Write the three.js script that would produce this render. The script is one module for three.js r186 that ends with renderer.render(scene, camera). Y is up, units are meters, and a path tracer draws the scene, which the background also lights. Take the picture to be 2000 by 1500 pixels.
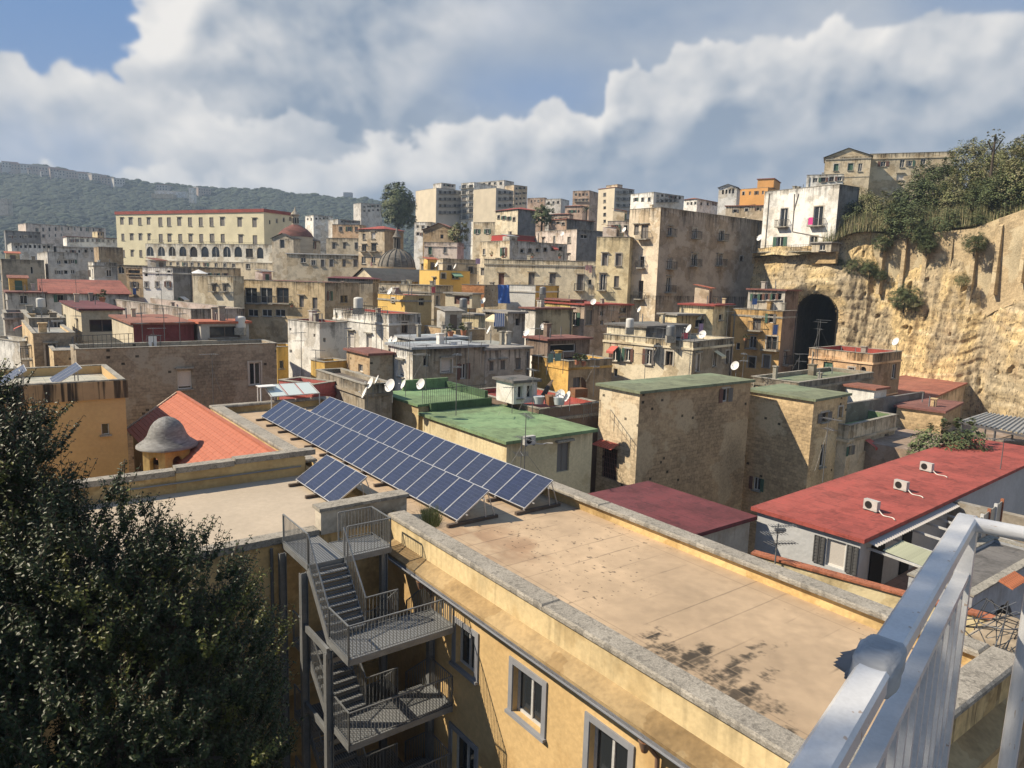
import * as THREE from 'three';
import { mergeGeometries } from 'three/addons/utils/BufferGeometryUtils.js';
import { ImprovedNoise } from 'three/addons/math/ImprovedNoise.js';

// ------------------------------------------------------------------ camera, sky, sun, exposure
const D2R = Math.PI / 180;
const scene = new THREE.Scene();
const camera = new THREE.PerspectiveCamera(56.7, 4 / 3, 0.1, 6000);
camera.position.set(0, 26, 0);
camera.rotation.set(-8.4 * D2R, 0, 1.66 * D2R);
const renderer = new THREE.WebGLRenderer({ antialias: true });
renderer.toneMapping = THREE.LinearToneMapping;
renderer.toneMappingExposure = 1.5;
renderer.shadowMap.enabled = true;

const SUN_AZ = -93, SUN_EL = 41;               // degrees, azimuth measured from the view direction, clockwise
const sunDir = new THREE.Vector3(Math.sin(SUN_AZ * D2R) * Math.cos(SUN_EL * D2R), Math.sin(SUN_EL * D2R), -Math.cos(SUN_AZ * D2R) * Math.cos(SUN_EL * D2R));
const sun = new THREE.DirectionalLight(new THREE.Color().setRGB(1, 0.87, 0.68), 5);
sun.position.copy(sunDir).multiplyScalar(300).add(new THREE.Vector3(0, 20, -80));
sun.target.position.set(0, 20, -80);
sun.castShadow = true;
sun.shadow.camera.left = -160; sun.shadow.camera.right = 160; sun.shadow.camera.top = 160; sun.shadow.camera.bottom = -160;
sun.shadow.camera.far = 700; sun.shadow.mapSize.set(4096, 4096);
scene.add(sun, sun.target);

function mulberry(a) { return () => { a |= 0; a = a + 0x6D2B79F5 | 0; let t = Math.imul(a ^ a >>> 15, 1 | a); t = t + Math.imul(t ^ t >>> 7, 61 | t) ^ t; return ((t ^ t >>> 14) >>> 0) / 4294967296; }; }
const rnd = mulberry(77123);
const hash2 = (x, y, s) => { let h = Math.imul(x | 0, 374761393) + Math.imul(y | 0, 668265263) + Math.imul(s | 0, 1274126177); h = Math.imul(h ^ h >>> 13, 1274126177); return ((h ^ h >>> 16) >>> 0) / 4294967296; };
function vnoise(x, y, px, py, s) {                // value noise, periodic in px, py cells
  const xi = Math.floor(x), yi = Math.floor(y), fx = x - xi, fy = y - yi;
  const m = (a, n) => ((a % n) + n) % n;
  const x0 = m(xi, px), x1 = m(xi + 1, px), y0 = m(yi, py), y1 = m(yi + 1, py);
  const ux = fx * fx * (3 - 2 * fx), uy = fy * fy * (3 - 2 * fy);
  const a = hash2(x0, y0, s), b = hash2(x1, y0, s), c = hash2(x0, y1, s), d = hash2(x1, y1, s);
  return a + (b - a) * ux + (c - a) * uy + (a - b - c + d) * ux * uy;
}
function fbm(u, v, fx, fy, oct, s) {              // u, v in 0..1, tileable
  let a = 0.5, t = 0, n = 0;
  for (let i = 0; i < oct; i++) { t += a * vnoise(u * fx, v * fy, fx, fy, s + i * 17); n += a; a *= 0.5; fx *= 2; fy *= 2; }
  return t / n;
}
const sstep = (a, b, x) => { const t = Math.min(1, Math.max(0, (x - a) / (b - a))); return t * t * (3 - 2 * t); };
const mix = (a, b, t) => a + (b - a) * t;
const pn = new ImprovedNoise();
function fbm3(x, y, z, oct) { let a = 0.5, t = 0; for (let i = 0; i < oct; i++) { t += a * pn.noise(x, y, z); x = x * 2.03 + 7.1; y = y * 2.03 + 3.7; z = z * 2.03 + 11.3; a *= 0.5; } return t; }

// the sky: hazy blue air with towering cumulus, as an equirectangular map
{
  const AIR = .74, W = 2048, H = 1024, data = new Float32Array(W * H * 4);
  // cloud layers are laid out in a tangent grid (gx, gy: 1390 units per radian near the view axis) so that each heap has its place in the sky
  const rightTop = [[-900, 330], [480, 345], [640, 318], [710, 290], [760, 272], [830, 280], [880, 247], [935, 240], [1000, 226], [1060, 222], [1150, 214], [1165, 168], [1205, 146], [1250, 152], [1300, 98], [1360, 86], [1420, 102], [1470, 86], [1540, 72], [1600, 48], [1700, 62], [1770, 50], [1850, 30], [1910, 8], [2000, -6], [2300, 60], [2900, 160], [3600, 90], [6000, 170]];
  const leftTop = [[-6000, 140], [-1500, 60], [-600, 170], [-120, 150], [0, 185], [22, 112], [62, 100], [108, 132], [150, 110], [200, 126], [246, 152], [300, 190], [520, 240], [800, 300], [1200, 420], [6000, 420]];
  const bigLeft = [[-400, 322], [0, 306], [40, 290], [70, 276], [110, 290], [142, 250], [205, 272], [260, 300], [310, 330]];   // left rim of the tall heap: [gy, gx]
  const pl = (a, x) => { if (x <= a[0][0]) return a[0][1]; for (let i = 1; i < a.length; i++) if (x <= a[i][0]) { const t = (x - a[i - 1][0]) / (a[i][0] - a[i - 1][0]); return mix(a[i - 1][1], a[i][1], t * t * (3 - 2 * t)); } return a[a.length - 1][1]; };
  const billow = (x, y, z, f, n = 5) => { let t = 0, a = .5; for (let o = 0; o < n; o++) { t += a * (1 - 2.2 * Math.abs(pn.noise(x * f, y * f, z * f))); f *= 2.05; x += 5.3; y += 2.9; a *= .52; } return t; };
  for (let j = 0; j < H; j++) {
    const el = ((j + .5) / H - .5) * 180;
    for (let i = 0; i < W; i++) {
      // three.js equirectangular: u = atan2(z, x) / 2pi + 0.5
      const th = ((i + .5) / W - .5) * 2 * Math.PI, dx = Math.cos(th), dz = Math.sin(th);
      const az = Math.atan2(dx, -dz) / D2R, k = (j * W + i) * 4, e = Math.max(0, el), hz = Math.exp(-e / 10), hh = Math.exp(-e / 4.5);
      let r = mix(.105, .36, hz), g = mix(.235, .44, hz), b = mix(.49, .57, hz);
      if (el > -4 && el < 75) {
        const ca = Math.cos(Math.min(Math.abs(az), 40) * D2R), ta = Math.tan(Math.min(Math.abs(az), 40) * D2R) + Math.max(0, Math.abs(az) - 40) * D2R * 1.7, gx = 1000 + 1390 * Math.sign(az) * ta;
        const el2 = Math.atan(Math.tan(Math.min(el, 60) * D2R) / ca), gy = 750 - 1390 * Math.tan(Math.min(el2 + 8.4 * D2R, 1.3)) / Math.max(.9, 1) + .029 * (gx - 1000) * (Math.abs(az) < 60 ? 1 : 0);
        const X = 57.3 * Math.sin(az * D2R), Z = 57.3 * Math.cos(az * D2R), Y = el * 1.15;
        const N1 = billow(X, Y, Z, .16), R0 = billow(X, Y, Z, .12, 5), R1 = billow(X - 1.1 * Math.cos(az * D2R), Y + 1.25, Z + 1.1 * Math.sin(az * D2R), .12, 5), N2 = fbm3(X * .09, Y * .16, Z * .09, 4), N3 = fbm3(X * .5, Y * .8, Z * .5 + 4, 5);
        const relief = (R0 - R1) * .62;
        const over = (a, cr, cg, cb) => { r = mix(r, cr, a); g = mix(g, cg, a); b = mix(b, cb, a); };
        const tone = (l, a) => { l = Math.min(1, Math.max(0, l)); over(a, mix(.235, .84, l), mix(.302, .81, l), mix(.398, .77, l)); };
        // high grey-blue sheet, thin over the blue window
        const win = Math.exp(-(((gx - 1030) / 190) ** 2) - (((gy - 185) / 62) ** 2)) + .8 * Math.exp(-(((gx - 1900) / 160) ** 2) - (((gy + 10) / 50) ** 2));
        const sheet = sstep(360, 760, gx + 120 * N2) * (1 - .62 * win);
        const bright = .9 * Math.exp(-(((gx - 890) / 130) ** 2) - (((gy - 25) / 62) ** 2)) + .55 * Math.exp(-(((gx - 1560) / 260) ** 2) - (((gy - 120) / 110) ** 2));
        tone(.14 + .22 * N2 + .10 * N3 + bright * (.65 + .5 * relief), Math.max(0, Math.min(1, (.86 + .3 * N2) * sheet)) * (1 - sstep(50, 75, el)));
        // tall heap at left: crisp lit left rim, fading into the sheet
        { const d = gx - pl(bigLeft, gy) + 95 * (N1 - .28) + 26 * N3, a = sstep(0, 20, d) * (1 - sstep(430, 760, d)) * (1 - sstep(40, 60, el)); if (a > 0) tone(.84 - .62 * sstep(40, 330, d) - .22 * sstep(120, 330, gy) + relief * .9 + .45 * N2 + .10 * N3, a); }
        // low heap at far left
        { const d = gy - pl(leftTop, gx) + 70 * (N1 - .28) + 20 * N3, a = sstep(0, 15, d) * (1 - .55 * sstep(90, 230, d)) * (1 - sstep(420, 800, gx) * .9) * (1 - sstep(40, 60, el)); if (a > 0) tone(.76 - .40 * sstep(20, 190, d) + relief * .9 + .12 * N3, a); }
        // heaped bank at right
        { const d = gy - pl(rightTop, gx) + 80 * (N1 - .28) + 22 * N3, a = sstep(0, 15, d) * (1 - .35 * sstep(150, 330, d)) * (1 - sstep(40, 60, el)); if (a > 0) tone(.74 - .58 * sstep(10, 170, d) + relief * .9 + .30 * N2 + .08 * N3, a); }
        over(.55 * hh, .42, .47, .54);
      }
      if (el < 0) { const t = sstep(0, -8, el); r = mix(r, .16, t); g = mix(g, .15, t); b = mix(b, .13, t); }
      data[k] = r * AIR; data[k + 1] = g * AIR; data[k + 2] = b * AIR; data[k + 3] = 1;
    }
  }
  const sky = new THREE.DataTexture(data, W, H, THREE.RGBAFormat, THREE.FloatType);
  sky.mapping = THREE.EquirectangularReflectionMapping; sky.magFilter = THREE.LinearFilter; sky.minFilter = THREE.LinearFilter;
  sky.colorSpace = THREE.LinearSRGBColorSpace; sky.needsUpdate = true;
  scene.background = sky; scene.environment = sky; scene.environmentIntensity = 1; scene.backgroundIntensity = 1;
}
scene.fog = new THREE.FogExp2(new THREE.Color().setRGB(.34, .43, .55), 0.00028);

// ------------------------------------------------------------------ procedural textures
function tex(size, fn, srgb, rep = 1) {
  const d = new Uint8Array(size * size * 4);
  for (let j = 0; j < size; j++) for (let i = 0; i < size; i++) { const c = fn(i / size, j / size), k = (j * size + i) * 4; d[k] = Math.max(0, Math.min(255, c[0] * 255)); d[k + 1] = Math.max(0, Math.min(255, c[1] * 255)); d[k + 2] = Math.max(0, Math.min(255, c[2] * 255)); d[k + 3] = 255; }
  const t = new THREE.DataTexture(d, size, size, THREE.RGBAFormat); t.wrapS = t.wrapT = THREE.RepeatWrapping; t.magFilter = THREE.LinearFilter; t.minFilter = THREE.LinearMipmapLinearFilter; t.generateMipmaps = true;
  if (srgb) t.colorSpace = THREE.SRGBColorSpace; t.repeat.set(rep, rep); t.needsUpdate = true; return t;
}
const T = {};
// wall maps cover 12 m x 12 m, v = 1 at the top edge of a wall
T.clean = tex(512, (u, v) => { const a = fbm(u, v, 6, 6, 6, 1), f = fbm(u, v, 90, 90, 2, 4); const s = .90 + .12 * (a - .5) + .06 * (f - .5); return [s, s, s * .995]; }, true, 1 / 12);
T.plain = tex(1024, (u, v) => {
  const a = fbm(u, v, 5, 5, 6, 11), f = fbm(u, v, 120, 120, 2, 14), p = sstep(.56, .68, fbm(u, v, 9, 7, 5, 23));
  const st = fbm(u, v, 90, 5, 4, 31) * sstep(.80, .99, v + .25 * (fbm(u, v, 16, 3, 3, 8) - .5));
  let s = .90 + .20 * (a - .5) + .10 * (f - .5) - .06 * p - .28 * Math.max(0, st - .42);
  return [s, s * (1 - .02 * p), s * (1 - .05 * p)];
}, true, 1 / 12);
const stainFn = (q, gr, dr, pe) => (u, v) => {
  const S = q * 1000;
  const a = fbm(u, v, 5, 5, 6, 41 + S), b = fbm(u, v, 17, 15, 5, 43 + S), f = fbm(u, v, 140, 140, 2, 47 + S), n = fbm(u, v, 34, 34, 4, 45 + S);
  const peel = sstep(.585, .605, fbm(u, v, 6, 8, 7, 53 + S)), grime = sstep(.50, .66, fbm(u, v, 8, 7, 7, 59 + S)), pale = sstep(.56, .60, fbm(u, v, 5, 6, 7, 63 + S));
  const edge = v + .30 * (fbm(u, v, 22, 2, 4, 67 + S) - .5), drip = sstep(.52, .66, fbm(u, v, 90, 4, 5, 61 + S)) * sstep(.80, .97, edge), rim = sstep(.94, 1.0, v + .10 * (n - .5));
  let s = .94 + .20 * (a - .5) + .14 * (b - .5) + .14 * (f - .5) + .12 * (n - .5) - gr * grime + .07 * pale - dr * drip - .16 * rim * n * 1.6;
  const pq = peel * pe; return [s - pq * .8, s - pq * 1.0, s - pq * 1.3];
};
T.stain = tex(1024, stainFn(0, .10, .22, .10), true, 1 / 12); T.stain2 = tex(1024, stainFn(1, .08, .30, .11), true, 1 / 12); T.stain3 = tex(1024, stainFn(2, .13, .16, .06), true, 1 / 12);
T.tuff = tex(1024, (u, v) => {                     // coursed tuff blocks 0.25 m high, too small to pick apart
  const rows = 48, y = v * rows, rI = Math.floor(y), cols = 26, x = u * cols + (rI % 2) * .5 + .3 * (hash2(rI, 3, 5) - .5), cI = Math.floor(x);
  const fx = Math.abs(x - cI - .5) * 2, fy = Math.abs(y - rI - .5) * 2;
  const tone = hash2(((cI % cols) + cols) % cols, rI, 7), worn = fbm(u, v, 6, 6, 5, 83);
  const joint = Math.max(sstep(.86, 1, fx) * .7, sstep(.74, 1, fy)) * sstep(.30, .58, worn);
  const a = fbm(u, v, 4, 4, 6, 87), f = fbm(u, v, 110, 110, 3, 89), pl = sstep(.54, .60, fbm(u, v, 5, 6, 6, 97));
  let s = .86 + .40 * (a - .5) + .26 * (f - .5) + .13 * (tone - .5) * (1 - pl) - .12 * joint * (1 - pl) + .07 * pl;
  const hole = hash2(((cI % cols) + cols) % cols, rI, 19) > .985 && fx < .5 && fy < .7 ? .5 : 0;
  s -= hole; return [s, s * (1 - .03 * (1 - pl)), s * (1 - .06 * (1 - pl))];
}, true, 1 / 12);
T.band = tex(512, (u, v) => { const d = sstep(.40, .66, fbm(u, v, 46, 2, 4, 171)), a = fbm(u, v, 8, 8, 5, 173); const s = .95 + .3 * (a - .5) - .62 * d; return [s, s * .97, s * .93]; }, true, 1 / 6);
T.roof = tex(1024, (u, v) => {                     // 9 m of rolled membrane: overlaps each metre, mended patches, dried puddles
  const a = fbm(u, v, 5, 5, 6, 101), f = fbm(u, v, 100, 100, 3, 103), p = sstep(.54, .60, fbm(u, v, 9, 10, 6, 107)), q = sstep(.60, .64, fbm(u, v, 23, 19, 5, 109)), fade = sstep(.45, .62, fbm(u, v, 3, 4, 6, 113));
  const x = u * 9, k = Math.floor(x), seam = 1 - sstep(.012, .03, Math.abs(x - k - .5 + .02 * (fbm(u, v, 3, 30, 3, 117) - .5))), y = v * 3 + .37 * k, cross = 1 - sstep(.006, .012, Math.abs(y - Math.floor(y) - .5));
  const s = .90 + .20 * (a - .5) + .14 * (f - .5) - .07 * p - .08 * q + .05 * fade - .13 * seam * (.4 + a) - .10 * cross + .05 * (hash2(k, Math.floor(y), 5) - .5), d = .05 * fade; return [s + d * .2, s + d, s + d];
}, true, 1 / 9);
T.rock = tex(1024, (u, v) => { const c1 = 1 - sstep(0, .05, Math.abs(fbm(u, v, 5, 7, 6, 301) - .5)), c2 = 1 - sstep(0, .035, Math.abs(fbm(u, v, 9, 4, 6, 305) - .5)), l = fbm(u, v, 4, 44, 5, 309), f = fbm(u, v, 90, 90, 4, 311), h = sstep(.66, .70, fbm(u, v, 40, 34, 4, 313)); const s = .94 + .22 * (l - .5) + .24 * (f - .5) - .12 * c1 - .10 * c2 - .26 * h; return [s, s * .985, s * .96]; }, true, 1 / 11);
T.stone = tex(512, (u, v) => { const a = fbm(u, v, 5, 5, 6, 131), f = fbm(u, v, 120, 120, 3, 133), l = sstep(.55, .68, fbm(u, v, 26, 26, 5, 137)); const s = .86 + .22 * (a - .5) + .36 * (f - .5) - .14 * l; return [s, s, s * .98]; }, true, 1 / 3);
T.bumpFine = tex(512, (u, v) => { const s = .5 + .5 * (fbm(u, v, 40, 40, 4, 141) - .5) + .3 * (fbm(u, v, 6, 6, 4, 143) - .5); return [s, s, s]; }, false, 1 / 4);
T.metal = tex(256, (u, v) => { const s = .86 + .22 * (fbm(u, v, 6, 6, 5, 151) - .5) + .10 * (fbm(u, v, 60, 60, 2, 153) - .5); return [s, s, s]; }, true, 1 / 2);
T.rust = tex(256, (u, v) => { const p = sstep(.52, .66, fbm(u, v, 7, 7, 5, 161)), s = .85 + .2 * (fbm(u, v, 40, 40, 3, 163) - .5); return [s, s * (1 - .18 * p), s * (1 - .34 * p)]; }, true, 1 / 2);

const C3 = (r, g, b) => new THREE.Color().setRGB(r, g, b);
const PAL = {
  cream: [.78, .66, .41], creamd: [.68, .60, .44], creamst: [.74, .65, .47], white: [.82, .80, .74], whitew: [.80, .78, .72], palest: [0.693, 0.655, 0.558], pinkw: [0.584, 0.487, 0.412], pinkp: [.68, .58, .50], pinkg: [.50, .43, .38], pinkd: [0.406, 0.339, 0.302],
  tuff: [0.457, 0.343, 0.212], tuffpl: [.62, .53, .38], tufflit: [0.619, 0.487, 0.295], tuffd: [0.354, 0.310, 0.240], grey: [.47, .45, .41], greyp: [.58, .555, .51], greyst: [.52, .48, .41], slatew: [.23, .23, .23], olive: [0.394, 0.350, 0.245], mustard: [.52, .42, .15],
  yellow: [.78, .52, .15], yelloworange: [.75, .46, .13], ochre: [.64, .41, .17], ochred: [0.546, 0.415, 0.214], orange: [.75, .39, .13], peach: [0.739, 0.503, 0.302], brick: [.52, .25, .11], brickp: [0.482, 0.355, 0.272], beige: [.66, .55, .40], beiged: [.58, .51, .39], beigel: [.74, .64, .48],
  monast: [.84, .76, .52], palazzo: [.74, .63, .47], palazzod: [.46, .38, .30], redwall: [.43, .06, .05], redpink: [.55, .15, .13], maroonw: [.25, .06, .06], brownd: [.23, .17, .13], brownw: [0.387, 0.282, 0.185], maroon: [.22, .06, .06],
};
const RPAL = {
  concrete: [.40, .36, .30], grey: [.33, .31, .28], greyd: [.17, .16, .15], greym: [.36, .38, .40], green: [.21, .30, .15], greygreen: [.21, .235, .145], red: [.37, .078, .06], redworn: [.36, .13, .09], redbrown: [.30, .12, .08], brownred: [.24, .10, .08], maroon: [.15, .035, .04], tile: [.50, .15, .08], tilered: [.32, .10, .07], slate: [.065, .062, .06], whiter: [.66, .65, .62], pave: [.44, .39, .32], tuff: [.34, .27, .17], brownd: [.15, .12, .10],
};
const mats = new Map();
function mat(key, make) { if (!mats.has(key)) mats.set(key, make()); return mats.get(key); }
const std = (c, o = {}) => new THREE.MeshStandardMaterial({ color: C3(...c), roughness: .9, ...o });
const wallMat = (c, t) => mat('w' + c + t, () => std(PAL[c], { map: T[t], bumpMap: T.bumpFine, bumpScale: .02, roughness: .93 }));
const roofMat = c => mat('r' + c, () => std(RPAL[c], { map: T.roof, bumpMap: T.bumpFine, bumpScale: .015, roughness: .88 }));
const M = {
  frame: std([.60, .58, .54], { roughness: .6 }), frameDark: std([.12, .09, .07], { roughness: .7 }), stone: std([.42, .39, .34], { map: T.stone }),
  glass: new THREE.MeshPhysicalMaterial({ color: C3(.022, .026, .03), roughness: .08, specularIntensity: .9 }),
  dark: std([.012, .011, .010], { roughness: 1 }), shutter: std([.17, .155, .14], { roughness: .8 }), shutterGreen: std([.06, .13, .09], { roughness: .8 }), shutterBrown: std([.16, .08, .06], { roughness: .8 }), blind: std([.62, .58, .53], { roughness: .7 }),
  iron: std([.05, .05, .05], { roughness: .6 }), galv: std([.29, .30, .305], { map: T.metal, roughness: .5, metalness: .35 }), galvDark: std([.20, .20, .20], { map: T.metal, roughness: .55, metalness: .3 }), whitePaint: std([.70, .70, .68], { map: T.metal, roughness: .35 }),
  dish: std([.68, .67, .64], { roughness: .55 }), wood: std([.13, .095, .07], { map: T.metal }), cloth: std([.7, .68, .64]), awning: std([.45, .10, .07], { map: T.metal, roughness: .8 }),
};
// ------------------------------------------------------------------ helpers
const used = new Map();
function numbered(n) { const k = used.get(n) || 0; used.set(n, k + 1); return k ? n + '_' + String(k).padStart(3, '0') : n; }
function shade(o) { o.castShadow = true; o.receiveShadow = true; return o; }
function part(name, geo, material, parent) { const m = shade(new THREE.Mesh(geo, material)); m.name = name; parent.add(m); return m; }
function tag(o, label, category, group) { o.userData.label = label; o.userData.category = category; if (group) o.userData.group = group; return o; }
function thing(name, label, category, [x, y, z] = [0, 0, 0], turn = 0, group) { const g = new THREE.Group(); g.name = numbered(name); g.position.set(x, y, z); g.rotation.y = turn; tag(g, label, category, group); scene.add(g); return g; }
function copy(o, pos, turn, label, group) { const c = o.clone(); c.userData = { ...o.userData }; c.name = numbered(o.name.replace(/_\d\d\d$/, '')); c.position.set(...pos); c.rotation.y = turn; if (label) c.userData.label = label; if (group) c.userData.group = group; scene.add(c); return c; }
function nth(i, n) { return i === 0 ? 'leftmost' : i === n - 1 ? 'rightmost' : ['', 'second', 'third', 'fourth', 'fifth', 'sixth', 'seventh', 'eighth', 'ninth', 'tenth', 'eleventh', 'twelfth', 'thirteenth', 'fourteenth', 'fifteenth', 'sixteenth', 'seventeenth', 'eighteenth', 'nineteenth'][i] + ' from left'; }
// mesh builder: quads with metre uv
class GB {
  constructor() { this.p = []; this.n = []; this.t = []; this.i = []; }
  quad(a, b, c, d, uvs) {                          // counter-clockwise seen from outside
    const k = this.p.length / 3, e1 = [b[0] - a[0], b[1] - a[1], b[2] - a[2]], e2 = [d[0] - a[0], d[1] - a[1], d[2] - a[2]];
    let nx = e1[1] * e2[2] - e1[2] * e2[1], ny = e1[2] * e2[0] - e1[0] * e2[2], nz = e1[0] * e2[1] - e1[1] * e2[0]; const l = Math.hypot(nx, ny, nz) || 1; nx /= l; ny /= l; nz /= l;
    const L1 = Math.hypot(...e1), L2 = Math.hypot(...e2);
    this.p.push(...a, ...b, ...c, ...d); for (let q = 0; q < 4; q++) this.n.push(nx, ny, nz);
    this.t.push(...(uvs || [0, 0, L1, 0, L1, L2, 0, L2])); this.i.push(k, k + 1, k + 2, k, k + 2, k + 3); return this;
  }
  tri(a, b, c) { const k = this.p.length / 3, e1 = [b[0] - a[0], b[1] - a[1], b[2] - a[2]], e2 = [c[0] - a[0], c[1] - a[1], c[2] - a[2]]; let n = [e1[1] * e2[2] - e1[2] * e2[1], e1[2] * e2[0] - e1[0] * e2[2], e1[0] * e2[1] - e1[1] * e2[0]]; const l = Math.hypot(...n) || 1; n = n.map(q => q / l); this.p.push(...a, ...b, ...c); for (let q = 0; q < 3; q++) this.n.push(...n); const L = Math.hypot(...e1); this.t.push(0, 0, L, 0, L / 2, Math.hypot(...e2)); this.i.push(k, k + 1, k + 2); return this; }
  box(x0, y0, z0, x1, y1, z1) {
    this.quad([x0, y0, z1], [x1, y0, z1], [x1, y1, z1], [x0, y1, z1]); this.quad([x1, y0, z0], [x0, y0, z0], [x0, y1, z0], [x1, y1, z0]);
    this.quad([x0, y0, z0], [x0, y0, z1], [x0, y1, z1], [x0, y1, z0]); this.quad([x1, y0, z1], [x1, y0, z0], [x1, y1, z0], [x1, y1, z1]);
    this.quad([x0, y1, z1], [x1, y1, z1], [x1, y1, z0], [x0, y1, z0]); this.quad([x0, y0, z0], [x1, y0, z0], [x1, y0, z1], [x0, y0, z1]); return this;
  }
  bar(a, b, w, h = w) {                            // beam between two points
    const A = new THREE.Vector3(...a), B = new THREE.Vector3(...b), d = B.clone().sub(A).normalize(); let up = Math.abs(d.y) > .95 ? new THREE.Vector3(1, 0, 0) : new THREE.Vector3(0, 1, 0);
    const s = new THREE.Vector3().crossVectors(d, up).normalize().multiplyScalar(w / 2); up = new THREE.Vector3().crossVectors(s, d).normalize().multiplyScalar(h / 2);
    const c = (P, i, j) => [P.x + s.x * i + up.x * j, P.y + s.y * i + up.y * j, P.z + s.z * i + up.z * j];
    const f = [[-1, -1], [1, -1], [1, 1], [-1, 1]];
    for (let k = 0; k < 4; k++) { const [i, j] = f[k], [m, n] = f[(k + 1) % 4]; this.quad(c(A, m, n), c(A, i, j), c(B, i, j), c(B, m, n)); }
    this.quad(c(A, -1, -1), c(A, 1, -1), c(A, 1, 1), c(A, -1, 1)); this.quad(c(B, 1, -1), c(B, -1, -1), c(B, -1, 1), c(B, 1, 1)); return this;
  }
  geo() { const g = new THREE.BufferGeometry(); g.setAttribute('position', new THREE.Float32BufferAttribute(this.p, 3)); g.setAttribute('normal', new THREE.Float32BufferAttribute(this.n, 3)); g.setAttribute('uv', new THREE.Float32BufferAttribute(this.t, 2)); g.setIndex(this.i); return g; }
}
const boxGeo = (...a) => new GB().box(...a).geo();
// a wall along +x from x0 to x1, facing +z, with real openings; arch openings get a round head
function wallGeo(gb, x0, x1, y0, y1, holes, depth, place, uo, top) {
  const xs = [x0, x1], ys = [y0, y1]; for (const h of holes) { xs.push(h[0], h[2]); ys.push(h[1], h[3]); }
  const uq = a => [...new Set(a.map(v => Math.round(v * 1000) / 1000))].sort((p, q) => p - q); const X = uq(xs), Y = uq(ys);
  const q = (a, b, c, d, uv) => gb.quad(place(...a), place(...b), place(...c), place(...d), uv);
  const UV = (xa, ya, xb, yb) => [uo + xa, 12 + ya - top, uo + xb, 12 + ya - top, uo + xb, 12 + yb - top, uo + xa, 12 + yb - top];
  for (let i = 0; i + 1 < X.length; i++) for (let j = 0; j + 1 < Y.length; j++) {
    const cx = (X[i] + X[i + 1]) / 2, cy = (Y[j] + Y[j + 1]) / 2; if (cx < x0 || cx > x1 || cy < y0 || cy > y1) continue;
    if (holes.some(h => cx > h[0] && cx < h[2] && cy > h[1] && cy < h[3])) continue;
    q([X[i], Y[j], 0], [X[i + 1], Y[j], 0], [X[i + 1], Y[j + 1], 0], [X[i], Y[j + 1], 0], UV(X[i], Y[j], X[i + 1], Y[j + 1]));
  }
  for (const [a, b, c, d, arch] of holes) {
    const z = -depth;
    q([a, b, z], [a, b, 0], [a, d, 0], [a, d, z].map((v, k) => v), UV(a, b, a + depth, d).slice()); q([c, b, 0], [c, b, z], [c, d, z], [c, d, 0], UV(c, b, c + depth, d));
    q([a, b, z], [c, b, z], [c, b, 0], [a, b, 0], UV(a, b, c, b + depth)); q([a, d, 0], [c, d, 0], [c, d, z], [a, d, z], UV(a, d, c, d + depth));
    if (arch) {                                    // spandrels turn the square head into a round one
      const r = (c - a) / 2, mx = (a + c) / 2, sy = d - r, N = 10;
      for (let k = 0; k < N; k++) {
        const t0 = Math.PI * k / N, t1 = Math.PI * (k + 1) / N, p0 = [mx + r * Math.cos(t0), sy + r * Math.sin(t0)], p1 = [mx + r * Math.cos(t1), sy + r * Math.sin(t1)];
        q([p1[0], p1[1], 0], [p0[0], p0[1], 0], [p0[0], d, 0], [p1[0], d, 0], [uo + p1[0], 12 + p1[1] - top, uo + p0[0], 12 + p0[1] - top, uo + p0[0], 12 + d - top, uo + p1[0], 12 + d - top]);
        q([p0[0], p0[1], 0], [p1[0], p1[1], 0], [p1[0], p1[1], z], [p0[0], p0[1], z]);
      }
    }
  }
}
Object.assign(PAL, { ochreh: [.64, .435, .20], greyh: [.50, .51, .52], blueg: [.42, .44, .47] });
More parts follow.
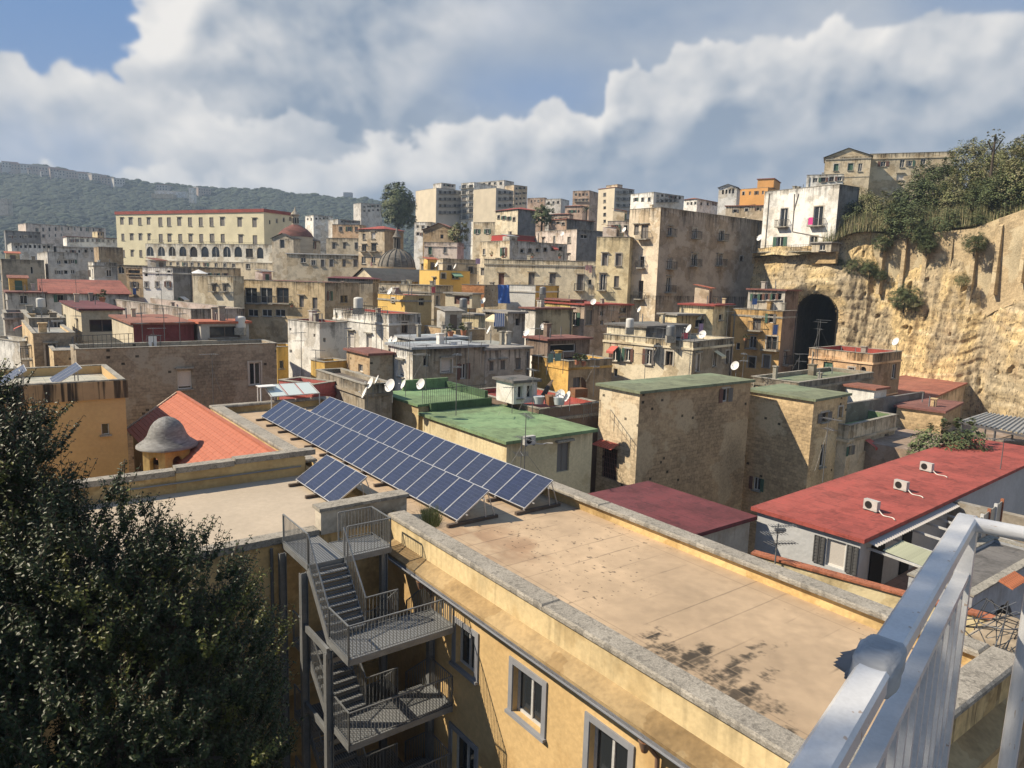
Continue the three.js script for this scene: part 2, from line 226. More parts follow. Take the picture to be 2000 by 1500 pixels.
const BUILDINGS=[
{"n":"green_roof_house","l":"cream house with flat bright green roof right behind the solar panels","c":"house","x":-0.19,"z":-38.0,"y":-1,"h":18.1,"yaw":-37,"u":9.19,"v":6.41,"w":"cream","r":"slab","rc":"green","ph":0.5,"t":"plain","tag":"green roof house","W":[["R",4.13,16.79,0.95,1.73,"S"]]},
{"n":"tuff_block","l":"tall windowless brown stone block with grey-green flat roof","c":"house","x":8.2,"z":-45.0,"y":-1,"h":20.0,"yaw":-37,"u":3.67,"v":11.83,"w":"tuffpl","r":"slab","rc":"greygreen","ph":0.5,"t":"tuff","w2":"tuff","tag":"tall brown block","W":[["R",8.89,19.2,0.71,0.97,"D"],["L",2.43,14.83,1.45,2.18,"G"]]},
{"n":"tuff_block","l":"sunlit pale stone block with narrow shaded side behind the red roof","c":"house","x":21.52,"z":-50.0,"y":-1,"h":19.03,"yaw":-40,"u":5.23,"v":5.13,"w":"tufflit","r":"slab","rc":"greygreen","ph":0.5,"t":"tuff","tag":"pale stone block","W":[["R",1.75,17.66,1.01,0.7,"D"],["R",4.16,17.81,0.58,0.8,"D"],["R",2.07,14.74,0.79,1.75,"D"],["L",3.92,11.98,0.6,1.03,"F"]]},
{"n":"low_annex","l":"low stained annex with green terrace floor and white parapet","c":"house","x":25.13,"z":-52.0,"y":-1,"h":16.9,"yaw":-40,"u":9,"v":8.43,"w":"tuffpl","r":"flat","rc":"green","ph":0.7,"t":"stain","tag":"green terrace annex","W":[["R",0.57,14.95,0.68,0.73,"D"],["R",3.3,14.95,0.73,0.76,"D"],["R",6.84,15.08,0.79,0.79,"D"],["L",1.75,15.11,0.9,1.03,"K"],["L",1.57,11.88,0.82,1.28,"S"],["L",4.57,15.07,0.79,1.04,"K"],["L",4.58,11.79,0.8,1.21,"B"],["L",7.11,15.07,0.86,1.66,"K"],["L",7.51,11.76,0.78,1.31,"K"]]},
{"n":"ruined_block","l":"ruined yellow stone block with crumbling corner beside leafy tree","c":"house","x":35.69,"z":-58.0,"y":-1,"h":17.08,"yaw":-48,"u":3.47,"v":6.9,"w":"tufflit","r":"slab","rc":"brownred","ph":0.5,"t":"tuff","w2":"tuff"},
{"n":"long_shed","l":"long shed with worn red roof below the cliff","c":"house","x":37.12,"z":-66.0,"y":-1,"h":15.91,"yaw":-48,"u":7,"v":148.07,"w":"pinkw","r":"slab","rc":"redworn","ph":0.5,"t":"stain"},
{"n":"maroon_roof_house","l":"low house with dark maroon flat roof at foot of brown block","c":"house","x":4.64,"z":-26.41,"y":-1,"h":16.5,"yaw":-37,"u":6.2,"v":8.0,"w":"grey","r":"slab","rc":"maroon","ph":0.5,"t":"plain","tag":"maroon roof"},
{"n":"stone_house","l":"long rough brown stone house with small roller-blind window","c":"house","x":-30.28,"z":-49.0,"y":-1,"h":21.28,"yaw":-37,"u":3.62,"v":13.94,"w":"tuffd","r":"flat","rc":"grey","ph":0.25,"t":"tuff","tag":"long stone house","W":[["R",6.94,18.73,1.01,1.41,"B"],["R",12.17,18.91,0.89,1.82,"F"]]},
{"n":"roof_hut","l":"maroon roof hut with rust-red top on long stone house","c":"house","x":-29.96,"z":-56.0,"y":19.72,"h":1.86,"yaw":-37,"u":11.02,"v":4.46,"w":"creamd","r":"slab","rc":"redbrown","ph":0.5,"t":"plain","w2":"maroon","tag":"maroon roof hut"},
{"n":"roof_shed","l":"open roof shed under orange tile lean-to roof","c":"house","x":-25.51,"z":-58.0,"y":19.87,"h":1.8,"yaw":-37,"u":3,"v":3.84,"w":"grey","r":"slab","rc":"tile","ph":0.5,"t":"plain","tag":"tile lean-to","W":[["R",1.9,1.08,2.46,0.94,"D"]]},
{"n":"corner_house","l":"crumbling narrow tan house with tall bare side wall","c":"house","x":-37.93,"z":-56.0,"y":-1,"h":21.63,"yaw":-37,"u":16.57,"v":2.84,"w":"tufflit","r":"flat","rc":"grey","ph":0.2,"t":"tuff","w2":"tuffd","tag":"crumbling tan house","W":[["L",3.31,19.79,0.95,1.0,"K"],["L",2.59,16.45,0.87,1.12,"S"],["L",8.17,19.87,0.93,1.27,"B"],["L",8.65,16.43,0.69,1.19,"F"],["L",13.94,16.48,0.84,1.2,"S"],["R",1.12,19.89,0.68,1.75,"S"],["R",1.33,16.49,0.95,1.74,"K"]]},
{"n":"stair_tower","l":"small square tower stub with pale corner beside stone house","c":"house","x":-34.45,"z":-53.0,"y":-1,"h":20.65,"yaw":-37,"u":5.61,"v":2.0,"w":"tufflit","r":"flat","rc":"grey","ph":0.1,"t":"tuff","w2":"tuff","tag":"tower stub"},
{"n":"weathered_house","l":"pale streaked wall house at far left edge","c":"house","x":-43.22,"z":-62.0,"y":-1,"h":20.3,"yaw":-60,"u":6.13,"v":2.0,"w":"white","r":"flat","rc":"grey","ph":0.3,"t":"stain","tag":"streaked house","W":[["L",1.67,15.15,0.71,1.53,"K"],["L",4.68,18.52,0.94,1.19,"F"]]},
{"n":"flat_house","l":"flat house with thin dark red roof edge and dark awning","c":"house","x":-42.52,"z":-70.0,"y":-1,"h":22.74,"yaw":-37,"u":19.49,"v":3.66,"w":"creamd","r":"slab","rc":"maroon","ph":0.5,"t":"plain","tag":"thin-roof house","W":[["R",1.77,21.2,2.24,1.23,"D"],["L",3.42,20.98,0.65,1.04,"B"],["L",15.92,20.85,0.8,1.19,"F"],["L",15.39,17.68,0.71,1.06,"S"]]},
{"n":"grey_house","l":"low grey house with dark openings behind tan tower","c":"house","x":-43.62,"z":-64.0,"y":-1,"h":22.23,"yaw":-37,"u":14.03,"v":2.82,"w":"tuffd","r":"flat","rc":"grey","ph":0.5,"t":"stain","tag":"low grey house","W":[["R",2.15,21.27,0.64,1.31,"D"],["L",2.27,20.45,0.8,1.45,"S"],["L",1.73,17.08,0.97,1.42,"B"],["L",7.63,20.46,0.7,1.22,"S"],["L",6.81,17.09,0.76,1.14,"S"],["L",11.48,20.53,0.97,1.07,"K"],["L",12.18,17.18,0.86,1.55,"D"]]},
{"n":"grey_house","l":"grey streaked block at left edge below red tiles","c":"house","x":-50.1,"z":-70.0,"y":-1,"h":22.22,"yaw":-37,"u":6,"v":2.0,"w":"grey","r":"flat","rc":"maroon","ph":0.2,"t":"stain","tag":"streaked block","W":[["L",1.73,17.15,0.88,1.51,"S"]]},
{"n":"large_flat_house","l":"broad house with pink-grey parapet and maroon roof","c":"house","x":-36.22,"z":-80.0,"y":-1,"h":22.6,"yaw":-45,"u":32.48,"v":6.2,"w":"pinkg","r":"flat","rc":"maroon","ph":0.9,"t":"stain","w2":"pinkg","tag":"pink parapet house","W":[["L",19.49,20.42,3.27,0.95,"D"],["R",1.87,17.58,0.88,1.75,"S"]]},
{"n":"tiled_house","l":"long low house with faded red tile roof","c":"house","x":-62.2,"z":-95.0,"y":-1,"h":23.39,"yaw":-37,"u":9,"v":9.82,"w":"greyp","r":"shed","rc":"tilered","ph":0.5,"t":"stain","tag":"red tiled house","W":[["R",1.58,22.66,0.7,0.96,"D"],["R",5.3,22.72,0.61,0.84,"D"],["L",1.72,21.64,0.67,1.23,"B"],["L",4.4,21.65,0.83,1.74,"S"],["L",7.41,21.64,0.79,1.75,"B"],["L",7.08,18.28,0.74,1.68,"S"]]},
{"n":"grey_house","l":"small grey house with white shuttered window at left","c":"house","x":-65.25,"z":-92.0,"y":-1,"h":23.36,"yaw":-37,"u":8,"v":4.09,"w":"grey","r":"slab","rc":"brownred","ph":0.5,"t":"stain","tag":"small grey house","W":[["R",1.7,22.51,0.88,1.19,"F"],["R",3.7,22.53,0.34,0.81,"D"],["L",0.98,21.54,0.86,1.29,"B"],["L",6.49,21.53,0.72,1.19,"S"],["L",6.64,18.31,0.63,1.28,"S"]]},
{"n":"ochre_back_house","l":"pale yellow house with two balconies below the arches","c":"house","x":-39.25,"z":-100.0,"y":-1,"h":26.22,"yaw":-66,"u":7.7,"v":2.0,"w":"creamd","r":"flat","rc":"grey","ph":0.5,"t":"stain","tag":"balcony house","W":[["L",3.62,24.55,0.78,1.01,"K"],["L",1.49,24.61,0.77,1.0,"K"]]},
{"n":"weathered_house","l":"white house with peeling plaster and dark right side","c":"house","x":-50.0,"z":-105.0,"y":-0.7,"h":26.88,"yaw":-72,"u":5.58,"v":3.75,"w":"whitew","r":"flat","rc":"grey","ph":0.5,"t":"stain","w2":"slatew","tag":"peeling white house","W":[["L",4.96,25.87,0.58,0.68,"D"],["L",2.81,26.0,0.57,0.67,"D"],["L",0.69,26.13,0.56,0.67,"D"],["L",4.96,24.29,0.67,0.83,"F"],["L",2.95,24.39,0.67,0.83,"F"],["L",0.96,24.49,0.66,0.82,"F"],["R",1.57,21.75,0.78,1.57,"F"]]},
{"n":"ruin_house","l":"narrow stone house left of the peeling white house","c":"house","x":-55.98,"z":-108.0,"y":-0.54,"h":26.52,"yaw":-70,"u":3.26,"v":2.0,"w":"tuff","r":"flat","rc":"grey","ph":0.5,"t":"stain","tag":"narrow stone house","W":[["L",1.66,25.76,2.25,0.92,"D"],["L",1.78,24.03,0.82,0.92,"F"]]},
{"n":"white_cube","l":"small white and grey cube house at left","c":"house","x":-69.18,"z":-118.0,"y":0.01,"h":26.73,"yaw":-37,"u":6.58,"v":3.49,"w":"white","r":"flat","rc":"grey","ph":0.3,"t":"stain","w2":"greyp","tag":"white cube house","W":[["L",1.38,24.9,0.9,1.44,"F"],["L",1.35,21.55,0.68,1.49,"B"],["L",4.9,24.87,0.86,1.2,"D"],["L",5.28,21.57,0.85,1.65,"S"],["R",2.19,25.0,0.8,1.15,"D"]]},
{"n":"grey_house","l":"broad dull brown block at far left","c":"house","x":-89.29,"z":-125.0,"y":0.38,"h":26.48,"yaw":-37,"u":8,"v":6.26,"w":"tuffd","r":"flat","rc":"grey","ph":0.5,"t":"stain","tag":"dull brown block","W":[["R",4.33,24.68,0.38,1.26,"D"],["L",1.67,21.46,0.81,1.09,"S"],["L",3.88,24.65,0.86,1.56,"S"],["L",4.4,21.43,0.9,1.76,"B"],["L",6.67,24.63,0.66,1.36,"S"]]},
{"n":"grey_apartment","l":"grey concrete apartment house with loggias","c":"house","x":-84.43,"z":-130.0,"y":0.67,"h":27.74,"yaw":-37,"u":26.1,"v":4.76,"w":"greyp","r":"flat","rc":"grey","ph":0.5,"t":"stain","tag":"grey loggia house","W":[["R",1.7,25.98,0.63,0.74,"D"],["R",2.78,26.07,0.64,0.74,"D"],["R",3.87,26.15,0.65,0.74,"D"],["R",1.6,24.13,0.63,0.74,"D"],["R",2.68,24.21,0.64,0.74,"D"],["R",3.77,24.29,0.65,0.75,"D"],["L",3.08,25.92,0.85,1.35,"S"],["L",3.85,22.6,0.66,1.28,"D"],["L",12.13,22.6,0.72,1.11,"B"],["L",21.26,26.01,0.81,1.06,"F"],["L",21.57,22.63,0.66,1.17,"B"]]},
{"n":"grey_apartment","l":"pale modern block with white balcony band at left","c":"house","x":-118.72,"z":-170.0,"y":2.86,"h":28.18,"yaw":-37,"u":25.53,"v":8.34,"w":"white","r":"flat","rc":"grey","ph":0.5,"t":"stain","tag":"white band block","W":[["R",0.94,27.28,0.5,0.72,"D"],["R",1.84,27.35,0.5,0.72,"D"],["R",2.75,27.43,0.51,0.72,"D"],["R",3.66,27.51,0.51,0.72,"D"],["R",4.58,27.51,0.51,0.72,"D"],["R",5.51,27.51,0.52,0.73,"D"],["R",6.44,27.51,0.52,0.73,"D"],["R",7.38,27.51,0.52,0.73,"D"]]},
{"n":"dark_apartment","l":"dark slate coloured modern block on left edge","c":"house","x":-141.13,"z":-200.0,"y":4.51,"h":30.71,"yaw":-37,"u":10,"v":8.16,"w":"slatew","r":"flat","rc":"grey","ph":0.5,"t":"stain","tag":"slate block","W":[["R",1.05,28.96,0.58,0.7,"D"],["R",2.23,29.06,0.59,0.7,"D"],["R",3.41,29.15,0.59,0.7,"D"],["R",4.6,29.25,0.6,0.71,"D"],["R",5.79,29.35,0.6,0.71,"D"],["R",7.0,29.44,0.6,0.71,"D"]]},
{"n":"white_shed","l":"long white roofed shed in front of yellow monastery","c":"house","x":-111.33,"z":-175.0,"y":3.18,"h":27.47,"yaw":-37,"u":12,"v":8.65,"w":"greyp","r":"slab","rc":"whiter","ph":0.5,"t":"stain","W":[["R",2.05,26.22,0.53,0.74,"D"],["R",3.39,26.34,0.54,0.74,"D"],["R",4.75,26.46,0.54,0.75,"D"],["R",6.12,26.59,0.55,0.75,"D"],["R",7.5,26.72,0.55,0.75,"D"]]},
{"n":"stone_wing","l":"bare stone wing left of yellow monastery","c":"house","x":-95.37,"z":-165.0,"y":2.67,"h":27.87,"yaw":-37,"u":8,"v":4.98,"w":"tuff","r":"flat","rc":"grey","ph":0.5,"t":"stain"},
{"n":"pink_terrace","l":"long white building with oval windows and red roof","c":"house","x":-145.97,"z":-235.0,"y":6.54,"h":28.91,"yaw":-37,"u":12,"v":14.7,"w":"white","r":"slab","rc":"brownred","ph":0.5,"t":"stain","W":[["R",1.36,27.67,0.57,0.99,"F"],["R",2.83,27.8,0.58,0.99,"F"],["R",4.32,27.92,0.58,0.99,"F"],["R",5.82,28.04,0.59,1.0,"F"],["R",7.33,28.16,0.59,1.0,"F"],["R",8.85,28.15,0.59,1.0,"F"],["R",10.38,28.15,0.6,1.01,"F"],["R",11.92,28.15,0.6,1.01,"F"],["R",13.48,28.15,0.61,1.02,"F"]]},
{"n":"pale_palazzo","l":"long pale pink palace with a row of narrow windows","c":"house","x":-209.75,"z":-310.0,"y":10.62,"h":32.93,"yaw":-45,"u":15,"v":30.77,"w":"pinkp","r":"flat","rc":"grey","ph":0.5,"t":"stain","W":[["R",3.94,30.41,0.57,1.52,"D"],["R",6.28,30.68,0.57,1.53,"D"],["R",8.64,30.95,0.58,1.54,"D"],["R",11.03,31.22,0.58,1.55,"D"],["R",13.44,31.49,0.59,1.55,"D"],["R",15.88,31.77,0.6,1.56,"D"],["R",18.34,31.85,0.6,1.57,"D"],["R",20.83,31.84,0.61,1.58,"D"],["R",23.35,31.84,0.62,1.59,"D"],["R",25.9,31.83,0.62,1.6,"D"],["R",28.47,31.83,0.63,1.6,"D"],["R",6.26,27.95,0.57,1.31,"D"],["R",8.5,28.23,0.58,1.32,"D"],["R",10.77,28.52,0.58,1.33,"D"],["R",13.06,28.81,0.59,1.33,"D"]]},
{"n":"roof_block","l":"small cream roof block behind the pale palace","c":"house","x":-144.56,"z":-250.0,"y":7.46,"h":30.62,"yaw":-45,"u":6,"v":2.07,"w":"cream","r":"flat","rc":"grey","ph":0.5,"t":"stain","W":[["R",0.36,29.8,0.48,1.04,"D"],["R",1.25,29.8,0.48,1.05,"D"]]},
{"n":"retaining_wall","l":"old stone wall with blind arches below monastery terrace","c":"wall","x":-58.83,"z":-150.0,"y":2.2,"h":24.32,"yaw":-84,"u":27.5,"v":3.31,"w":"tuff","r":"flat","rc":"tuff","ph":0.1,"t":"stain","W":[["L",24.96,23.26,1.39,1.5,"A"],["L",5.34,22.69,0.68,0.96,"D"],["L",3.53,22.74,0.68,0.95,"D"],["L",1.73,22.79,0.67,0.95,"D"]]},
{"n":"monastery","l":"long yellow monastery with three rows of windows and red roof","c":"monastery","x":-67.81,"z":-195.0,"y":12,"h":29.81,"yaw":-65,"u":59.03,"v":11.75,"w":"monast","r":"slab","rc":"red","ph":0.5,"t":"clean","th":0.85,"W":[["L",56.43,27.82,1.6,2.11,"S"],["L",52.57,27.79,1.58,2.1,"S"],["L",48.55,27.76,1.55,2.08,"S"],["L",44.81,27.73,1.53,2.06,"S"],["L",39.85,27.55,1.71,2.48,"S"],["L",36.24,27.52,1.69,2.46,"S"],["L",32.06,27.49,1.66,2.44,"S"],["L",27.74,27.46,1.63,2.42,"S"],["L",23.5,27.43,1.6,2.4,"S"],["L",19.33,27.4,1.57,2.38,"S"],["L",15.24,27.37,1.55,2.36,"S"],["L",8.76,27.19,1.69,2.47,"S"],["L",3.37,27.01,1.65,2.44,"S"],["L",56.33,23.13,1.37,1.97,"S"],["L",52.46,23.13,1.35,1.96,"S"],["L",48.65,23.14,1.33,1.95,"S"],["L",44.9,23.14,1.31,1.93,"S"],["L",39.93,22.86,1.72,2.35,"S"],["L",36.31,22.87,1.69,2.34,"S"],["L",31.9,22.87,1.66,2.32,"S"],["L",27.78,22.88,1.64,2.3,"S"],["L",23.52,22.89,1.61,2.28,"S"],["L",19.34,22.9,1.58,2.26,"S"],["L",15.23,22.91,1.55,2.24,"S"],["L",8.55,22.65,1.7,2.34,"S"],["L",3.33,22.53,1.66,2.32,"S"],["L",56.47,18.25,1.38,1.99,"S"],["L",52.59,18.29,1.36,1.97,"S"],["L",48.76,18.33,1.34,1.96,"S"],["R",2.18,27.31,0.57,1.09,"D"],["R",4.82,27.8,0.58,1.1,"D"],["R",7.52,28.3,0.6,1.11,"D"],["R",10.29,28.81,0.61,1.13,"D"]]},
{"n":"arcade","l":"pale stone arcade with round arches carrying the monastery terrace","c":"arcade","x":-63.3,"z":-188.0,"y":28.26,"h":4.73,"yaw":-65,"u":47.91,"v":4,"w":"palest","r":"terrace","rc":"pave","ph":0.7,"t":"stain","W":[["L",46.13,2.57,2.98,2.75,"A"],["L",41.49,2.61,2.93,2.73,"A"],["L",37.15,2.66,2.87,2.7,"A"],["L",32.88,2.7,2.82,2.68,"A"],["L",28.69,2.6,2.97,2.93,"A"],["L",24.37,2.64,2.92,2.91,"A"],["L",20.32,2.69,2.87,2.88,"A"],["L",16.16,2.73,2.81,2.86,"A"],["L",12.07,2.77,2.76,2.83,"A"],["L",8.06,2.54,2.53,2.27,"D"],["L",4.29,2.58,2.31,2.92,"A"]]},
{"n":"basement","l":"weathered stone basement with small windows under the arcade","c":"basement","x":-62.46,"z":-186.0,"y":10,"h":18.24,"yaw":-65,"u":47.96,"v":5,"w":"tuffpl","r":"flat","rc":"grey","ph":0.1,"t":"stain","W":[["L",46.23,17.44,1.06,1.01,"F"],["L",43.35,17.44,1.04,1.0,"F"],["L",40.49,17.44,1.03,1.0,"F"],["L",37.67,17.45,1.02,0.99,"F"],["L",34.89,17.45,1.01,0.98,"F"],["L",32.14,17.45,1.0,0.98,"F"],["L",29.41,17.45,0.98,0.97,"F"],["L",26.72,17.46,0.97,0.97,"F"],["L",24.06,17.46,0.96,0.96,"F"],["L",20.29,17.39,1.14,1.09,"F"],["L",17.09,17.4,1.12,1.08,"F"],["L",13.94,17.4,1.11,1.08,"F"],["L",8.84,17.28,1.44,1.33,"D"]]},
{"n":"church","l":"church front with small pediment and red dome behind monastery","c":"church","x":-54.12,"z":-176.0,"y":12,"h":22.15,"yaw":-70,"u":6.34,"v":11.06,"w":"beiged","r":"gable","rc":"slate","ph":0.5,"t":"stain","W":[["L",3.33,20.86,1.36,2.09,"D"],["R",5.03,20.96,1.04,1.76,"D"],["R",7.99,21.01,1.07,1.79,"D"]]},
{"n":"long_gallery","l":"long low building with white roof band and grey windows","c":"house","x":-32.24,"z":-150.0,"y":3.49,"h":26.41,"yaw":-80,"u":16.48,"v":2.24,"w":"tuffpl","r":"slab","rc":"whiter","ph":0.5,"t":"stain","W":[["L",8.41,24.63,0.8,1.49,"S"],["L",6.46,24.68,0.8,1.48,"S"],["L",3.62,24.75,0.79,1.48,"S"],["L",1.13,24.81,0.79,1.47,"S"],["L",12.78,25.16,1.16,1.07,"F"],["L",10.48,24.68,0.92,1.06,"D"]]},
{"n":"stone_house","l":"tan house with three small windows behind the long gallery","c":"house","x":-37.2,"z":-172.0,"y":5.45,"h":28.97,"yaw":-78,"u":8.56,"v":2.95,"w":"tuffpl","r":"flat","rc":"grey","ph":0.5,"t":"stain","W":[["L",6.58,27.17,0.8,1.45,"S"],["L",3.81,27.23,0.79,1.44,"S"],["L",0.79,27.28,0.78,1.44,"S"]]},
{"n":"stone_house","l":"orange-tan upper house with three windows by the brick palazzo","c":"house","x":-40.95,"z":-190.0,"y":7.07,"h":31.78,"yaw":-78,"u":7.82,"v":3.91,"w":"peach","r":"flat","rc":"grey","ph":0.5,"t":"stain","W":[["L",5.49,30.65,0.87,1.19,"D"],["L",3.17,30.68,0.87,1.19,"D"],["L",1.01,30.71,0.86,1.18,"D"]]},
{"n":"brick_palazzo","l":"red-roofed palazzo with brick corner strips and white balconies","c":"palazzo","x":-26.34,"z":-145.0,"y":10,"h":25.14,"yaw":-60,"u":6.89,"v":5.97,"w":"beige","r":"hip","rc":"red","ph":0.5,"t":"stain","w2":"tuff","W":[["L",5.38,23.66,0.82,1.13,"S"],["L",2.93,23.85,1.08,1.32,"B"],["L",5.38,21.4,1.24,1.34,"K"],["L",2.8,21.51,1.35,1.53,"K"],["L",5.53,18.93,1.1,1.45,"F"],["L",2.93,18.96,1.08,1.43,"F"]]},
{"n":"modern_tower","l":"slim grey modern block on the left hilltop","c":"house","x":-70.64,"z":-330.0,"y":18.8,"h":39.27,"yaw":-37,"u":8,"v":10.43,"w":"greyp","r":"flat","rc":"grey","ph":0.5,"t":"stain","W":[["R",1.75,37.6,1.01,0.91,"D"],["R",3.94,37.93,1.01,0.91,"D"],["R",6.14,38.27,1.02,0.91,"D"],["R",8.37,38.51,1.03,0.92,"D"],["R",1.75,35.79,1.01,0.91,"D"],["R",3.94,36.11,1.01,0.91,"D"],["R",6.14,36.44,1.02,0.92,"D"],["R",8.37,36.77,1.03,0.92,"D"]]},
{"n":"white_block","l":"white box house below the far hill","c":"house","x":-71.28,"z":-255.0,"y":10.98,"h":35.14,"yaw":-37,"u":7.79,"v":7.17,"w":"white","r":"flat","rc":"grey","ph":0.5,"t":"stain","tag":"white box house","W":[["L",5.35,33.99,1.47,0.71,"D"],["L",1.96,33.83,1.44,0.71,"D"],["R",1.1,33.99,0.75,0.7,"D"],["R",2.48,34.15,0.75,0.71,"D"],["R",3.86,34.31,0.76,0.71,"D"],["R",5.25,34.47,0.76,0.71,"D"]]},
{"n":"white_block","l":"low pale block with long roof band near the modern tower","c":"house","x":-58.99,"z":-240.0,"y":10.67,"h":33.17,"yaw":-37,"u":8,"v":8.01,"w":"greyp","r":"flat","rc":"grey","ph":0.5,"t":"stain","W":[["R",1.43,32.44,0.72,0.5,"D"],["R",2.78,32.58,0.72,0.5,"D"],["R",4.15,32.62,0.73,0.5,"D"],["R",5.52,32.62,0.73,0.5,"D"],["R",6.9,32.62,0.74,0.5,"D"]]},
{"n":"slate_church_roof","l":"dark gabled church roof below the grey dome","c":"church","x":-21.61,"z":-112.0,"y":0.14,"h":24.99,"yaw":-37,"u":9,"v":11.79,"w":"tuffpl","r":"gableR","rc":"slate","ph":0.5,"t":"stain","W":[["R",2.21,24.08,0.54,0.4,"D"],["R",4.02,24.23,0.55,0.4,"D"],["R",5.86,24.38,0.56,0.41,"D"],["L",1.09,19.85,0.86,1.76,"D"],["L",4.05,23.17,0.79,1.24,"F"],["L",4.11,19.8,0.61,1.01,"F"],["L",7.09,23.11,0.83,1.32,"B"],["L",7.93,19.83,0.63,1.12,"K"]]},
{"n":"tan_house","l":"plain tan stone house behind yellow shop house","c":"house","x":-12.59,"z":-125.0,"y":1.97,"h":27.16,"yaw":-37,"u":8,"v":7.16,"w":"tuffpl","r":"flat","rc":"grey","ph":0.5,"t":"stain","W":[["L",1.66,25.35,0.68,1.42,"D"],["L",0.96,22.14,0.77,1.1,"F"],["L",3.98,25.45,0.69,1.17,"K"],["L",6.95,25.36,0.97,1.65,"S"],["L",6.7,22.08,0.9,1.01,"F"],["R",1.41,25.35,0.9,1.47,"K"],["R",1.47,22.02,0.69,1.67,"S"],["R",5.83,25.39,0.97,1.12,"K"],["R",6.22,22.03,1.0,1.02,"K"]]},
{"n":"yellow_house","l":"low bright yellow house with dark window and dish","c":"house","x":-11.39,"z":-108.0,"y":-0.06,"h":27.01,"yaw":-37,"u":6,"v":5.51,"w":"yellow","r":"flat","rc":"grey","ph":0.5,"t":"clean","tag":"low yellow house","W":[["R",0.73,26.2,0.72,0.76,"D"],["R",2.91,26.17,1.29,0.77,"D"],["L",1.39,25.18,0.86,1.39,"S"],["L",1.74,21.96,0.81,1.73,"D"],["L",4.61,21.87,0.7,1.12,"F"]]},
{"n":"pink_house","l":"small faded pink house with one green shutter","c":"house","x":-11.37,"z":-140.0,"y":3.95,"h":28.66,"yaw":-72,"u":7.06,"v":3.42,"w":"pinkp","r":"flat","rc":"grey","ph":0.5,"t":"stain","tag":"green-shutter house","W":[["L",5.72,27.11,0.77,1.58,"V"],["L",2.56,27.35,0.65,1.37,"F"]]},
{"n":"brick_gable","l":"half ruined brick gable house above the pink house","c":"house","x":-12.71,"z":-152.0,"y":5.41,"h":30.29,"yaw":-72,"u":7.53,"v":2.82,"w":"tuff","r":"gable","rc":"redbrown","ph":0.5,"t":"stain","W":[["L",3.13,28.99,0.7,0.85,"D"]]},
{"n":"white_house","l":"bright white house with many small windows","c":"house","x":-20.23,"z":-172.0,"y":7.23,"h":31.47,"yaw":-66,"u":4.67,"v":4.84,"w":"white","r":"flat","rc":"grey","ph":0.5,"t":"stain","tag":"many-window white house","W":[["L",3.66,30.42,0.71,0.72,"D"],["L",2.24,30.35,0.71,0.72,"D"],["L",0.83,30.29,0.7,0.71,"D"],["L",3.64,28.74,0.71,0.72,"D"],["L",2.22,28.68,0.71,0.72,"D"],["L",0.8,28.62,0.7,0.72,"D"]]},
{"n":"tower_block","l":"beige tower block with blank lit end wall by big tree","c":"tower block","x":-31.69,"z":-285.0,"y":24,"h":36.16,"yaw":-37,"u":16.22,"v":12.31,"w":"beigel","r":"flat","rc":"grey","ph":0.5,"t":"clean","w2":"greyp","W":[["R",1.88,34.59,1.16,1.17,"K"],["R",4.09,34.79,1.17,1.17,"K"],["R",6.33,35.0,1.18,1.18,"K"],["R",8.59,35.21,1.19,1.18,"K"],["R",10.87,35.26,1.21,1.19,"K"],["R",1.92,32.06,1.16,1.17,"K"],["R",4.14,32.25,1.17,1.18,"K"],["R",6.38,32.45,1.18,1.18,"K"],["R",8.64,32.65,1.2,1.19,"K"],["R",10.92,32.84,1.21,1.19,"K"],["R",1.96,29.52,1.16,1.17,"K"],["R",4.18,29.7,1.18,1.18,"K"],["R",6.43,29.89,1.19,1.18,"K"],["R",8.69,30.07,1.2,1.19,"K"],["R",10.98,30.26,1.21,1.19,"K"],["R",2.0,26.97,1.17,1.18,"K"],["R",4.23,27.14,1.18,1.18,"K"],["R",6.47,27.32,1.19,1.19,"K"],["R",8.74,27.49,1.2,1.19,"K"],["R",11.03,27.67,1.21,1.2,"K"]]},
{"n":"roof_storey","l":"set-back top storey of the beige tower block","c":"penthouse","x":-30.24,"z":-290.0,"y":60.81,"h":1.97,"yaw":-37,"u":6.35,"v":6.69,"w":"greyp","r":"flat","rc":"grey","ph":0.5,"t":"stain","W":[["R",1.43,1.27,0.95,0.79,"D"],["R",3.33,1.27,0.95,0.79,"D"],["R",5.24,1.27,0.96,0.79,"D"]]},
{"n":"tower_block","l":"white tower block with lit blank wall and balcony stacks","c":"tower block","x":-8.09,"z":-275.0,"y":24,"h":35.59,"yaw":-50,"u":11.6,"v":10.14,"w":"beigel","r":"flat","rc":"grey","ph":0.5,"t":"clean","w2":"greyp","W":[["R",2.1,34.14,1.46,1.12,"K"],["R",5.19,34.56,1.49,1.13,"K"],["R",8.34,34.72,1.51,1.14,"K"],["R",2.2,31.7,1.46,1.13,"K"],["R",5.3,32.1,1.49,1.14,"K"],["R",8.45,32.52,1.52,1.15,"K"],["R",2.29,29.25,1.47,1.13,"K"],["R",5.4,29.64,1.49,1.14,"K"],["R",8.56,30.03,1.52,1.15,"K"],["R",2.39,26.79,1.47,1.14,"K"],["R",5.5,27.16,1.5,1.14,"K"],["R",8.67,27.53,1.52,1.15,"K"],["R",2.49,24.33,1.47,1.14,"K"],["R",5.6,24.68,1.5,1.15,"K"],["R",8.77,25.03,1.52,1.16,"K"]]},
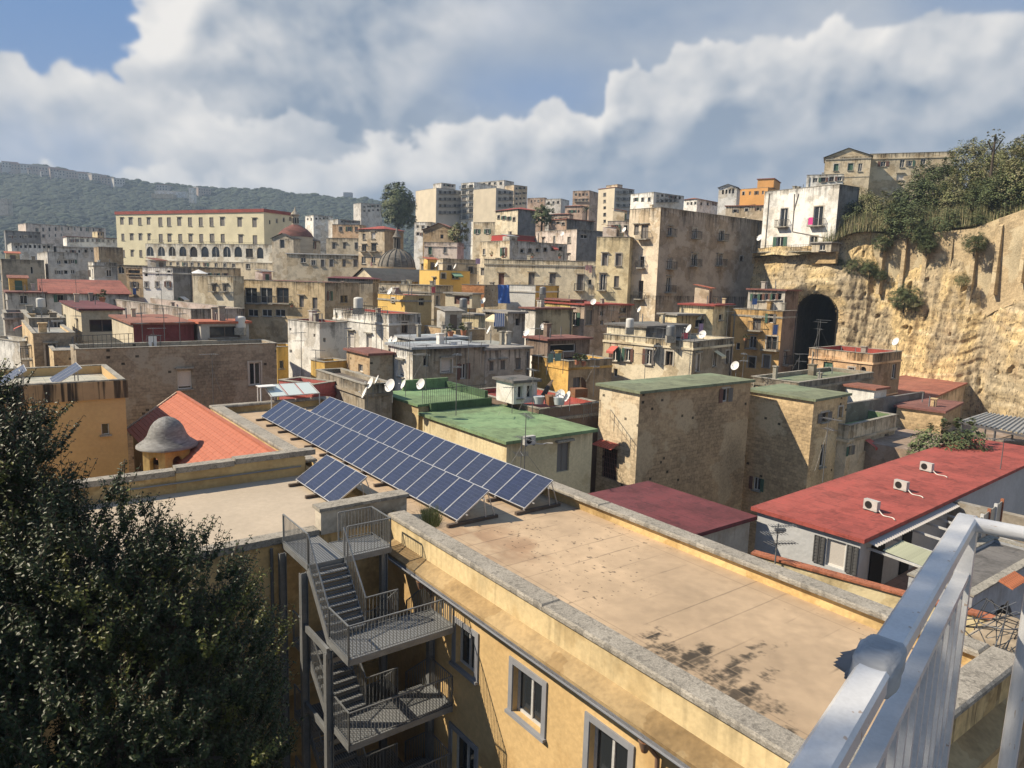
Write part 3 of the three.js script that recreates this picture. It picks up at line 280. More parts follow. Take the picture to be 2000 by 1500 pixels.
{"n":"tower_block","l":"pale balcony wing left of the blank white tower","c":"tower block","x":-16.99,"z":-285.0,"y":24,"h":38.7,"yaw":-50,"u":6.93,"v":13.22,"w":"white","r":"flat","rc":"grey","ph":0.5,"t":"stain","W":[["L",5.49,37.28,2.24,1.37,"K"],["L",1.6,37.25,2.2,1.36,"K"],["L",5.43,34.92,2.25,1.38,"K"],["L",1.54,34.91,2.21,1.36,"K"],["L",5.37,32.56,2.25,1.38,"K"],["L",1.47,32.57,2.21,1.37,"K"],["L",5.31,30.19,2.25,1.38,"K"],["L",1.41,30.22,2.21,1.37,"K"],["L",5.24,27.82,2.25,1.39,"K"],["L",1.34,27.87,2.21,1.37,"K"],["L",5.18,25.44,2.25,1.39,"K"],["L",1.28,25.51,2.22,1.38,"K"]]},
{"n":"tower_block","l":"tall rear part of the white tower with roof hut","c":"tower block","x":-5.46,"z":-295.0,"y":26,"h":39.13,"yaw":-50,"u":16.07,"v":6.08,"w":"greyp","r":"flat","rc":"grey","ph":0.5,"t":"stain","W":[["L",11.14,38.31,1.43,1.03,"D"],["L",8.01,38.32,1.41,1.02,"D"],["L",4.92,38.23,1.39,1.01,"D"],["L",1.88,38.04,1.38,1.01,"D"]]},
{"n":"tower_block","l":"right beige wing of the white tower","c":"tower block","x":-1.47,"z":-290.0,"y":26,"h":36.8,"yaw":-37,"u":9,"v":6.68,"w":"beige","r":"flat","rc":"grey","ph":0.5,"t":"stain","W":[["R",1.32,35.55,1.02,0.79,"D"],["R",3.23,35.84,1.02,0.79,"D"],["R",5.15,36.11,1.03,0.79,"D"],["R",1.39,33.58,1.02,0.79,"D"],["R",3.3,33.86,1.03,0.79,"D"],["R",5.23,34.14,1.03,0.79,"D"],["R",1.46,31.61,1.02,0.79,"D"],["R",3.38,31.88,1.03,0.79,"D"],["R",5.31,32.15,1.04,0.8,"D"],["R",1.54,29.63,1.02,0.79,"D"],["R",3.45,29.89,1.03,0.8,"D"],["R",5.39,30.15,1.04,0.8,"D"]]},
{"n":"tower_block","l":"square beige tower with red-brown eaves on the hill","c":"tower block","x":35.12,"z":-265.0,"y":24,"h":35.76,"yaw":-37,"u":8.53,"v":9.8,"w":"beigel","r":"slab","rc":"redbrown","ph":0.5,"t":"clean","w2":"greyp","W":[["L",5.13,33.62,1.35,1.1,"D"],["L",4.97,31.22,1.35,1.11,"D"],["L",4.81,28.83,1.35,1.11,"D"],["L",4.64,26.42,1.35,1.11,"D"],["L",4.48,24.02,1.35,1.11,"D"],["R",1.68,34.11,1.56,1.08,"K"],["R",4.93,34.51,1.58,1.09,"K"],["R",8.24,34.91,1.6,1.09,"K"],["R",1.84,31.77,1.56,1.08,"K"],["R",5.11,32.15,1.58,1.09,"K"],["R",8.42,32.53,1.61,1.1,"K"],["R",2.01,29.43,1.56,1.09,"K"],["R",5.28,29.79,1.59,1.09,"K"],["R",8.6,30.15,1.61,1.1,"K"],["R",2.17,27.07,1.57,1.09,"K"],["R",5.45,27.42,1.59,1.1,"K"],["R",8.78,27.76,1.61,1.1,"K"]]},
{"n":"roof_storey","l":"small roof storey of the square beige tower","c":"penthouse","x":36.4,"z":-268.0,"y":60.17,"h":1.09,"yaw":-37,"u":5.86,"v":2.64,"w":"beige","r":"flat","rc":"grey","ph":0.5,"t":"stain"},
{"n":"apartment_house","l":"brown brick apartment house left of the square tower","c":"house","x":28.08,"z":-285.0,"y":24,"h":36.87,"yaw":-60,"u":7.26,"v":10.02,"w":"brickp","r":"flat","rc":"grey","ph":0.5,"t":"stain","W":[["L",5.86,35.51,0.89,0.98,"D"],["L",4.31,35.46,0.88,0.98,"D"],["L",2.77,35.41,0.88,0.98,"D"],["L",1.23,35.36,0.87,0.97,"D"],["L",5.76,33.35,0.89,0.98,"K"],["L",4.21,33.31,0.88,0.98,"K"],["L",2.66,33.26,0.88,0.98,"K"],["L",1.13,33.22,0.87,0.98,"K"]]},
{"n":"apartment_house","l":"white and grey terraced apartment house behind beige palazzo","c":"house","x":40.9,"z":-220.0,"y":24,"h":29.01,"yaw":-37,"u":9.48,"v":13.81,"w":"white","r":"flat","rc":"grey","ph":0.5,"t":"stain","w2":"greyp","W":[["L",7.18,27.26,1.08,1.08,"D"],["L",4.41,27.15,1.06,1.07,"D"],["L",1.69,27.03,1.04,1.06,"D"],["R",1.89,28.14,1.13,0.75,"D"],["R",3.84,28.34,1.14,0.75,"D"],["R",5.81,28.34,1.15,0.75,"D"],["R",7.81,28.33,1.17,0.76,"D"],["R",9.82,28.33,1.18,0.76,"D"],["R",11.86,28.33,1.19,0.77,"D"],["R",2.03,26.49,1.13,0.75,"K"],["R",3.99,26.69,1.14,0.75,"K"],["R",5.96,26.89,1.16,0.76,"K"],["R",7.96,27.09,1.17,0.76,"K"],["R",9.98,27.3,1.18,0.76,"K"]]},
{"n":"villa","l":"pale villa with red-brown hip roof on the skyline","c":"house","x":50.39,"z":-205.0,"y":24,"h":25.7,"yaw":-44,"u":4.32,"v":10.96,"w":"white","r":"hip","rc":"redbrown","ph":0.5,"t":"stain","W":[["L",3.05,24.47,0.67,0.85,"D"],["L",1.8,24.47,0.67,0.85,"D"],["L",0.56,24.48,0.66,0.84,"D"],["R",2.28,24.51,1.06,0.84,"D"],["R",5.63,24.82,1.09,0.85,"D"],["R",9.06,25.03,1.11,0.85,"D"]]},
{"n":"villa","l":"grey-white villa with gable and arched windows","c":"house","x":54.45,"z":-182.0,"y":24,"h":26.04,"yaw":-66,"u":4.45,"v":6.33,"w":"white","r":"gable","rc":"grey","ph":0.5,"t":"stain","W":[["L",3.38,25.0,0.5,1.12,"A"],["L",2.56,25.07,0.5,1.12,"A"],["L",1.74,25.13,0.49,1.12,"A"],["L",0.92,25.19,0.49,1.12,"A"]]},
{"n":"orange_house","l":"bright orange stepped house on the skyline","c":"house","x":63.42,"z":-186.0,"y":24,"h":26.79,"yaw":-46,"u":8.05,"v":8.51,"w":"orange","r":"flat","rc":"grey","ph":0.5,"t":"clean","W":[["L",6.54,25.66,0.57,0.91,"D"],["L",4.75,25.64,0.56,0.9,"D"],["L",2.99,25.62,0.55,0.9,"D"],["L",1.25,25.6,0.55,0.89,"D"]]},
{"n":"orange_house","l":"top storey of the bright orange skyline house","c":"house","x":66.19,"z":-190.0,"y":51.36,"h":2.18,"yaw":-60,"u":4.09,"v":8.8,"w":"orange","r":"slab","rc":"redbrown","ph":0.5,"t":"clean"},
{"n":"tan_house","l":"tan lean-to house left of white cliff house","c":"house","x":50.6,"z":-150.0,"y":20,"h":22.3,"yaw":-66,"u":7.53,"v":9.85,"w":"beige","r":"slab","rc":"redbrown","ph":0.5,"t":"stain","W":[["L",5.6,21.34,0.62,0.63,"D"],["L",3.36,21.52,0.61,0.62,"D"],["L",1.15,21.7,0.6,0.62,"D"]]},
{"n":"terracotta_house","l":"small terracotta coloured hillside house","c":"house","x":20.17,"z":-225.0,"y":20,"h":28.87,"yaw":-60,"u":5.96,"v":3.05,"w":"brickp","r":"hip","rc":"redbrown","ph":0.5,"t":"stain","W":[["L",4.29,27.27,0.71,0.78,"D"],["L",2.8,27.24,0.7,0.78,"D"],["L",1.31,27.21,0.7,0.77,"D"]]},
{"n":"terracotta_house","l":"lower orange-brown hillside house with tile roof","c":"house","x":14.37,"z":-200.0,"y":18,"h":26.04,"yaw":-60,"u":5.68,"v":2.62,"w":"brickp","r":"hip","rc":"redbrown","ph":0.5,"t":"stain","W":[["L",4.03,24.73,0.64,0.69,"D"],["L",2.61,24.78,0.63,0.69,"D"],["L",1.19,24.82,0.63,0.69,"D"]]},
{"n":"terracotta_house","l":"far brick house beside the white tower","c":"house","x":11.97,"z":-320.0,"y":24,"h":37.56,"yaw":-60,"u":8.71,"v":2.0,"w":"brickp","r":"flat","rc":"grey","ph":0.5,"t":"stain","W":[["L",6.59,36.21,0.78,0.88,"D"],["L",4.87,36.24,0.77,0.88,"D"],["L",3.17,36.26,0.77,0.88,"D"],["L",1.47,36.29,0.76,0.88,"D"]]},
{"n":"white_block","l":"distant white block on the central hill","c":"house","x":18.55,"z":-310.0,"y":24,"h":36.22,"yaw":-60,"u":7.34,"v":7.99,"w":"greyp","r":"flat","rc":"grey","ph":0.5,"t":"stain","tag":"distant white block","W":[["L",5.8,34.68,0.99,1.07,"D"],["L",3.59,34.73,0.98,1.07,"D"],["L",1.39,34.78,0.97,1.06,"D"]]},
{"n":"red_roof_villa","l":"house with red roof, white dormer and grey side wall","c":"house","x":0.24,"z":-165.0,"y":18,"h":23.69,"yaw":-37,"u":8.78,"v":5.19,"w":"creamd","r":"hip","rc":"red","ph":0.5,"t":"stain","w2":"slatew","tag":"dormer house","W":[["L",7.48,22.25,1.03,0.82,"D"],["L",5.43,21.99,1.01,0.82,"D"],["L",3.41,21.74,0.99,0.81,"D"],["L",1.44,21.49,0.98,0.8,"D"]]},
{"n":"stone_house","l":"tan stone house with two windows below the white tower","c":"house","x":-5.21,"z":-180.0,"y":15,"h":24.74,"yaw":-60,"u":6.51,"v":2.0,"w":"tuffpl","r":"flat","rc":"grey","ph":0.5,"t":"stain","W":[["L",5.38,22.55,0.92,1.14,"F"],["L",2.33,22.53,0.91,1.13,"F"]]},
{"n":"red_terrace","l":"crimson house with bright red parapet and awning","c":"house","x":-1.12,"z":-138.0,"y":12,"h":22.33,"yaw":-37,"u":6.26,"v":6.36,"w":"redwall","r":"flat","rc":"grey","ph":0.5,"t":"clean","w2":"maroon","tag":"crimson house"},
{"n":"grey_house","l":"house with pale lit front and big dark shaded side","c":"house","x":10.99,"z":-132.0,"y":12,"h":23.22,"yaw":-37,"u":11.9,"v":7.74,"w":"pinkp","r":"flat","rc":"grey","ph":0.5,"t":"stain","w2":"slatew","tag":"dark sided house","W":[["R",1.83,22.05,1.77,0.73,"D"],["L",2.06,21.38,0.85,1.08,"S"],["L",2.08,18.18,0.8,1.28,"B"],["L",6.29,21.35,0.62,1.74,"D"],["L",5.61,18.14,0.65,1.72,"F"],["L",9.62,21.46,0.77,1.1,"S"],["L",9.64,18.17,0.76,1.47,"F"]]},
{"n":"slate_house","l":"small dark slate house with brick terrace on hillside","c":"house","x":10.64,"z":-155.0,"y":15,"h":23.9,"yaw":-37,"u":5.97,"v":7.89,"w":"brickp","r":"slab","rc":"redbrown","ph":0.5,"t":"stain","w2":"slatew","W":[["L",4.55,23.38,1.04,0.55,"D"],["L",2.81,23.23,1.02,0.54,"D"],["L",1.11,22.99,1.01,0.54,"D"]]},
{"n":"pink_house","l":"faded pink house with two windows left of beige palazzo","c":"house","x":18.16,"z":-116.0,"y":14,"h":21.63,"yaw":-66,"u":3.8,"v":3.89,"w":"pinkp","r":"flat","rc":"grey","ph":0.5,"t":"stain","tag":"two-window pink house","W":[["L",2.38,20.51,0.76,1.13,"F"],["L",0.78,20.51,0.59,0.96,"D"],["R",1.42,16.54,0.77,1.72,"F"]]},
{"n":"tan_house","l":"low tan block with grey roof terrace above long cream wall","c":"house","x":-1.01,"z":-118.0,"y":1.54,"h":30.6,"yaw":-37,"u":8.74,"v":12.37,"w":"tuffpl","r":"flat","rc":"grey","ph":0.5,"t":"stain","w2":"greyp","W":[["R",2.58,29.08,0.75,0.66,"D"],["R",4.19,29.22,0.76,0.67,"D"],["R",5.83,29.37,0.77,0.68,"D"],["R",7.49,29.51,0.78,0.68,"D"],["R",9.18,29.66,0.8,0.69,"D"],["R",10.89,29.81,0.81,0.69,"D"],["L",1.63,28.79,0.91,1.43,"F"],["L",1.49,25.47,0.79,1.36,"S"],["L",4.02,25.53,0.97,1.61,"F"],["L",7.37,28.87,0.8,1.02,"F"],["L",7.66,25.49,0.97,1.13,"S"]]},
{"n":"beige_palazzo","l":"tall beige palazzo with stained plaster and few balconies","c":"palazzo","x":19.69,"z":-100.0,"y":8,"h":28.26,"yaw":-40,"u":5.59,"v":25.93,"w":"palazzo","r":"flat","rc":"grey","ph":0.3,"t":"stain","w2":"palazzod","tag":"tall beige palazzo","W":[["L",4.16,25.38,0.85,1.43,"S"],["L",2.64,25.05,1.29,1.98,"K"],["L",2.81,20.86,0.84,1.57,"K"],["L",2.81,16.99,0.94,2.59,"K"],["R",2.31,25.18,0.91,1.25,"K"],["R",7.97,25.25,0.97,1.44,"K"],["R",14.59,25.35,1.18,1.5,"K"],["R",2.62,20.82,1.03,1.56,"K"],["R",8.27,21.46,1.23,1.76,"K"],["R",14.5,21.7,1.32,1.67,"K"],["R",2.68,17.82,1.04,2.15,"K"],["R",20.35,22.17,0.85,0.78,"D"]]},
{"n":"cream_palazzo","l":"cream wing with two big shuttered doors joined to palazzo","c":"palazzo","x":16.01,"z":-102.0,"y":8,"h":24.28,"yaw":-66,"u":4.87,"v":3.71,"w":"cream","r":"flat","rc":"grey","ph":0.3,"t":"stain","W":[["L",3.57,21.11,0.76,1.73,"S"],["L",1.54,21.14,0.82,1.72,"S"],["L",3.72,17.91,0.84,2.33,"K"],["L",1.68,18.04,0.75,1.59,"S"],["R",2.41,22.41,0.99,1.72,"D"]]},
{"n":"cream_palazzo","l":"long low cream wall house with shuttered windows and drip stains","c":"palazzo","x":11.87,"z":-104.0,"y":8,"h":20.81,"yaw":-74,"u":17.24,"v":5.65,"w":"creamst","r":"flat","rc":"grey","ph":0.3,"t":"stain","W":[["L",14.5,17.93,0.88,1.67,"R"],["L",9.82,18.06,0.94,1.8,"S"],["L",6.62,18.07,0.93,1.79,"S"],["L",2.48,17.74,0.91,2.21,"K"],["L",1.06,17.86,0.45,0.73,"D"],["R",1.27,18.93,0.6,1.58,"S"],["R",1.82,15.75,0.77,1.51,"D"],["R",4.64,18.95,0.99,1.0,"K"],["R",4.51,15.64,0.77,1.7,"B"]]},
{"n":"cliff_house","l":"white plaster house with magenta cloth on balcony, perched on cliff","c":"house","x":43.8,"z":-100.0,"y":30.97,"h":9.03,"yaw":-34,"u":12.02,"v":4.85,"w":"whitew","r":"flat","rc":"grey","ph":0.2,"t":"stain3","w2":"slatew","tag":"white cliff house","W":[["L",8.36,5.05,1.22,2.65,"K"],["L",2.81,4.96,1.43,2.68,"K"],["L",8.69,1.29,1.14,2.01,"F"],["L",3.19,1.59,1.13,1.28,"F"]]},
{"n":"cliff_annex","l":"small beige annex with white window at foot of white cliff house","c":"house","x":42.99,"z":-99.0,"y":30.89,"h":1.23,"yaw":-34,"u":2.94,"v":2.0,"w":"beiged","r":"slab","rc":"grey","ph":0.5,"t":"stain","W":[["L",1.32,0.6,0.85,0.77,"F"]]},
{"n":"old_villa","l":"old grey stone villa with low gable and green shutters","c":"house","x":67.77,"z":-142.0,"y":28,"h":23.39,"yaw":-66,"u":8.13,"v":7,"w":"tuffpl","r":"gable","rc":"grey","ph":0.5,"t":"stain","W":[["L",6.03,21.42,0.83,1.36,"V"],["L",3.48,21.42,0.91,1.35,"V"],["L",1.76,21.27,0.72,1.54,"F"]]},
{"n":"old_villa","l":"long stained stone wing right of the gabled villa","c":"house","x":82.59,"z":-140.0,"y":28,"h":24.23,"yaw":-70,"u":14.51,"v":7,"w":"tuffpl","r":"flat","rc":"grey","ph":0.5,"t":"stain","W":[["L",12.08,22.3,0.9,0.97,"F"],["L",8.78,22.31,0.8,1.54,"F"],["L",7.37,22.27,0.7,1.05,"F"],["L",5.22,22.59,0.87,1.14,"F"],["L",8.89,19.71,1.24,1.16,"B"]]},
{"n":"terrace_house","l":"white terrace house with awnings above the white cliff house","c":"house","x":59.26,"z":-134.0,"y":26,"h":20.59,"yaw":-66,"u":6.22,"v":6,"w":"white","r":"flat","rc":"grey","ph":0.5,"t":"stain","W":[["L",4.74,19.64,0.79,0.83,"D"],["L",3.35,19.69,0.78,0.83,"D"],["L",1.98,19.75,0.78,0.82,"D"],["L",0.61,19.8,0.77,0.82,"D"],["R",1.54,18.77,0.75,1.1,"D"],["R",1.52,15.42,0.72,1.64,"S"],["R",4.89,18.79,0.61,1.22,"S"],["R",4.09,15.5,0.77,1.72,"S"]]},
{"n":"loggia_house","l":"tan palazzo with white loggia balconies and red roof terrace","c":"palazzo","x":-25.97,"z":-98.0,"y":-1,"h":25.76,"yaw":-68,"u":16.04,"v":8.26,"w":"tufflit","r":"flat","rc":"red","ph":0.7,"t":"stain","w2":"tuffd","tag":"loggia palazzo","W":[["L",12.82,23.57,2.24,2.19,"K"],["L",10.05,23.67,2.19,2.17,"K"],["L",7.16,23.77,2.15,2.15,"K"],["L",3.9,23.04,0.79,1.56,"S"],["L",1.65,22.91,0.86,1.55,"S"],["L",12.52,21.1,1.87,1.03,"F"],["L",10.02,21.21,1.83,1.02,"F"],["L",7.66,21.31,1.8,1.01,"F"],["R",1.11,23.94,0.58,1.27,"D"],["R",4.44,23.47,1.72,1.02,"D"]]},
{"n":"maroon_roof_house","l":"house with wide maroon roof below the grey dome","c":"house","x":-21.37,"z":-108.0,"y":-0.25,"h":25.62,"yaw":-68,"u":8.16,"v":2.0,"w":"tuffd","r":"hip","rc":"maroon","ph":0.5,"t":"stain","tag":"wide maroon roof"},
{"n":"yellow_house","l":"two-tone yellow house with dishes on its red roof edge","c":"house","x":-11.92,"z":-78.0,"y":-1,"h":24.88,"yaw":-37,"u":6.58,"v":3.34,"w":"yellow","r":"flat","rc":"red","ph":0.15,"t":"plain","w2":"ochred","tag":"two-tone yellow house","W":[["L",2.74,24.27,0.74,0.46,"F"],["R",2.04,24.19,0.65,0.79,"D"]]},
{"n":"tan_house","l":"tan stone house with pale upper wall right of the slate roof","c":"house","x":-10.33,"z":-92.0,"y":-1,"h":25.85,"yaw":-66,"u":8.47,"v":5,"w":"tuffpl","r":"flat","rc":"grey","ph":0.5,"t":"stain","W":[["L",5.89,25.14,0.8,0.4,"D"],["L",7.95,25.07,0.81,0.4,"D"],["R",0.93,23.96,0.84,1.32,"D"],["R",1.18,20.65,0.97,1.46,"B"],["R",3.91,24.12,0.77,1.63,"S"],["R",3.68,20.81,0.82,1.22,"B"]]},
{"n":"white_house","l":"bright white house with red roof terrace","c":"house","x":-12.25,"z":-70.0,"y":-1,"h":23.21,"yaw":-45,"u":10.36,"v":3.89,"w":"white","r":"flat","rc":"red","ph":0.6,"t":"stain","w2":"greyp","tag":"bright white house","W":[["L",6.83,20.03,1.19,1.95,"B"],["L",3.48,20.2,1.02,1.47,"B"],["R",1.86,21.85,0.75,1.13,"D"]]},
{"n":"white_tower_house","l":"narrow white tower house with red roof and rusty streaks","c":"house","x":-16.36,"z":-60.0,"y":-1,"h":22.85,"yaw":-48,"u":5.03,"v":2.77,"w":"white","r":"flat","rc":"red","ph":0.15,"t":"stain","w2":"palest","tag":"narrow white tower","W":[["R",0.48,21.4,0.25,0.35,"D"],["L",4.63,22.02,0.34,0.23,"D"],["L",4.61,20.06,0.43,0.28,"D"],["L",0.8,21.76,0.31,0.26,"D"]]},
{"n":"yellow_house","l":"sliver of yellow house behind white tower house","c":"house","x":-21.32,"z":-64.0,"y":-1,"h":20.29,"yaw":-37,"u":3,"v":2.0,"w":"yellow","r":"flat","rc":"grey","ph":0.5,"t":"plain","W":[["R",0.39,18.69,0.37,0.75,"F"],["L",1.59,18.43,0.78,1.39,"F"],["L",1.92,15.28,0.93,1.02,"D"]]},
{"n":"yellow_house","l":"small low yellow block in front of white tower house","c":"house","x":-15.16,"z":-57.0,"y":-1,"h":19.89,"yaw":-48,"u":2.02,"v":2.2,"w":"yellow","r":"flat","rc":"grey","ph":0.5,"t":"plain"},
{"n":"tuff_house","l":"tan stone house with small white window","c":"house","x":-11.12,"z":-55.0,"y":-1,"h":20.81,"yaw":-37,"u":4.32,"v":2.0,"w":"tuff","r":"slab","rc":"brownred","ph":0.5,"t":"tuff","w2":"tuffd","tag":"small-window stone house","W":[["L",1.67,19.61,0.86,0.62,"F"]]},
{"n":"cement_house","l":"shabby grey house with white end wall and dark openings","c":"house","x":-7.64,"z":-54.0,"y":-1,"h":21.48,"yaw":-37,"u":4.07,"v":6.73,"w":"white","r":"slab","rc":"greym","ph":0.5,"t":"stain","w2":"tuffd","tag":"shabby grey house","W":[["R",3.03,20.03,0.95,1.06,"B"],["R",4.63,19.54,0.59,1.25,"D"],["R",1.17,20.53,0.45,0.88,"D"],["L",1.82,19.74,0.96,1.23,"B"],["L",2.55,16.32,0.7,1.18,"B"]]},
{"n":"cement_house","l":"grey house with three shuttered windows behind green roof","c":"house","x":-2.26,"z":-58.0,"y":-1,"h":21.17,"yaw":-37,"u":6,"v":4.69,"w":"greyst","r":"slab","rc":"grey","ph":0.5,"t":"stain","tag":"three-window grey house","W":[["R",0.65,19.82,0.41,0.77,"S"],["R",1.81,19.85,0.48,0.78,"S"],["R",3.42,19.9,0.55,0.97,"S"],["L",1.1,16.07,0.91,1.46,"K"]]},
{"n":"roof_loft","l":"raised loft with long grey metal roof and dishes","c":"house","x":-8.24,"z":-60.0,"y":19.53,"h":1.13,"yaw":-37,"u":3.31,"v":5.16,"w":"greyst","r":"slab","rc":"greym","ph":0.5,"t":"stain","tag":"metal roof loft","W":[["R",1.91,0.61,2.04,0.53,"D"]]},
{"n":"flat_annex","l":"low annex with dark flat roof behind the solar panels","c":"house","x":-9.64,"z":-46.0,"y":-1,"h":19.86,"yaw":-37,"u":8.26,"v":2.01,"w":"tuffd","r":"flat","rc":"brownd","ph":0.25,"t":"stain","tag":"dark flat annex"},
{"n":"pink_terrace","l":"low salmon-red terrace wall house with glass pergola","c":"house","x":-13.49,"z":-48.0,"y":-1,"h":19.45,"yaw":-60,"u":3.44,"v":2.0,"w":"redpink","r":"flat","rc":"grey","ph":0.3,"t":"plain","W":[["L",1.28,14.44,1.0,1.09,"K"]]},
{"n":"tuff_house","l":"low stone wall house with shaded right half","c":"house","x":-5.53,"z":-68.0,"y":-1,"h":21.99,"yaw":-37,"u":6.06,"v":3.69,"w":"tuff","r":"flat","rc":"grey","ph":0.3,"t":"tuff","w2":"tuffd","tag":"low stone wall house","W":[["L",4.88,20.1,0.82,1.11,"S"],["L",4.23,16.92,0.79,1.36,"B"],["R",1.32,16.86,0.96,1.39,"D"]]},
{"n":"cream_house","l":"cream house with air conditioner below orange brick hut","c":"house","x":-2.66,"z":-76.0,"y":-1,"h":23.03,"yaw":-66,"u":5.56,"v":2.0,"w":"cream","r":"slab","rc":"grey","ph":0.5,"t":"stain","tag":"cream ac house","W":[["L",4.52,22.43,0.38,0.56,"D"]]},
{"n":"roof_hut","l":"pale yellow roof hut with brown blind","c":"house","x":-4.98,"z":-84.0,"y":22.45,"h":1.61,"yaw":-60,"u":3.82,"v":2.0,"w":"creamd","r":"slab","rc":"grey","ph":0.5,"t":"plain","W":[["L",1.43,0.88,2.19,0.96,"R"]]},
{"n":"brick_hut","l":"orange brick hut beside blue tarpaulin","c":"house","x":-3.82,"z":-90.0,"y":22.37,"h":2.74,"yaw":-66,"u":3.2,"v":4.2,"w":"brick","r":"flat","rc":"grey","ph":0.5,"t":"tuff","w2":"tuffd","tag":"orange brick hut"},
{"n":"white_hut","l":"low white garden wall house with yellow end","c":"house","x":2.68,"z":-93.0,"y":-1,"h":26.21,"yaw":-66,"u":4.08,"v":8.69,"w":"white","r":"flat","rc":"grey","ph":0.5,"t":"plain","w2":"yellow"},
{"n":"grey_house","l":"grey house with striped cloth hanging at its balcony","c":"house","x":-0.57,"z":-66.0,"y":-1,"h":23.84,"yaw":-40,"u":3.41,"v":2.13,"w":"tuffd","r":"slab","rc":"grey","ph":0.5,"t":"stain","w2":"greyst","tag":"striped cloth house","W":[["R",1.21,23.02,0.44,0.67,"D"],["L",1.25,23.0,1.53,0.96,"D"]]},
{"n":"olive_house","l":"olive-grey house with white edge under red and white roof","c":"house","x":2.39,"z":-80.0,"y":-1,"h":23.71,"yaw":-37,"u":2.64,"v":5.66,"w":"white","r":"slab","rc":"brownred","ph":0.5,"t":"stain","w2":"olive","tag":"olive house","W":[["R",1.57,21.86,0.9,1.05,"D"],["L",1.63,23.29,0.38,0.35,"D"]]},
{"n":"mustard_house","l":"narrow mustard house between olive and pink houses","c":"house","x":6.72,"z":-86.0,"y":-1,"h":24.57,"yaw":-37,"u":6,"v":2.24,"w":"mustard","r":"slab","rc":"brownred","ph":0.5,"t":"stain","W":[["R",1.35,23.82,0.58,0.99,"D"],["R",1.32,21.6,0.67,1.37,"D"],["L",1.39,22.84,0.83,1.24,"K"],["L",4.32,22.74,0.65,1.76,"F"],["L",4.2,19.46,0.82,1.69,"F"]]},
{"n":"pink_house","l":"dull pink house with bright red roof and iron balcony","c":"house","x":8.26,"z":-84.0,"y":-1,"h":24.19,"yaw":-37,"u":8,"v":7.89,"w":"pinkw","r":"slab","rc":"red","ph":0.5,"t":"stain","w2":"pinkd","tag":"red-roofed pink house","W":[["R",0.74,22.75,0.99,1.69,"S"],["R",2.79,23.22,0.42,0.55,"D"],["R",2.87,22.12,0.42,0.55,"D"],["R",6.32,23.58,1.07,0.63,"D"],["R",6.45,21.82,1.07,1.39,"S"],["R",4.85,22.03,0.52,0.62,"D"],["L",1.72,22.48,0.97,1.63,"D"],["L",1.64,19.16,0.68,1.05,"K"],["L",3.6,19.15,0.68,1.79,"F"],["L",6.54,22.35,0.97,1.08,"S"]]},
{"n":"yellow_house","l":"orange-yellow house with planted balcony under awnings","c":"house","x":4.6,"z":-58.0,"y":-1,"h":20.44,"yaw":-37,"u":4.87,"v":4.98,"w":"yelloworange","r":"flat","rc":"brownd","ph":0.35,"t":"stain","w2":"tuff","tag":"awning house","W":[["R",0.95,18.59,0.8,0.95,"S"],["L",3.4,15.37,0.98,1.51,"S"]]},
{"n":"roof_hut","l":"dark roof room under brown corrugated roof on awning house","c":"house","x":3.02,"z":-62.0,"y":19.2,"h":1.57,"yaw":-37,"u":3.13,"v":4.98,"w":"brownd","r":"slab","rc":"brownred","ph":0.5,"t":"stain","tag":"brown roofed room","W":[["R",1.81,0.84,3.01,0.73,"D"]]},
{"n":"weathered_house","l":"cream house with peeling plaster and four doors","c":"house","x":15.69,"z":-62.0,"y":-1,"h":22.01,"yaw":-48,"u":9.47,"v":8.07,"w":"creamst","r":"flat","rc":"greyd","ph":0.3,"t":"stain","w2":"tuffd","tag":"peeling cream house","W":[["L",8.07,20.19,0.64,1.27,"F"],["L",6.64,20.27,0.62,1.15,"F"],["L",4.37,20.29,0.65,1.41,"F"],["L",2.25,20.35,0.72,1.28,"D"],["L",7.9,18.44,0.46,0.78,"D"],["R",1.04,20.11,0.62,1.52,"B"],["R",1.64,16.84,0.91,1.16,"F"],["R",4.31,20.21,0.65,1.3,"F"],["R",4.01,16.85,0.91,1.2,"K"],["R",6.88,20.25,0.68,1.25,"D"],["R",6.87,16.88,0.61,1.36,"D"]]},
{"n":"roof_hut","l":"dark grey roof room on peeling cream house","c":"house","x":12.26,"z":-66.0,"y":20.84,"h":1.04,"yaw":-45,"u":4.52,"v":7.43,"w":"creamst","r":"slab","rc":"greyd","ph":0.5,"t":"stain","w2":"slatew","tag":"dark roof room"},
{"n":"cream_house","l":"cream house with red roof left of balcony house","c":"house","x":21.16,"z":-76.0,"y":-1,"h":24.75,"yaw":-58,"u":3.7,"v":7.57,"w":"cream","r":"slab","rc":"red","ph":0.5,"t":"stain","tag":"cream red-roof house","W":[["R",2.97,23.47,1.58,0.68,"D"],["L",1.41,23.04,0.64,1.47,"K"],["L",1.42,19.68,0.99,1.48,"D"]]},
{"n":"cream_house","l":"small cream roof hut below the beige palazzo","c":"house","x":16.86,"z":-74.0,"y":-1,"h":23.75,"yaw":-37,"u":2.37,"v":5.34,"w":"cream","r":"slab","rc":"grey","ph":0.5,"t":"stain","w2":"ochred","tag":"small cream hut","W":[["R",3.89,22.85,1.71,0.88,"D"]]},
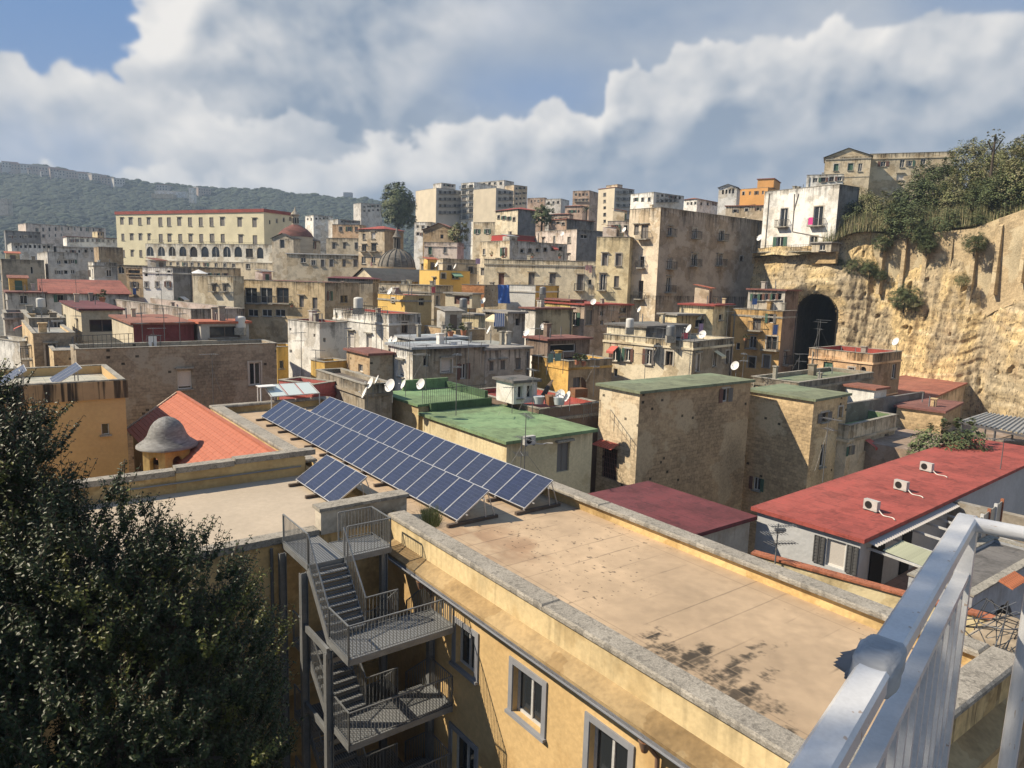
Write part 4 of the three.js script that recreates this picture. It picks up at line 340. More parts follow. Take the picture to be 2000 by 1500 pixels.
{"n":"balcony_house","l":"ochre house with three tiers of balconies and glazed loft","c":"house","x":28.52,"z":-76.0,"y":-1,"h":24.42,"yaw":-48,"u":5.7,"v":4,"w":"ochre","r":"flat","rc":"greyd","ph":0.2,"t":"stain","w2":"brownd","tag":"balcony tier house","W":[["L",2.74,22.83,0.92,1.22,"K"],["L",1.26,23.59,0.56,0.98,"D"],["L",3.04,20.9,0.81,1.34,"K"],["L",0.93,20.96,1.12,1.43,"K"],["L",2.98,18.65,0.81,1.24,"D"],["L",1.33,18.93,0.73,1.33,"S"],["L",4.71,20.31,0.48,0.8,"D"],["R",1.73,19.3,0.9,1.39,"K"]]},
{"n":"glass_loft","l":"glazed roof loft with dull red roof on balcony house","c":"loft","x":29.74,"z":-79.0,"y":23.44,"h":2.12,"yaw":-48,"u":4.22,"v":4,"w":"greyst","r":"slab","rc":"brownred","ph":0.5,"t":"stain","w2":"brownd","W":[["L",3.37,1.27,0.54,0.75,"F"],["L",2.67,1.32,0.53,0.74,"F"],["L",1.98,1.38,0.53,0.74,"F"],["L",1.3,1.43,0.52,0.73,"F"],["L",0.63,1.49,0.51,0.73,"F"]]},
{"n":"orange_house","l":"peach house with sunken red roof near the cave","c":"house","x":35.54,"z":-70.0,"y":-1,"h":20.67,"yaw":-40,"u":6.6,"v":6.73,"w":"peach","r":"flat","rc":"red","ph":0.5,"t":"stain","w2":"brownw","tag":"peach house","W":[["L",4.45,19.05,0.97,0.74,"V"],["L",2.0,18.91,0.56,0.41,"D"],["L",0.84,19.09,0.6,0.51,"A"],["R",5.23,18.67,1.01,1.52,"D"]]},
{"n":"flat_annex","l":"wide low annex with stained grey-green roof","c":"house","x":23.56,"z":-58.0,"y":-1,"h":19.21,"yaw":-40,"u":4.33,"v":13.8,"w":"tuffd","r":"flat","rc":"greygreen","ph":0.3,"t":"stain","tag":"stained roof annex","W":[["R",9.2,18.36,0.81,0.48,"D"]]},
{"n":"white_hut","l":"small white chimney hut with orange tiled step by red shed","c":"house","x":30.87,"z":-60.0,"y":-1,"h":18.52,"yaw":-37,"u":2.5,"v":2.15,"w":"white","r":"slab","rc":"redbrown","ph":0.5,"t":"plain"},
{"n":"white_hut","l":"white roof hut with pale flat cap on junk terrace","c":"house","x":0.13,"z":-47.0,"y":17.68,"h":1.46,"yaw":-37,"u":2,"v":2.0,"w":"white","r":"slab","rc":"greyd","ph":0.5,"t":"plain","tag":"white junk hut","W":[["R",0.54,0.79,0.39,0.84,"F"],["R",1.33,0.77,0.44,0.85,"D"]]},
{"n":"junk_terrace","l":"cluttered terrace house with red floor behind green roof","c":"house","x":1.9,"z":-46.0,"y":-1,"h":18.56,"yaw":-37,"u":9,"v":5.56,"w":"brownd","r":"flat","rc":"red","ph":0.3,"t":"plain","tag":"cluttered terrace"},
{"n":"ochre_house","l":"smooth ochre house with stained cornice at left edge","c":"house","x":-34.03,"z":-30.97,"y":-1,"h":20.68,"yaw":-37,"u":7.5,"v":15.0,"w":"ochreh","r":"flat","rc":"pave","ph":0.5,"t":"clean","tag":"left ochre house","band":1.0,"W":[["R",10.25,18.32,0.9,1.66,"F"],["R",13.92,17.94,0.4,0.65,"F"]]},
{"n":"red_roof_house","l":"single-storey grey house with broad bright red roof at right","c":"house","x":14.5,"z":-28.0,"y":6,"h":9.79,"yaw":-40,"u":4.71,"v":26.83,"w":"greyh","r":"slab","rc":"red","ph":0.5,"t":"clean","tag":"broad red roof","W":[["L",0.98,8.88,0.81,1.19,"W"]]},
{"n":"courtyard_house","l":"grey-blue courtyard wall with dark arch below the white railing","c":"house","x":15.21,"z":-22.0,"y":2,"h":14.19,"yaw":-37,"u":2,"v":7,"w":"blueg","r":"flat","rc":"greyd","ph":0.1,"t":"plain","tag":"courtyard house","W":[["R",2.75,12.53,2.94,1.27,"A"]]},
{"n":"added_shade_house","l":"unseen plain house added left of the view to shade the lower court","c":"house","x":-13.2,"z":8.0,"y":-1,"h":24.6,"yaw":-90,"u":9,"v":23,"w":"beige","r":"flat","rc":"grey","ph":0.5,"t":"plain","tag":"added_neighbour"},  // unseen house, added to keep the sun off the lower tree and court
{"n":"side_house","l":"low cream house beyond the right edge beside the red-roofed house","c":"house","x":33,"z":-22,"y":-1,"h":11,"yaw":-37,"u":9,"v":10,"w":"creamst","r":"slab","rc":"tilered","ph":0.5,"t":"stain","W":[["L",1.12,16.08,0.87,1.69,"F"],["L",1.66,12.83,0.74,1.47,"D"],["L",4.55,16.04,0.77,1.35,"F"],["L",7.13,16.0,0.63,1.62,"K"],["L",7.92,12.73,0.91,1.65,"F"],["R",1.78,16.08,0.67,1.39,"D"],["R",4.68,12.7,0.67,1.5,"S"],["R",8.02,12.7,0.94,1.76,"B"]]},
{"n":"side_house","l":"grey house beyond the right edge below the cliff","c":"house","x":44,"z":-34,"y":-1,"h":13.5,"yaw":-37,"u":9,"v":10,"w":"greyst","r":"slab","rc":"grey","ph":0.5,"t":"stain","W":[["L",1.12,16.08,0.87,1.69,"F"],["L",1.66,12.83,0.74,1.47,"D"],["L",4.55,16.04,0.77,1.35,"F"],["L",7.13,16.0,0.63,1.62,"K"],["L",7.92,12.73,0.91,1.65,"F"],["R",1.78,16.08,0.67,1.39,"D"],["R",4.68,12.7,0.67,1.5,"S"],["R",8.02,12.7,0.94,1.76,"B"]]},
{"n":"side_house","l":"pale pink house beyond the right edge near the camera","c":"house","x":26,"z":-9,"y":-1,"h":10.5,"yaw":-37,"u":9,"v":10,"w":"pinkp","r":"slab","rc":"redbrown","ph":0.5,"t":"stain","W":[["L",1.12,16.08,0.87,1.69,"F"],["L",1.66,12.83,0.74,1.47,"D"],["L",4.55,16.04,0.77,1.35,"F"],["L",7.13,16.0,0.63,1.62,"K"],["L",7.92,12.73,0.91,1.65,"F"],["R",1.78,16.08,0.67,1.39,"D"],["R",4.68,12.7,0.67,1.5,"S"],["R",8.02,12.7,0.94,1.76,"B"]]}
];
const PT={"gable":[-21.8,17.96,-46.0,3.1,0.7],"cupola":[-17.78,16.99,-36.0],"ac_green":[1.0,17.95,-37.0],"acs":[[16.63,15.58,-31.5],[19.87,15.39,-35.0],[23.45,15.14,-39.0]],"canopy":[[31.93,16.89,-50.0],[36.9,16.26,-46.0],[43.5,16.03,-54.0],[38.39,16.35,-57.0]],"blueroof":[[29.66,14.58,-45.0],[34.06,14.51,-42.0],[39.92,13.9,-49.0],[34.13,14.04,-51.0]],"tree_right":[28.55,14.9,-46.0],"dome":[-23.03,27.59,-140.0],"cdome":[-55.44,35.46,-182.0],"bigtree":[-42.63,46.09,-262.0],"tree2":[-11.97,32.67,-150.0],"palm":[20.51,43.77,-215.0],"tree3":[5.52,37.84,-160.0],"gardenwall":[[9.98,15.76,-26.0],[13.53,15.91,-23.0]],"ant_near":[10.07,15.97,-25.5],"ridge":[[-989.08,173.92,-1150.0],[-908.14,180.84,-1150.0],[-811.98,178.88,-1150.0],[-788.02,177.22,-1150.0],[-763.94,177.12,-1150.0],[-731.97,174.91,-1150.0],[-692.03,171.36,-1150.0],[-652.22,164.69,-1150.0],[-604.29,158.24,-1150.0],[-548.11,154.35,-1150.0],[-491.82,152.02,-1150.0],[-443.49,151.82,-1150.0],[-395.14,152.39,-1150.0],[-362.99,148.6,-1150.0],[-314.67,145.26,-1150.0],[-250.18,141.58,-1150.0],[-201.77,138.23,-1150.0],[-137.15,133.76,-1150.0],[-7.84,129.54,-1150.0]],"ridgehouses":[[-782.91,175.87,-1120.0,26],[-774.85,179.12,-1120.0,20],[-757.85,176.57,-1120.0,24],[-745.37,176.16,-1120.0,22],[-728.29,174.38,-1120.0,26],[-716.65,173.19,-1120.0,24],[-703.47,171.29,-1120.0,22],[-689.51,169.41,-1120.0,20],[-673.98,167.57,-1120.0,26],[-658.43,165.73,-1120.0,22],[-642.84,164.65,-1120.0,22],[-627.41,160.53,-1120.0,18],[-611.8,159.45,-1120.0,16],[-541.6,152.3,-1120.0,18],[-482.89,149.39,-1120.0,20],[-697.55,166.15,-1120.0,20],[-739.58,169.52,-1120.0,18],[-720.97,167.01,-1120.0,18],[-760.29,164.39,-1120.0,22],[-783.83,163.73,-1120.0,30]],"hillbits":[[-473.48,128.84,-1000.0,42,4],[-449.07,132.76,-1010.0,7,10],[-479.28,124.82,-990.0,30,3],[-277.88,148.59,-1200.0,14,24],[-565.04,93.18,-800.0,16,9]],"cliff":[[36.1,-110,14.83,30.61],[38.15,-106,15.34,30.83],[41.45,-102.6,14.91,30.94],[46.04,-99.3,13.41,33.82],[49.29,-97,12.76,34.02],[51.92,-94,12.6,34.01],[54.27,-91,12.68,34.12],[56.36,-88,12.84,34.44],[58.2,-85,12.9,34.95],[59.05,-81,13.14,35.72],[59.86,-76,13.73,36.27],[59.56,-68,14.69,36.72],[61.42,-60,15.39,36.9]],"cave":[[42.8,20.2,-104.0],[42.36,25.15,-104.0],[40.12,20.12,-104.0],[45.56,20.28,-104.0]],"buttress":[[[45.58,33.74,-99.5],[45.9,30.44,-99.5]],[[47.12,33.37,-96.2],[47.64,28.37,-96.2]],[[48.77,33.49,-94.2],[49.44,27.21,-94.2]],[[50.41,33.21,-92.2],[51.15,26.48,-92.2]],[[51.94,33.43,-90.0],[52.96,24.65,-90.0]],[[53.53,33.61,-87.5],[54.38,26.62,-87.5]],[[54.83,34.64,-85.0],[55.57,28.77,-85.0]],[[55.9,35.54,-82.0],[56.61,30.19,-82.0]],[[56.77,35.92,-77.5],[57.44,31.15,-77.5]]],"bushes":[[46.83,36.53,-102.0,3.4,0],[50.37,38.44,-106.0,3.0,1],[49.68,37.11,-100.0,3.0,1],[50.06,35.17,-97.0,2.4,1],[50.95,35.69,-95.0,3.6,0],[53.97,38.71,-98.0,4.2,0],[59.16,42.0,-104.0,4.0,0],[54.24,34.89,-92.0,3.2,0],[51.2,33.22,-92.0,1.6,0],[56.43,37.68,-94.0,3.6,1],[59.26,40.71,-97.0,3.8,1],[62.95,44.91,-102.0,3.4,1],[57.71,37.9,-90.0,3.2,0],[61.5,41.64,-94.0,3.6,1],[64.55,43.95,-96.0,3.8,1],[58.43,38.17,-87.0,3.8,0],[59.62,39.82,-86.0,4.0,1],[56.03,34.92,-88.0,1.5,0],[46.33,29.4,-99.0,1.6,0],[47.62,29.05,-97.0,1.5,0],[48.59,28.06,-96.0,1.0,0],[45.01,29.74,-100.5,1.2,0],[50.52,25.47,-93.0,2.1,0],[42.35,26.1,-104.0,0.7,0],[53.96,27.54,-87.0,1.0,1],[65.25,41.28,-100.0,3,0],[48.28,32.37,-95.6,1.5,0],[51.67,31.92,-91.2,1.4,0],[54.56,32.07,-86.4,1.6,0],[51.52,24.54,-92.0,1.2,1]],"far_tree":[57.74,45.03,-90.0],"tarp":[-2.11,25.25,-88.0],"stripe":[-1.77,22.85,-65.0],"umbrella":[-56.34,25.36,-128.0],"table":[-16.09,17.89,-46.0],"pergola2":[-15.41,18.07,-45.0],"partition":[[18.37,15.25,-27.0],[21.49,14.8,-30.0]],"tiles":[16.44,16.45,-22.5],"yard":[11.92,17.12,-17.0]};
const DISHES=[[-9.17,18.97,-46.0,0.9,"dark flat annex"],[-8.86,19.11,-46.5,0.8,"dark flat annex"],[-7.72,19.0,-45.0,1.0,"dark flat annex"],[-9.44,18.4,-45.5,0.9,"dark flat annex"],[-6.72,19.27,-44.0,0.7,"green roof house"],[-5.57,19.38,-43.5,0.8,"green roof house"],[-2.18,21.23,-66.0,1.0,"low stone wall house"],[1.17,21.54,-60.0,0.8,"brown roofed room"],[-3.58,23.33,-84.0,0.9,"cream ac house"],[-12.98,24.18,-78.0,1.0,"two-tone yellow house"],[-13.63,24.21,-78.5,0.8,"two-tone yellow house"],[-11.6,27.76,-107.0,1.0,"low yellow house"],[-8.86,27.54,-107.0,1.0,"low yellow house"],[3.24,18.56,-46.0,0.85,"cluttered terrace"],[3.71,18.53,-45.6,0.85,"cluttered terrace"],[-10.32,20.56,-60.0,0.8,"metal roof loft"],[-9.89,20.57,-59.5,0.9,"metal roof loft"],[16.3,21.86,-66.0,1.0,"peeling cream house"],[17.3,21.45,-65.0,0.9,"peeling cream house"],[18.6,19.34,-59.0,0.9,"stained roof annex"],[39.29,20.73,-73.0,1.0,"peach house"],[9.32,23.58,-84.0,0.9,"red-roofed pink house"],[33.92,32.6,-101.0,1.1,"white cliff house"],[-30.07,18.11,-42.0,0.8,"left ochre house"],[2.83,21.64,-67.0,0.8,"striped cloth house"],[15.47,22.69,-88.0,0.9,"small cream hut"],[17.25,34.24,-116.0,1.0,"two-window pink house"],[8.36,34.27,-131.0,1.0,"dark sided house"]];
const ANTENNAS=[[-13.49,19.16,-58.0,2.5,"small-window stone house"],[-10.58,19.36,-57.0,2.46,"bright white house"],[-7.72,18.73,-53.0,4.5,"shabby grey house"],[-17.33,18.12,-58.0,3.09,"narrow white tower"],[-15.6,18.18,-56.0,1.85,"narrow white tower"],[-7.12,18.69,-52.0,1.68,"shabby grey house"],[-6.24,18.85,-51.0,2.31,"green roof house"],[-3.47,18.59,-44.0,2.69,"green roof house"],[-3.26,18.8,-52.0,5.05,"shabby grey house"],[-2.5,20.11,-56.0,0.89,"three-window grey house"],[0.75,16.53,-35.0,2.82,"green roof house"],[0.57,16.39,-35.5,1.66,"green roof house"],[19.49,15.25,-43.0,2.88,"pale stone block"],[31.12,19.86,-73.0,2.73,"peach house"],[31.55,19.82,-73.5,2.96,"peach house"],[27.48,18.55,-68.0,1.17,"stained roof annex"],[-21.7,16.32,-51.0,3.74,"long stone house"],[-27.52,20.2,-56.0,2.74,"long stone house"],[-26.3,20.23,-56.0,2.34,"long stone house"],[-28.74,20.17,-55.0,2.45,"long stone house"],[-27.9,20.24,-55.0,1.23,"maroon roof hut"],[-40.58,20.12,-66.0,2.14,"thin-roof house"],[-54.94,20.72,-80.0,2.88,"small grey house"],[-54.11,20.06,-82.0,4.72,"red tiled house"],[-56.33,21.76,-92.0,2.98,"red tiled house"],[-41.93,22.08,-85.0,2.08,"pink parapet house"],[13.03,19.94,-62.0,2.23,"peeling cream house"],[10.87,17.75,-58.0,2.5,"peeling cream house"],[15.8,20.02,-62.0,1.78,"peeling cream house"],[22.13,21.63,-74.0,2.34,"cream red-roof house"],[19.56,19.38,-60.0,0.95,"balcony tier house"],[11.31,20.71,-83.0,2.63,"red-roofed pink house"],[7.93,20.47,-85.0,3.36,"red-roofed pink house"],[-2.47,22.02,-82.0,1.53,"orange brick hut"],[28.29,15.08,-40.0,2.68,"broad red roof"],[-13.31,19.95,-69.0,1.49,"bright white house"],[-15.08,22.24,-72.0,1.04,"bright white house"],[2.19,19.4,-60.0,2.59,"brown roofed room"],[1.38,17.89,-46.0,2.32,"cluttered terrace"],[0.05,17.51,-46.0,2.15,"cluttered terrace"],[6.38,18.27,-55.0,1.78,"awning house"]];
const WASH=[[-56.52,23.0,-107.0,1.23,0.2,"narrow stone house"],[15.5,21.66,-64.0,1.2,0.6,"peeling cream house"],[18.93,22.09,-72.0,0.83,0.6,"small cream hut"],[27.51,22.04,-75.0,0.86,0.5,"balcony tier house"],[3.43,20.18,-57.0,1.64,0.6,"awning house"],[-5.98,29.1,-117.0,1.18,0.3,"long cream wall"],[0.38,20.95,-78.0,0.9,0.5,"olive house"],[10.57,28.26,-104.0,1.2,0.3,"cream palazzo wing"],[-28.29,28.51,-144.0,1.45,0.4,"brick palazzo balcony"],[-4.62,20.86,-57.0,1.07,0.6,"metal roof loft"],[-27.88,20.83,-55.0,0.95,0.64,"maroon roof hut"],[26.16,24.65,-78.0,1.01,0.5,"glazed loft"],[-9.98,24.75,-90.0,1.17,0.5,"tan stone house"]];
const TANKS=[[-15.48,22.68,-71.0,0.9,"bright white house"],[-5.4,22.87,-76.0,0.8,"cream ac house"],[10.42,21.97,-64.0,0.7,"dark roof room"],[13.92,21.41,-63.0,0.8,"peeling cream house"],[-23.02,21.27,-60.0,0.8,"tile lean-to"],[3.53,24.18,-90.0,0.8,"low white garden wall"],[-49.74,21.63,-75.0,0.8,"thin-roof house"]];
const PLANTS=[[-3.48,29.1,-104.0,1.4,"long cream wall, first of four"],[-1.85,29.0,-104.0,1.5,"long cream wall, second of four"],[2.42,29.05,-104.0,1.4,"long cream wall, third of four"],[6.33,29.09,-104.0,1.5,"long cream wall, last of four"],[5.19,19.32,-57.0,1.8,"awning house balcony, left"],[5.73,19.25,-57.0,1.8,"awning house balcony, right"],[-30.19,21.34,-97.0,1.6,"loggia balcony"],[-49.58,21.82,-86.0,3,"pink parapet house"],[24.09,20.36,-74.0,1.2,"balcony tier house"],[-5.04,21.3,-57.0,2,"metal roof loft, left"],[-4.01,21.41,-57.0,2,"metal roof loft, right"]];
const JUNK=[[1.82,17.79,-47.0,2],[2.2,17.91,-48.0,1],[2.69,17.84,-46.5,0],[3.13,17.94,-46.0,2],[4.62,18.08,-48.5,0],[5.09,18.19,-49.0,1]];
const RAILS=[[[4.57,17.52,-44.0],[5.97,17.22,-47.0],0.9,"tall brown block terrace"],[[-4.55,28.26,-103.6],[3.91,28.43,-103.8],0.6,"long cream wall"],[[-95.29,32.55,-187.0],[-64.39,32.5,-186.5],0.8,"monastery terrace"],[[-30.38,20.42,-49.0],[-28.43,20.36,-53.0],0.8,"long stone house"],[[-19.02,21.83,-76.0],[-12.41,22.27,-69.8],0.7,"bright white house"],[[-9.38,19.91,-56.0],[-7.87,20.16,-54.0],0.9,"shabby grey house"],[[37.46,31.6,-110.0],[41.15,31.37,-105.5],0.8,"white cliff house ledge"]];
// ------------------------------------------------------------------ ground
function terrainY(x, d) { let t = d > 100 ? Math.min(1, (d - 100) / 220) : 0; const lean = 1 / (1 + Math.exp(-(x / Math.max(d, 1) + .12) * 9)); return t * (12 + 26 * lean); }
{
  const NX = 90, NZ = 110, pos = [], uv = [], idx = [];
  for (let j = 0; j <= NZ; j++) { const d = -120 + Math.pow(j / NZ, 2.2) * 3600; for (let i = 0; i <= NX; i++) { const a = (i / NX - .5) * 2, x = a * (140 + Math.max(d, 0) * 1.1); pos.push(x, d > 0 ? terrainY(x, d) - 1.2 : -1.2, -d); uv.push(x, d); } }
  for (let j = 0; j < NZ; j++) for (let i = 0; i < NX; i++) { const k = j * (NX + 1) + i; idx.push(k, k + 1, k + NX + 2, k, k + NX + 2, k + NX + 1); }
  const g = new THREE.BufferGeometry(); g.setAttribute('position', new THREE.Float32BufferAttribute(pos, 3)); g.setAttribute('uv', new THREE.Float32BufferAttribute(uv, 2)); g.setIndex(idx); g.computeVertexNormals();
  const m = shade(new THREE.Mesh(g, std([.13, .12, .10], { map: T.roof }))); m.name = 'ground'; m.userData.kind = 'structure'; scene.add(m);
}
// ------------------------------------------------------------------ windows, shutters, balconies (shared geometries)
const geoCache = new Map();
const cached = (k, f) => { if (!geoCache.has(k)) geoCache.set(k, f()); return geoCache.get(k); };
const r1 = v => Math.max(.2, Math.round(v * 10) / 10);
function frameGeo(w, h, mull = true) { return cached(`f${w},${h},${mull}`, () => { const b = Math.min(.08, w * .12), g = new GB(); g.box(-w / 2, -h / 2, -.03, -w / 2 + b, h / 2, .03).box(w / 2 - b, -h / 2, -.03, w / 2, h / 2, .03).box(-w / 2 + b, h / 2 - b, -.03, w / 2 - b, h / 2, .03).box(-w / 2 + b, -h / 2, -.03, w / 2 - b, -h / 2 + b, .03); if (mull && w > .55) g.box(-.04, -h / 2 + b, -.028, .04, h / 2 - b, .035); return g.geo(); }); }
function louvreGeo(w, h) { return cached(`l${w},${h}`, () => { const g = new GB(), n = Math.max(4, Math.round(h / .16)), s = h / n; for (const x of [-w / 4, w / 4]) { const hw = w / 4 - .012; g.box(x - hw, -h / 2, -.02, x - hw + .05, h / 2, .02).box(x + hw - .05, -h / 2, -.02, x + hw, h / 2, .02); for (let i = 0; i < n; i++) { const y = -h / 2 + i * s; g.quad([x - hw + .05, y, .018], [x + hw - .05, y, .018], [x + hw - .05, y + s, -.015], [x - hw + .05, y + s, -.015]); g.quad([x - hw + .05, y + s, -.015], [x + hw - .05, y + s, -.015], [x + hw - .05, y + s, .018], [x - hw + .05, y + s, .018]); } } return g.geo(); }); }
function blindGeo(w, h) { return cached(`b${w},${h}`, () => { const g = new GB(), n = Math.max(4, Math.round(h * .82 / .07)), y1 = h / 2, y0 = -h * .32, s = (y1 - y0) / n; for (let i = 0; i < n; i++) g.quad([-w / 2 + .04, y0 + i * s, 0], [w / 2 - .04, y0 + i * s, 0], [w / 2 - .04, y0 + (i + 1) * s, .012], [-w / 2 + .04, y0 + (i + 1) * s, .012]); g.box(-w / 2 + .04, y0 - .05, -.01, w / 2 - .04, y0, .03); return g.geo(); }); }
function paneGeo(w, h) { return cached(`p${w},${h}`, () => new THREE.PlaneGeometry(w, h)); }
function sillGeo(w) { return cached(`s${w}`, () => boxGeo(-w / 2 - .1, -.08, -.02, w / 2 + .1, 0, .16)); }
function hoodGeo(w) { return cached(`h${w}`, () => boxGeo(-w / 2 - .16, 0, -.02, w / 2 + .16, .11, .24)); }
function slabGeo(w, dep) { return cached(`d${w},${dep}`, () => boxGeo(-w / 2, -.14, 0, w / 2, 0, dep)); }
function railGeo(w, dep) { return cached(`r${w},${dep}`, () => { const g = new GB(), H = .95, n = Math.max(4, Math.round(w / .16)); g.bar([-w / 2, H, dep - .04], [w / 2, H, dep - .04], .05).bar([-w / 2 + .02, H, .02], [-w / 2 + .02, H, dep - .04], .05).bar([w / 2 - .02, H, .02], [w / 2 - .02, H, dep - .04], .05); for (let i = 0; i <= n; i++) { const x = -w / 2 + .02 + (w - .04) * i / n; g.bar([x, 0, dep - .04], [x, H, dep - .04], .022); } for (const s of [-1, 1]) for (let i = 1; i < 4; i++) g.bar([s * (w / 2 - .02), 0, dep * i / 4], [s * (w / 2 - .02), H, dep * i / 4], .022); return g.geo(); }); }
function grilleGeo(w, h) { return cached(`g${w},${h}`, () => { const g = new GB(); for (let i = 0; i <= 9; i++) { const x = -w / 2 + w * i / 9; g.bar([x, -h / 2, .12], [x, h / 2, .12], .035); } for (let i = 0; i <= 6; i++) { const y = -h / 2 + h * i / 6; g.bar([-w / 2, y, .12], [w / 2, y, .12], .03); } return g.geo(); }); }
const DEPTH = .24; let AWN = false;
const trimMats = [std([.62, .57, .48], { map: T.plain }), std([.46, .43, .38], { map: T.stain }), std([.70, .67, .60], { map: T.plain })], awnMats = [[.50, .12, .09], [.20, .34, .22], [.62, .55, .36], [.66, .64, .60]].map(c => std(c, { side: THREE.DoubleSide }));
function addWindow(bld, x, y, w0, h0, style, place, rot, rr) {
  const w = r1(w0), h = r1(h0);
  const at = (m, dx, dy, dz) => { const p = place(x + dx, y + dy, dz); m.position.set(...p); m.rotation.y = rot; return m; };
  const pane = (parent, m = M.glass) => { const q = part('pane', paneGeo(w0, h0), m, parent); q.position.set(0, 0, -.015); return q; };
  if (w0 > .55 && w0 < 1.6 && style !== 'A' && style !== 'W' && style !== 'G' && rr() < .5) at(part('surround', cached(`su${w},${h}`, () => { const t = .13; return new GB().box(-w / 2 - t, -h / 2, 0, -w / 2, h / 2 + t, .035).box(w / 2, -h / 2, 0, w / 2 + t, h / 2 + t, .035).box(-w / 2, h / 2, 0, w / 2, h / 2 + t, .035).geo(); }), trimMats[Math.floor(rr() * 3)], bld), 0, 0, .002).scale.set((w0 + .01) / w, (h0 + .01) / h, 1);
  if ((style === 'D' || style === 'F') && w0 > .5 && w0 < 1.3 && h0 < 2.4 && rr() < .28) for (const sx of [-1, 1]) at(part('open_shutter', louvreGeo(r1(w0 * .5), h), [M.shutter, M.shutterGreen, M.shutterBrown][Math.floor(rr() * 3)], bld), sx * (w0 / 2 + r1(w0 * .5) / 2 + .02), 0, .062);
  if (AWN && style !== 'W' && style !== 'G' && style !== 'A' && w0 > .6 && w0 < 1.8 && rr() < .10) at(part('awning', cached('aw' + w, () => new GB().quad([-w * .65, -.35, .9], [w * .65, -.35, .9], [w * .65, .1, .03], [-w * .65, .1, .03]).quad([-w * .65, -.55, .9], [w * .65, -.55, .9], [w * .65, -.35, .9], [-w * .65, -.35, .9]).geo()), awnMats[Math.floor(rr() * awnMats.length)], bld), 0, h0 / 2 + .06, 0);
  if (style === 'D' || style === 'A') { const f = at(part('window', frameGeo(w, h, rr() < .6), rr() < .5 ? M.frameDark : M.frame, bld), 0, 0, -DEPTH + .045); f.scale.set(w0 / w, h0 / h, 1); const p = part('pane', paneGeo(w, h), rr() < .6 ? M.glass : M.dark, f); p.position.z = -.012; if (style === 'D' && w0 > .7 && rr() < .55) at(part('sill', sillGeo(w), M.stone, bld), 0, -h0 / 2, 0); return; }
  if (style === 'S' || style === 'V' || style === 'R') { const f = at(part('shutter', louvreGeo(w, h), style === 'V' ? M.shutterGreen : style === 'R' ? M.shutterBrown : M.shutter, bld), 0, 0, -DEPTH + .09); f.scale.set(w0 / w, h0 / h, 1); const p = part('pane', paneGeo(w, h), M.dark, f); p.position.z = -.045; if (rr() < .5) at(part('hood', hoodGeo(w), M.stone, bld), 0, h0 / 2 + .1, 0); else at(part('sill', sillGeo(w), M.stone, bld), 0, -h0 / 2, 0); return; }
  if (style === 'F') { const f = at(part('window', frameGeo(w, h), M.frame, bld), 0, 0, -DEPTH + .08); f.scale.set(w0 / w, h0 / h, 1); const p = part('pane', paneGeo(w, h), M.glass, f); p.position.z = -.012; at(part('sill', sillGeo(w), M.stone, bld), 0, -h0 / 2, 0); return; }
  if (style === 'B') { const f = at(part('window', frameGeo(w, h, false), M.frame, bld), 0, 0, -DEPTH + .06); f.scale.set(w0 / w, h0 / h, 1); const p = part('pane', paneGeo(w, h), M.glass, f); p.position.z = -.02; const b = part('roller_blind', blindGeo(w, h), M.blind, f); b.position.z = .0; at(part('sill', sillGeo(w), M.stone, bld), 0, -h0 / 2, 0); at(part('hood', hoodGeo(w), M.stone, bld), 0, h0 / 2 + .15, 0); return; }
  if (style === 'W') { const f = at(part('window', frameGeo(w, h, false), M.frame, bld), 0, 0, -DEPTH + .1); f.scale.set(w0 / w, h0 / h, 1); const b = part('roller_shutter', cached('rs' + w + h, () => { const g = new GB(), n = Math.round(h / .06); for (let i = 0; i < n; i++) g.quad([-w / 2 + .06, -h / 2 + i * h / n, 0], [w / 2 - .06, -h / 2 + i * h / n, 0], [w / 2 - .06, -h / 2 + (i + 1) * h / n, .012], [-w / 2 + .06, -h / 2 + (i + 1) * h / n, .012]); return g.geo(); }), M.blind, f); b.position.z = 0; for (const sx of [-1, 1]) at(part('shutter', louvreGeo(r1(w * .62), h), M.iron, bld), sx * (w0 / 2 + r1(w * .62) / 2 + .05), 0, .05); return; }
  if (style === 'K') { const f = at(part('balcony_door', frameGeo(w, h), rr() < .5 ? M.frame : M.frameDark, bld), 0, 0, -DEPTH + .06); f.scale.set(w0 / w, h0 / h, 1); const p = part('pane', paneGeo(w, h), rr() < .7 ? M.glass : M.shutter, f); p.position.z = -.012; const dep = r1(Math.min(.8, w0 * .8)), bw = r1(w0 * 1.6); const b = at(part('balcony', slabGeo(bw, dep), M.stone, bld), 0, -h0 / 2 + .02, 0); part('railing', railGeo(bw, dep), M.iron, b); if (rr() < .4) at(part('hood', hoodGeo(w), M.stone, bld), 0, h0 / 2 + .1, 0); return; }
  if (style === 'G') { const f = at(part('door', paneGeo(w, h), M.dark, bld), 0, 0, -DEPTH + .03); f.scale.set(w0 / w, h0 / h, 1); part('grille', grilleGeo(w, h), M.shutterBrown, f); const a = at(part('awning', cached('awn' + w, () => { const g = new GB(); for (let i = 0; i < 8; i++) { const x0 = -w * .62 + w * 1.24 * i / 8, x1 = x0 + w * 1.24 / 8; g.quad([x0, .02, .85], [x1 - .02, .02, .85], [x1 - .02, .3, .02], [x0, .3, .02]); g.quad([x0, .3, .02], [x1 - .02, .3, .02], [x1 - .02, .27, .02], [x0, .27, .02]); } return g.geo(); }), M.awning, bld), 0, h0 / 2 + .12, 0); return; }
}
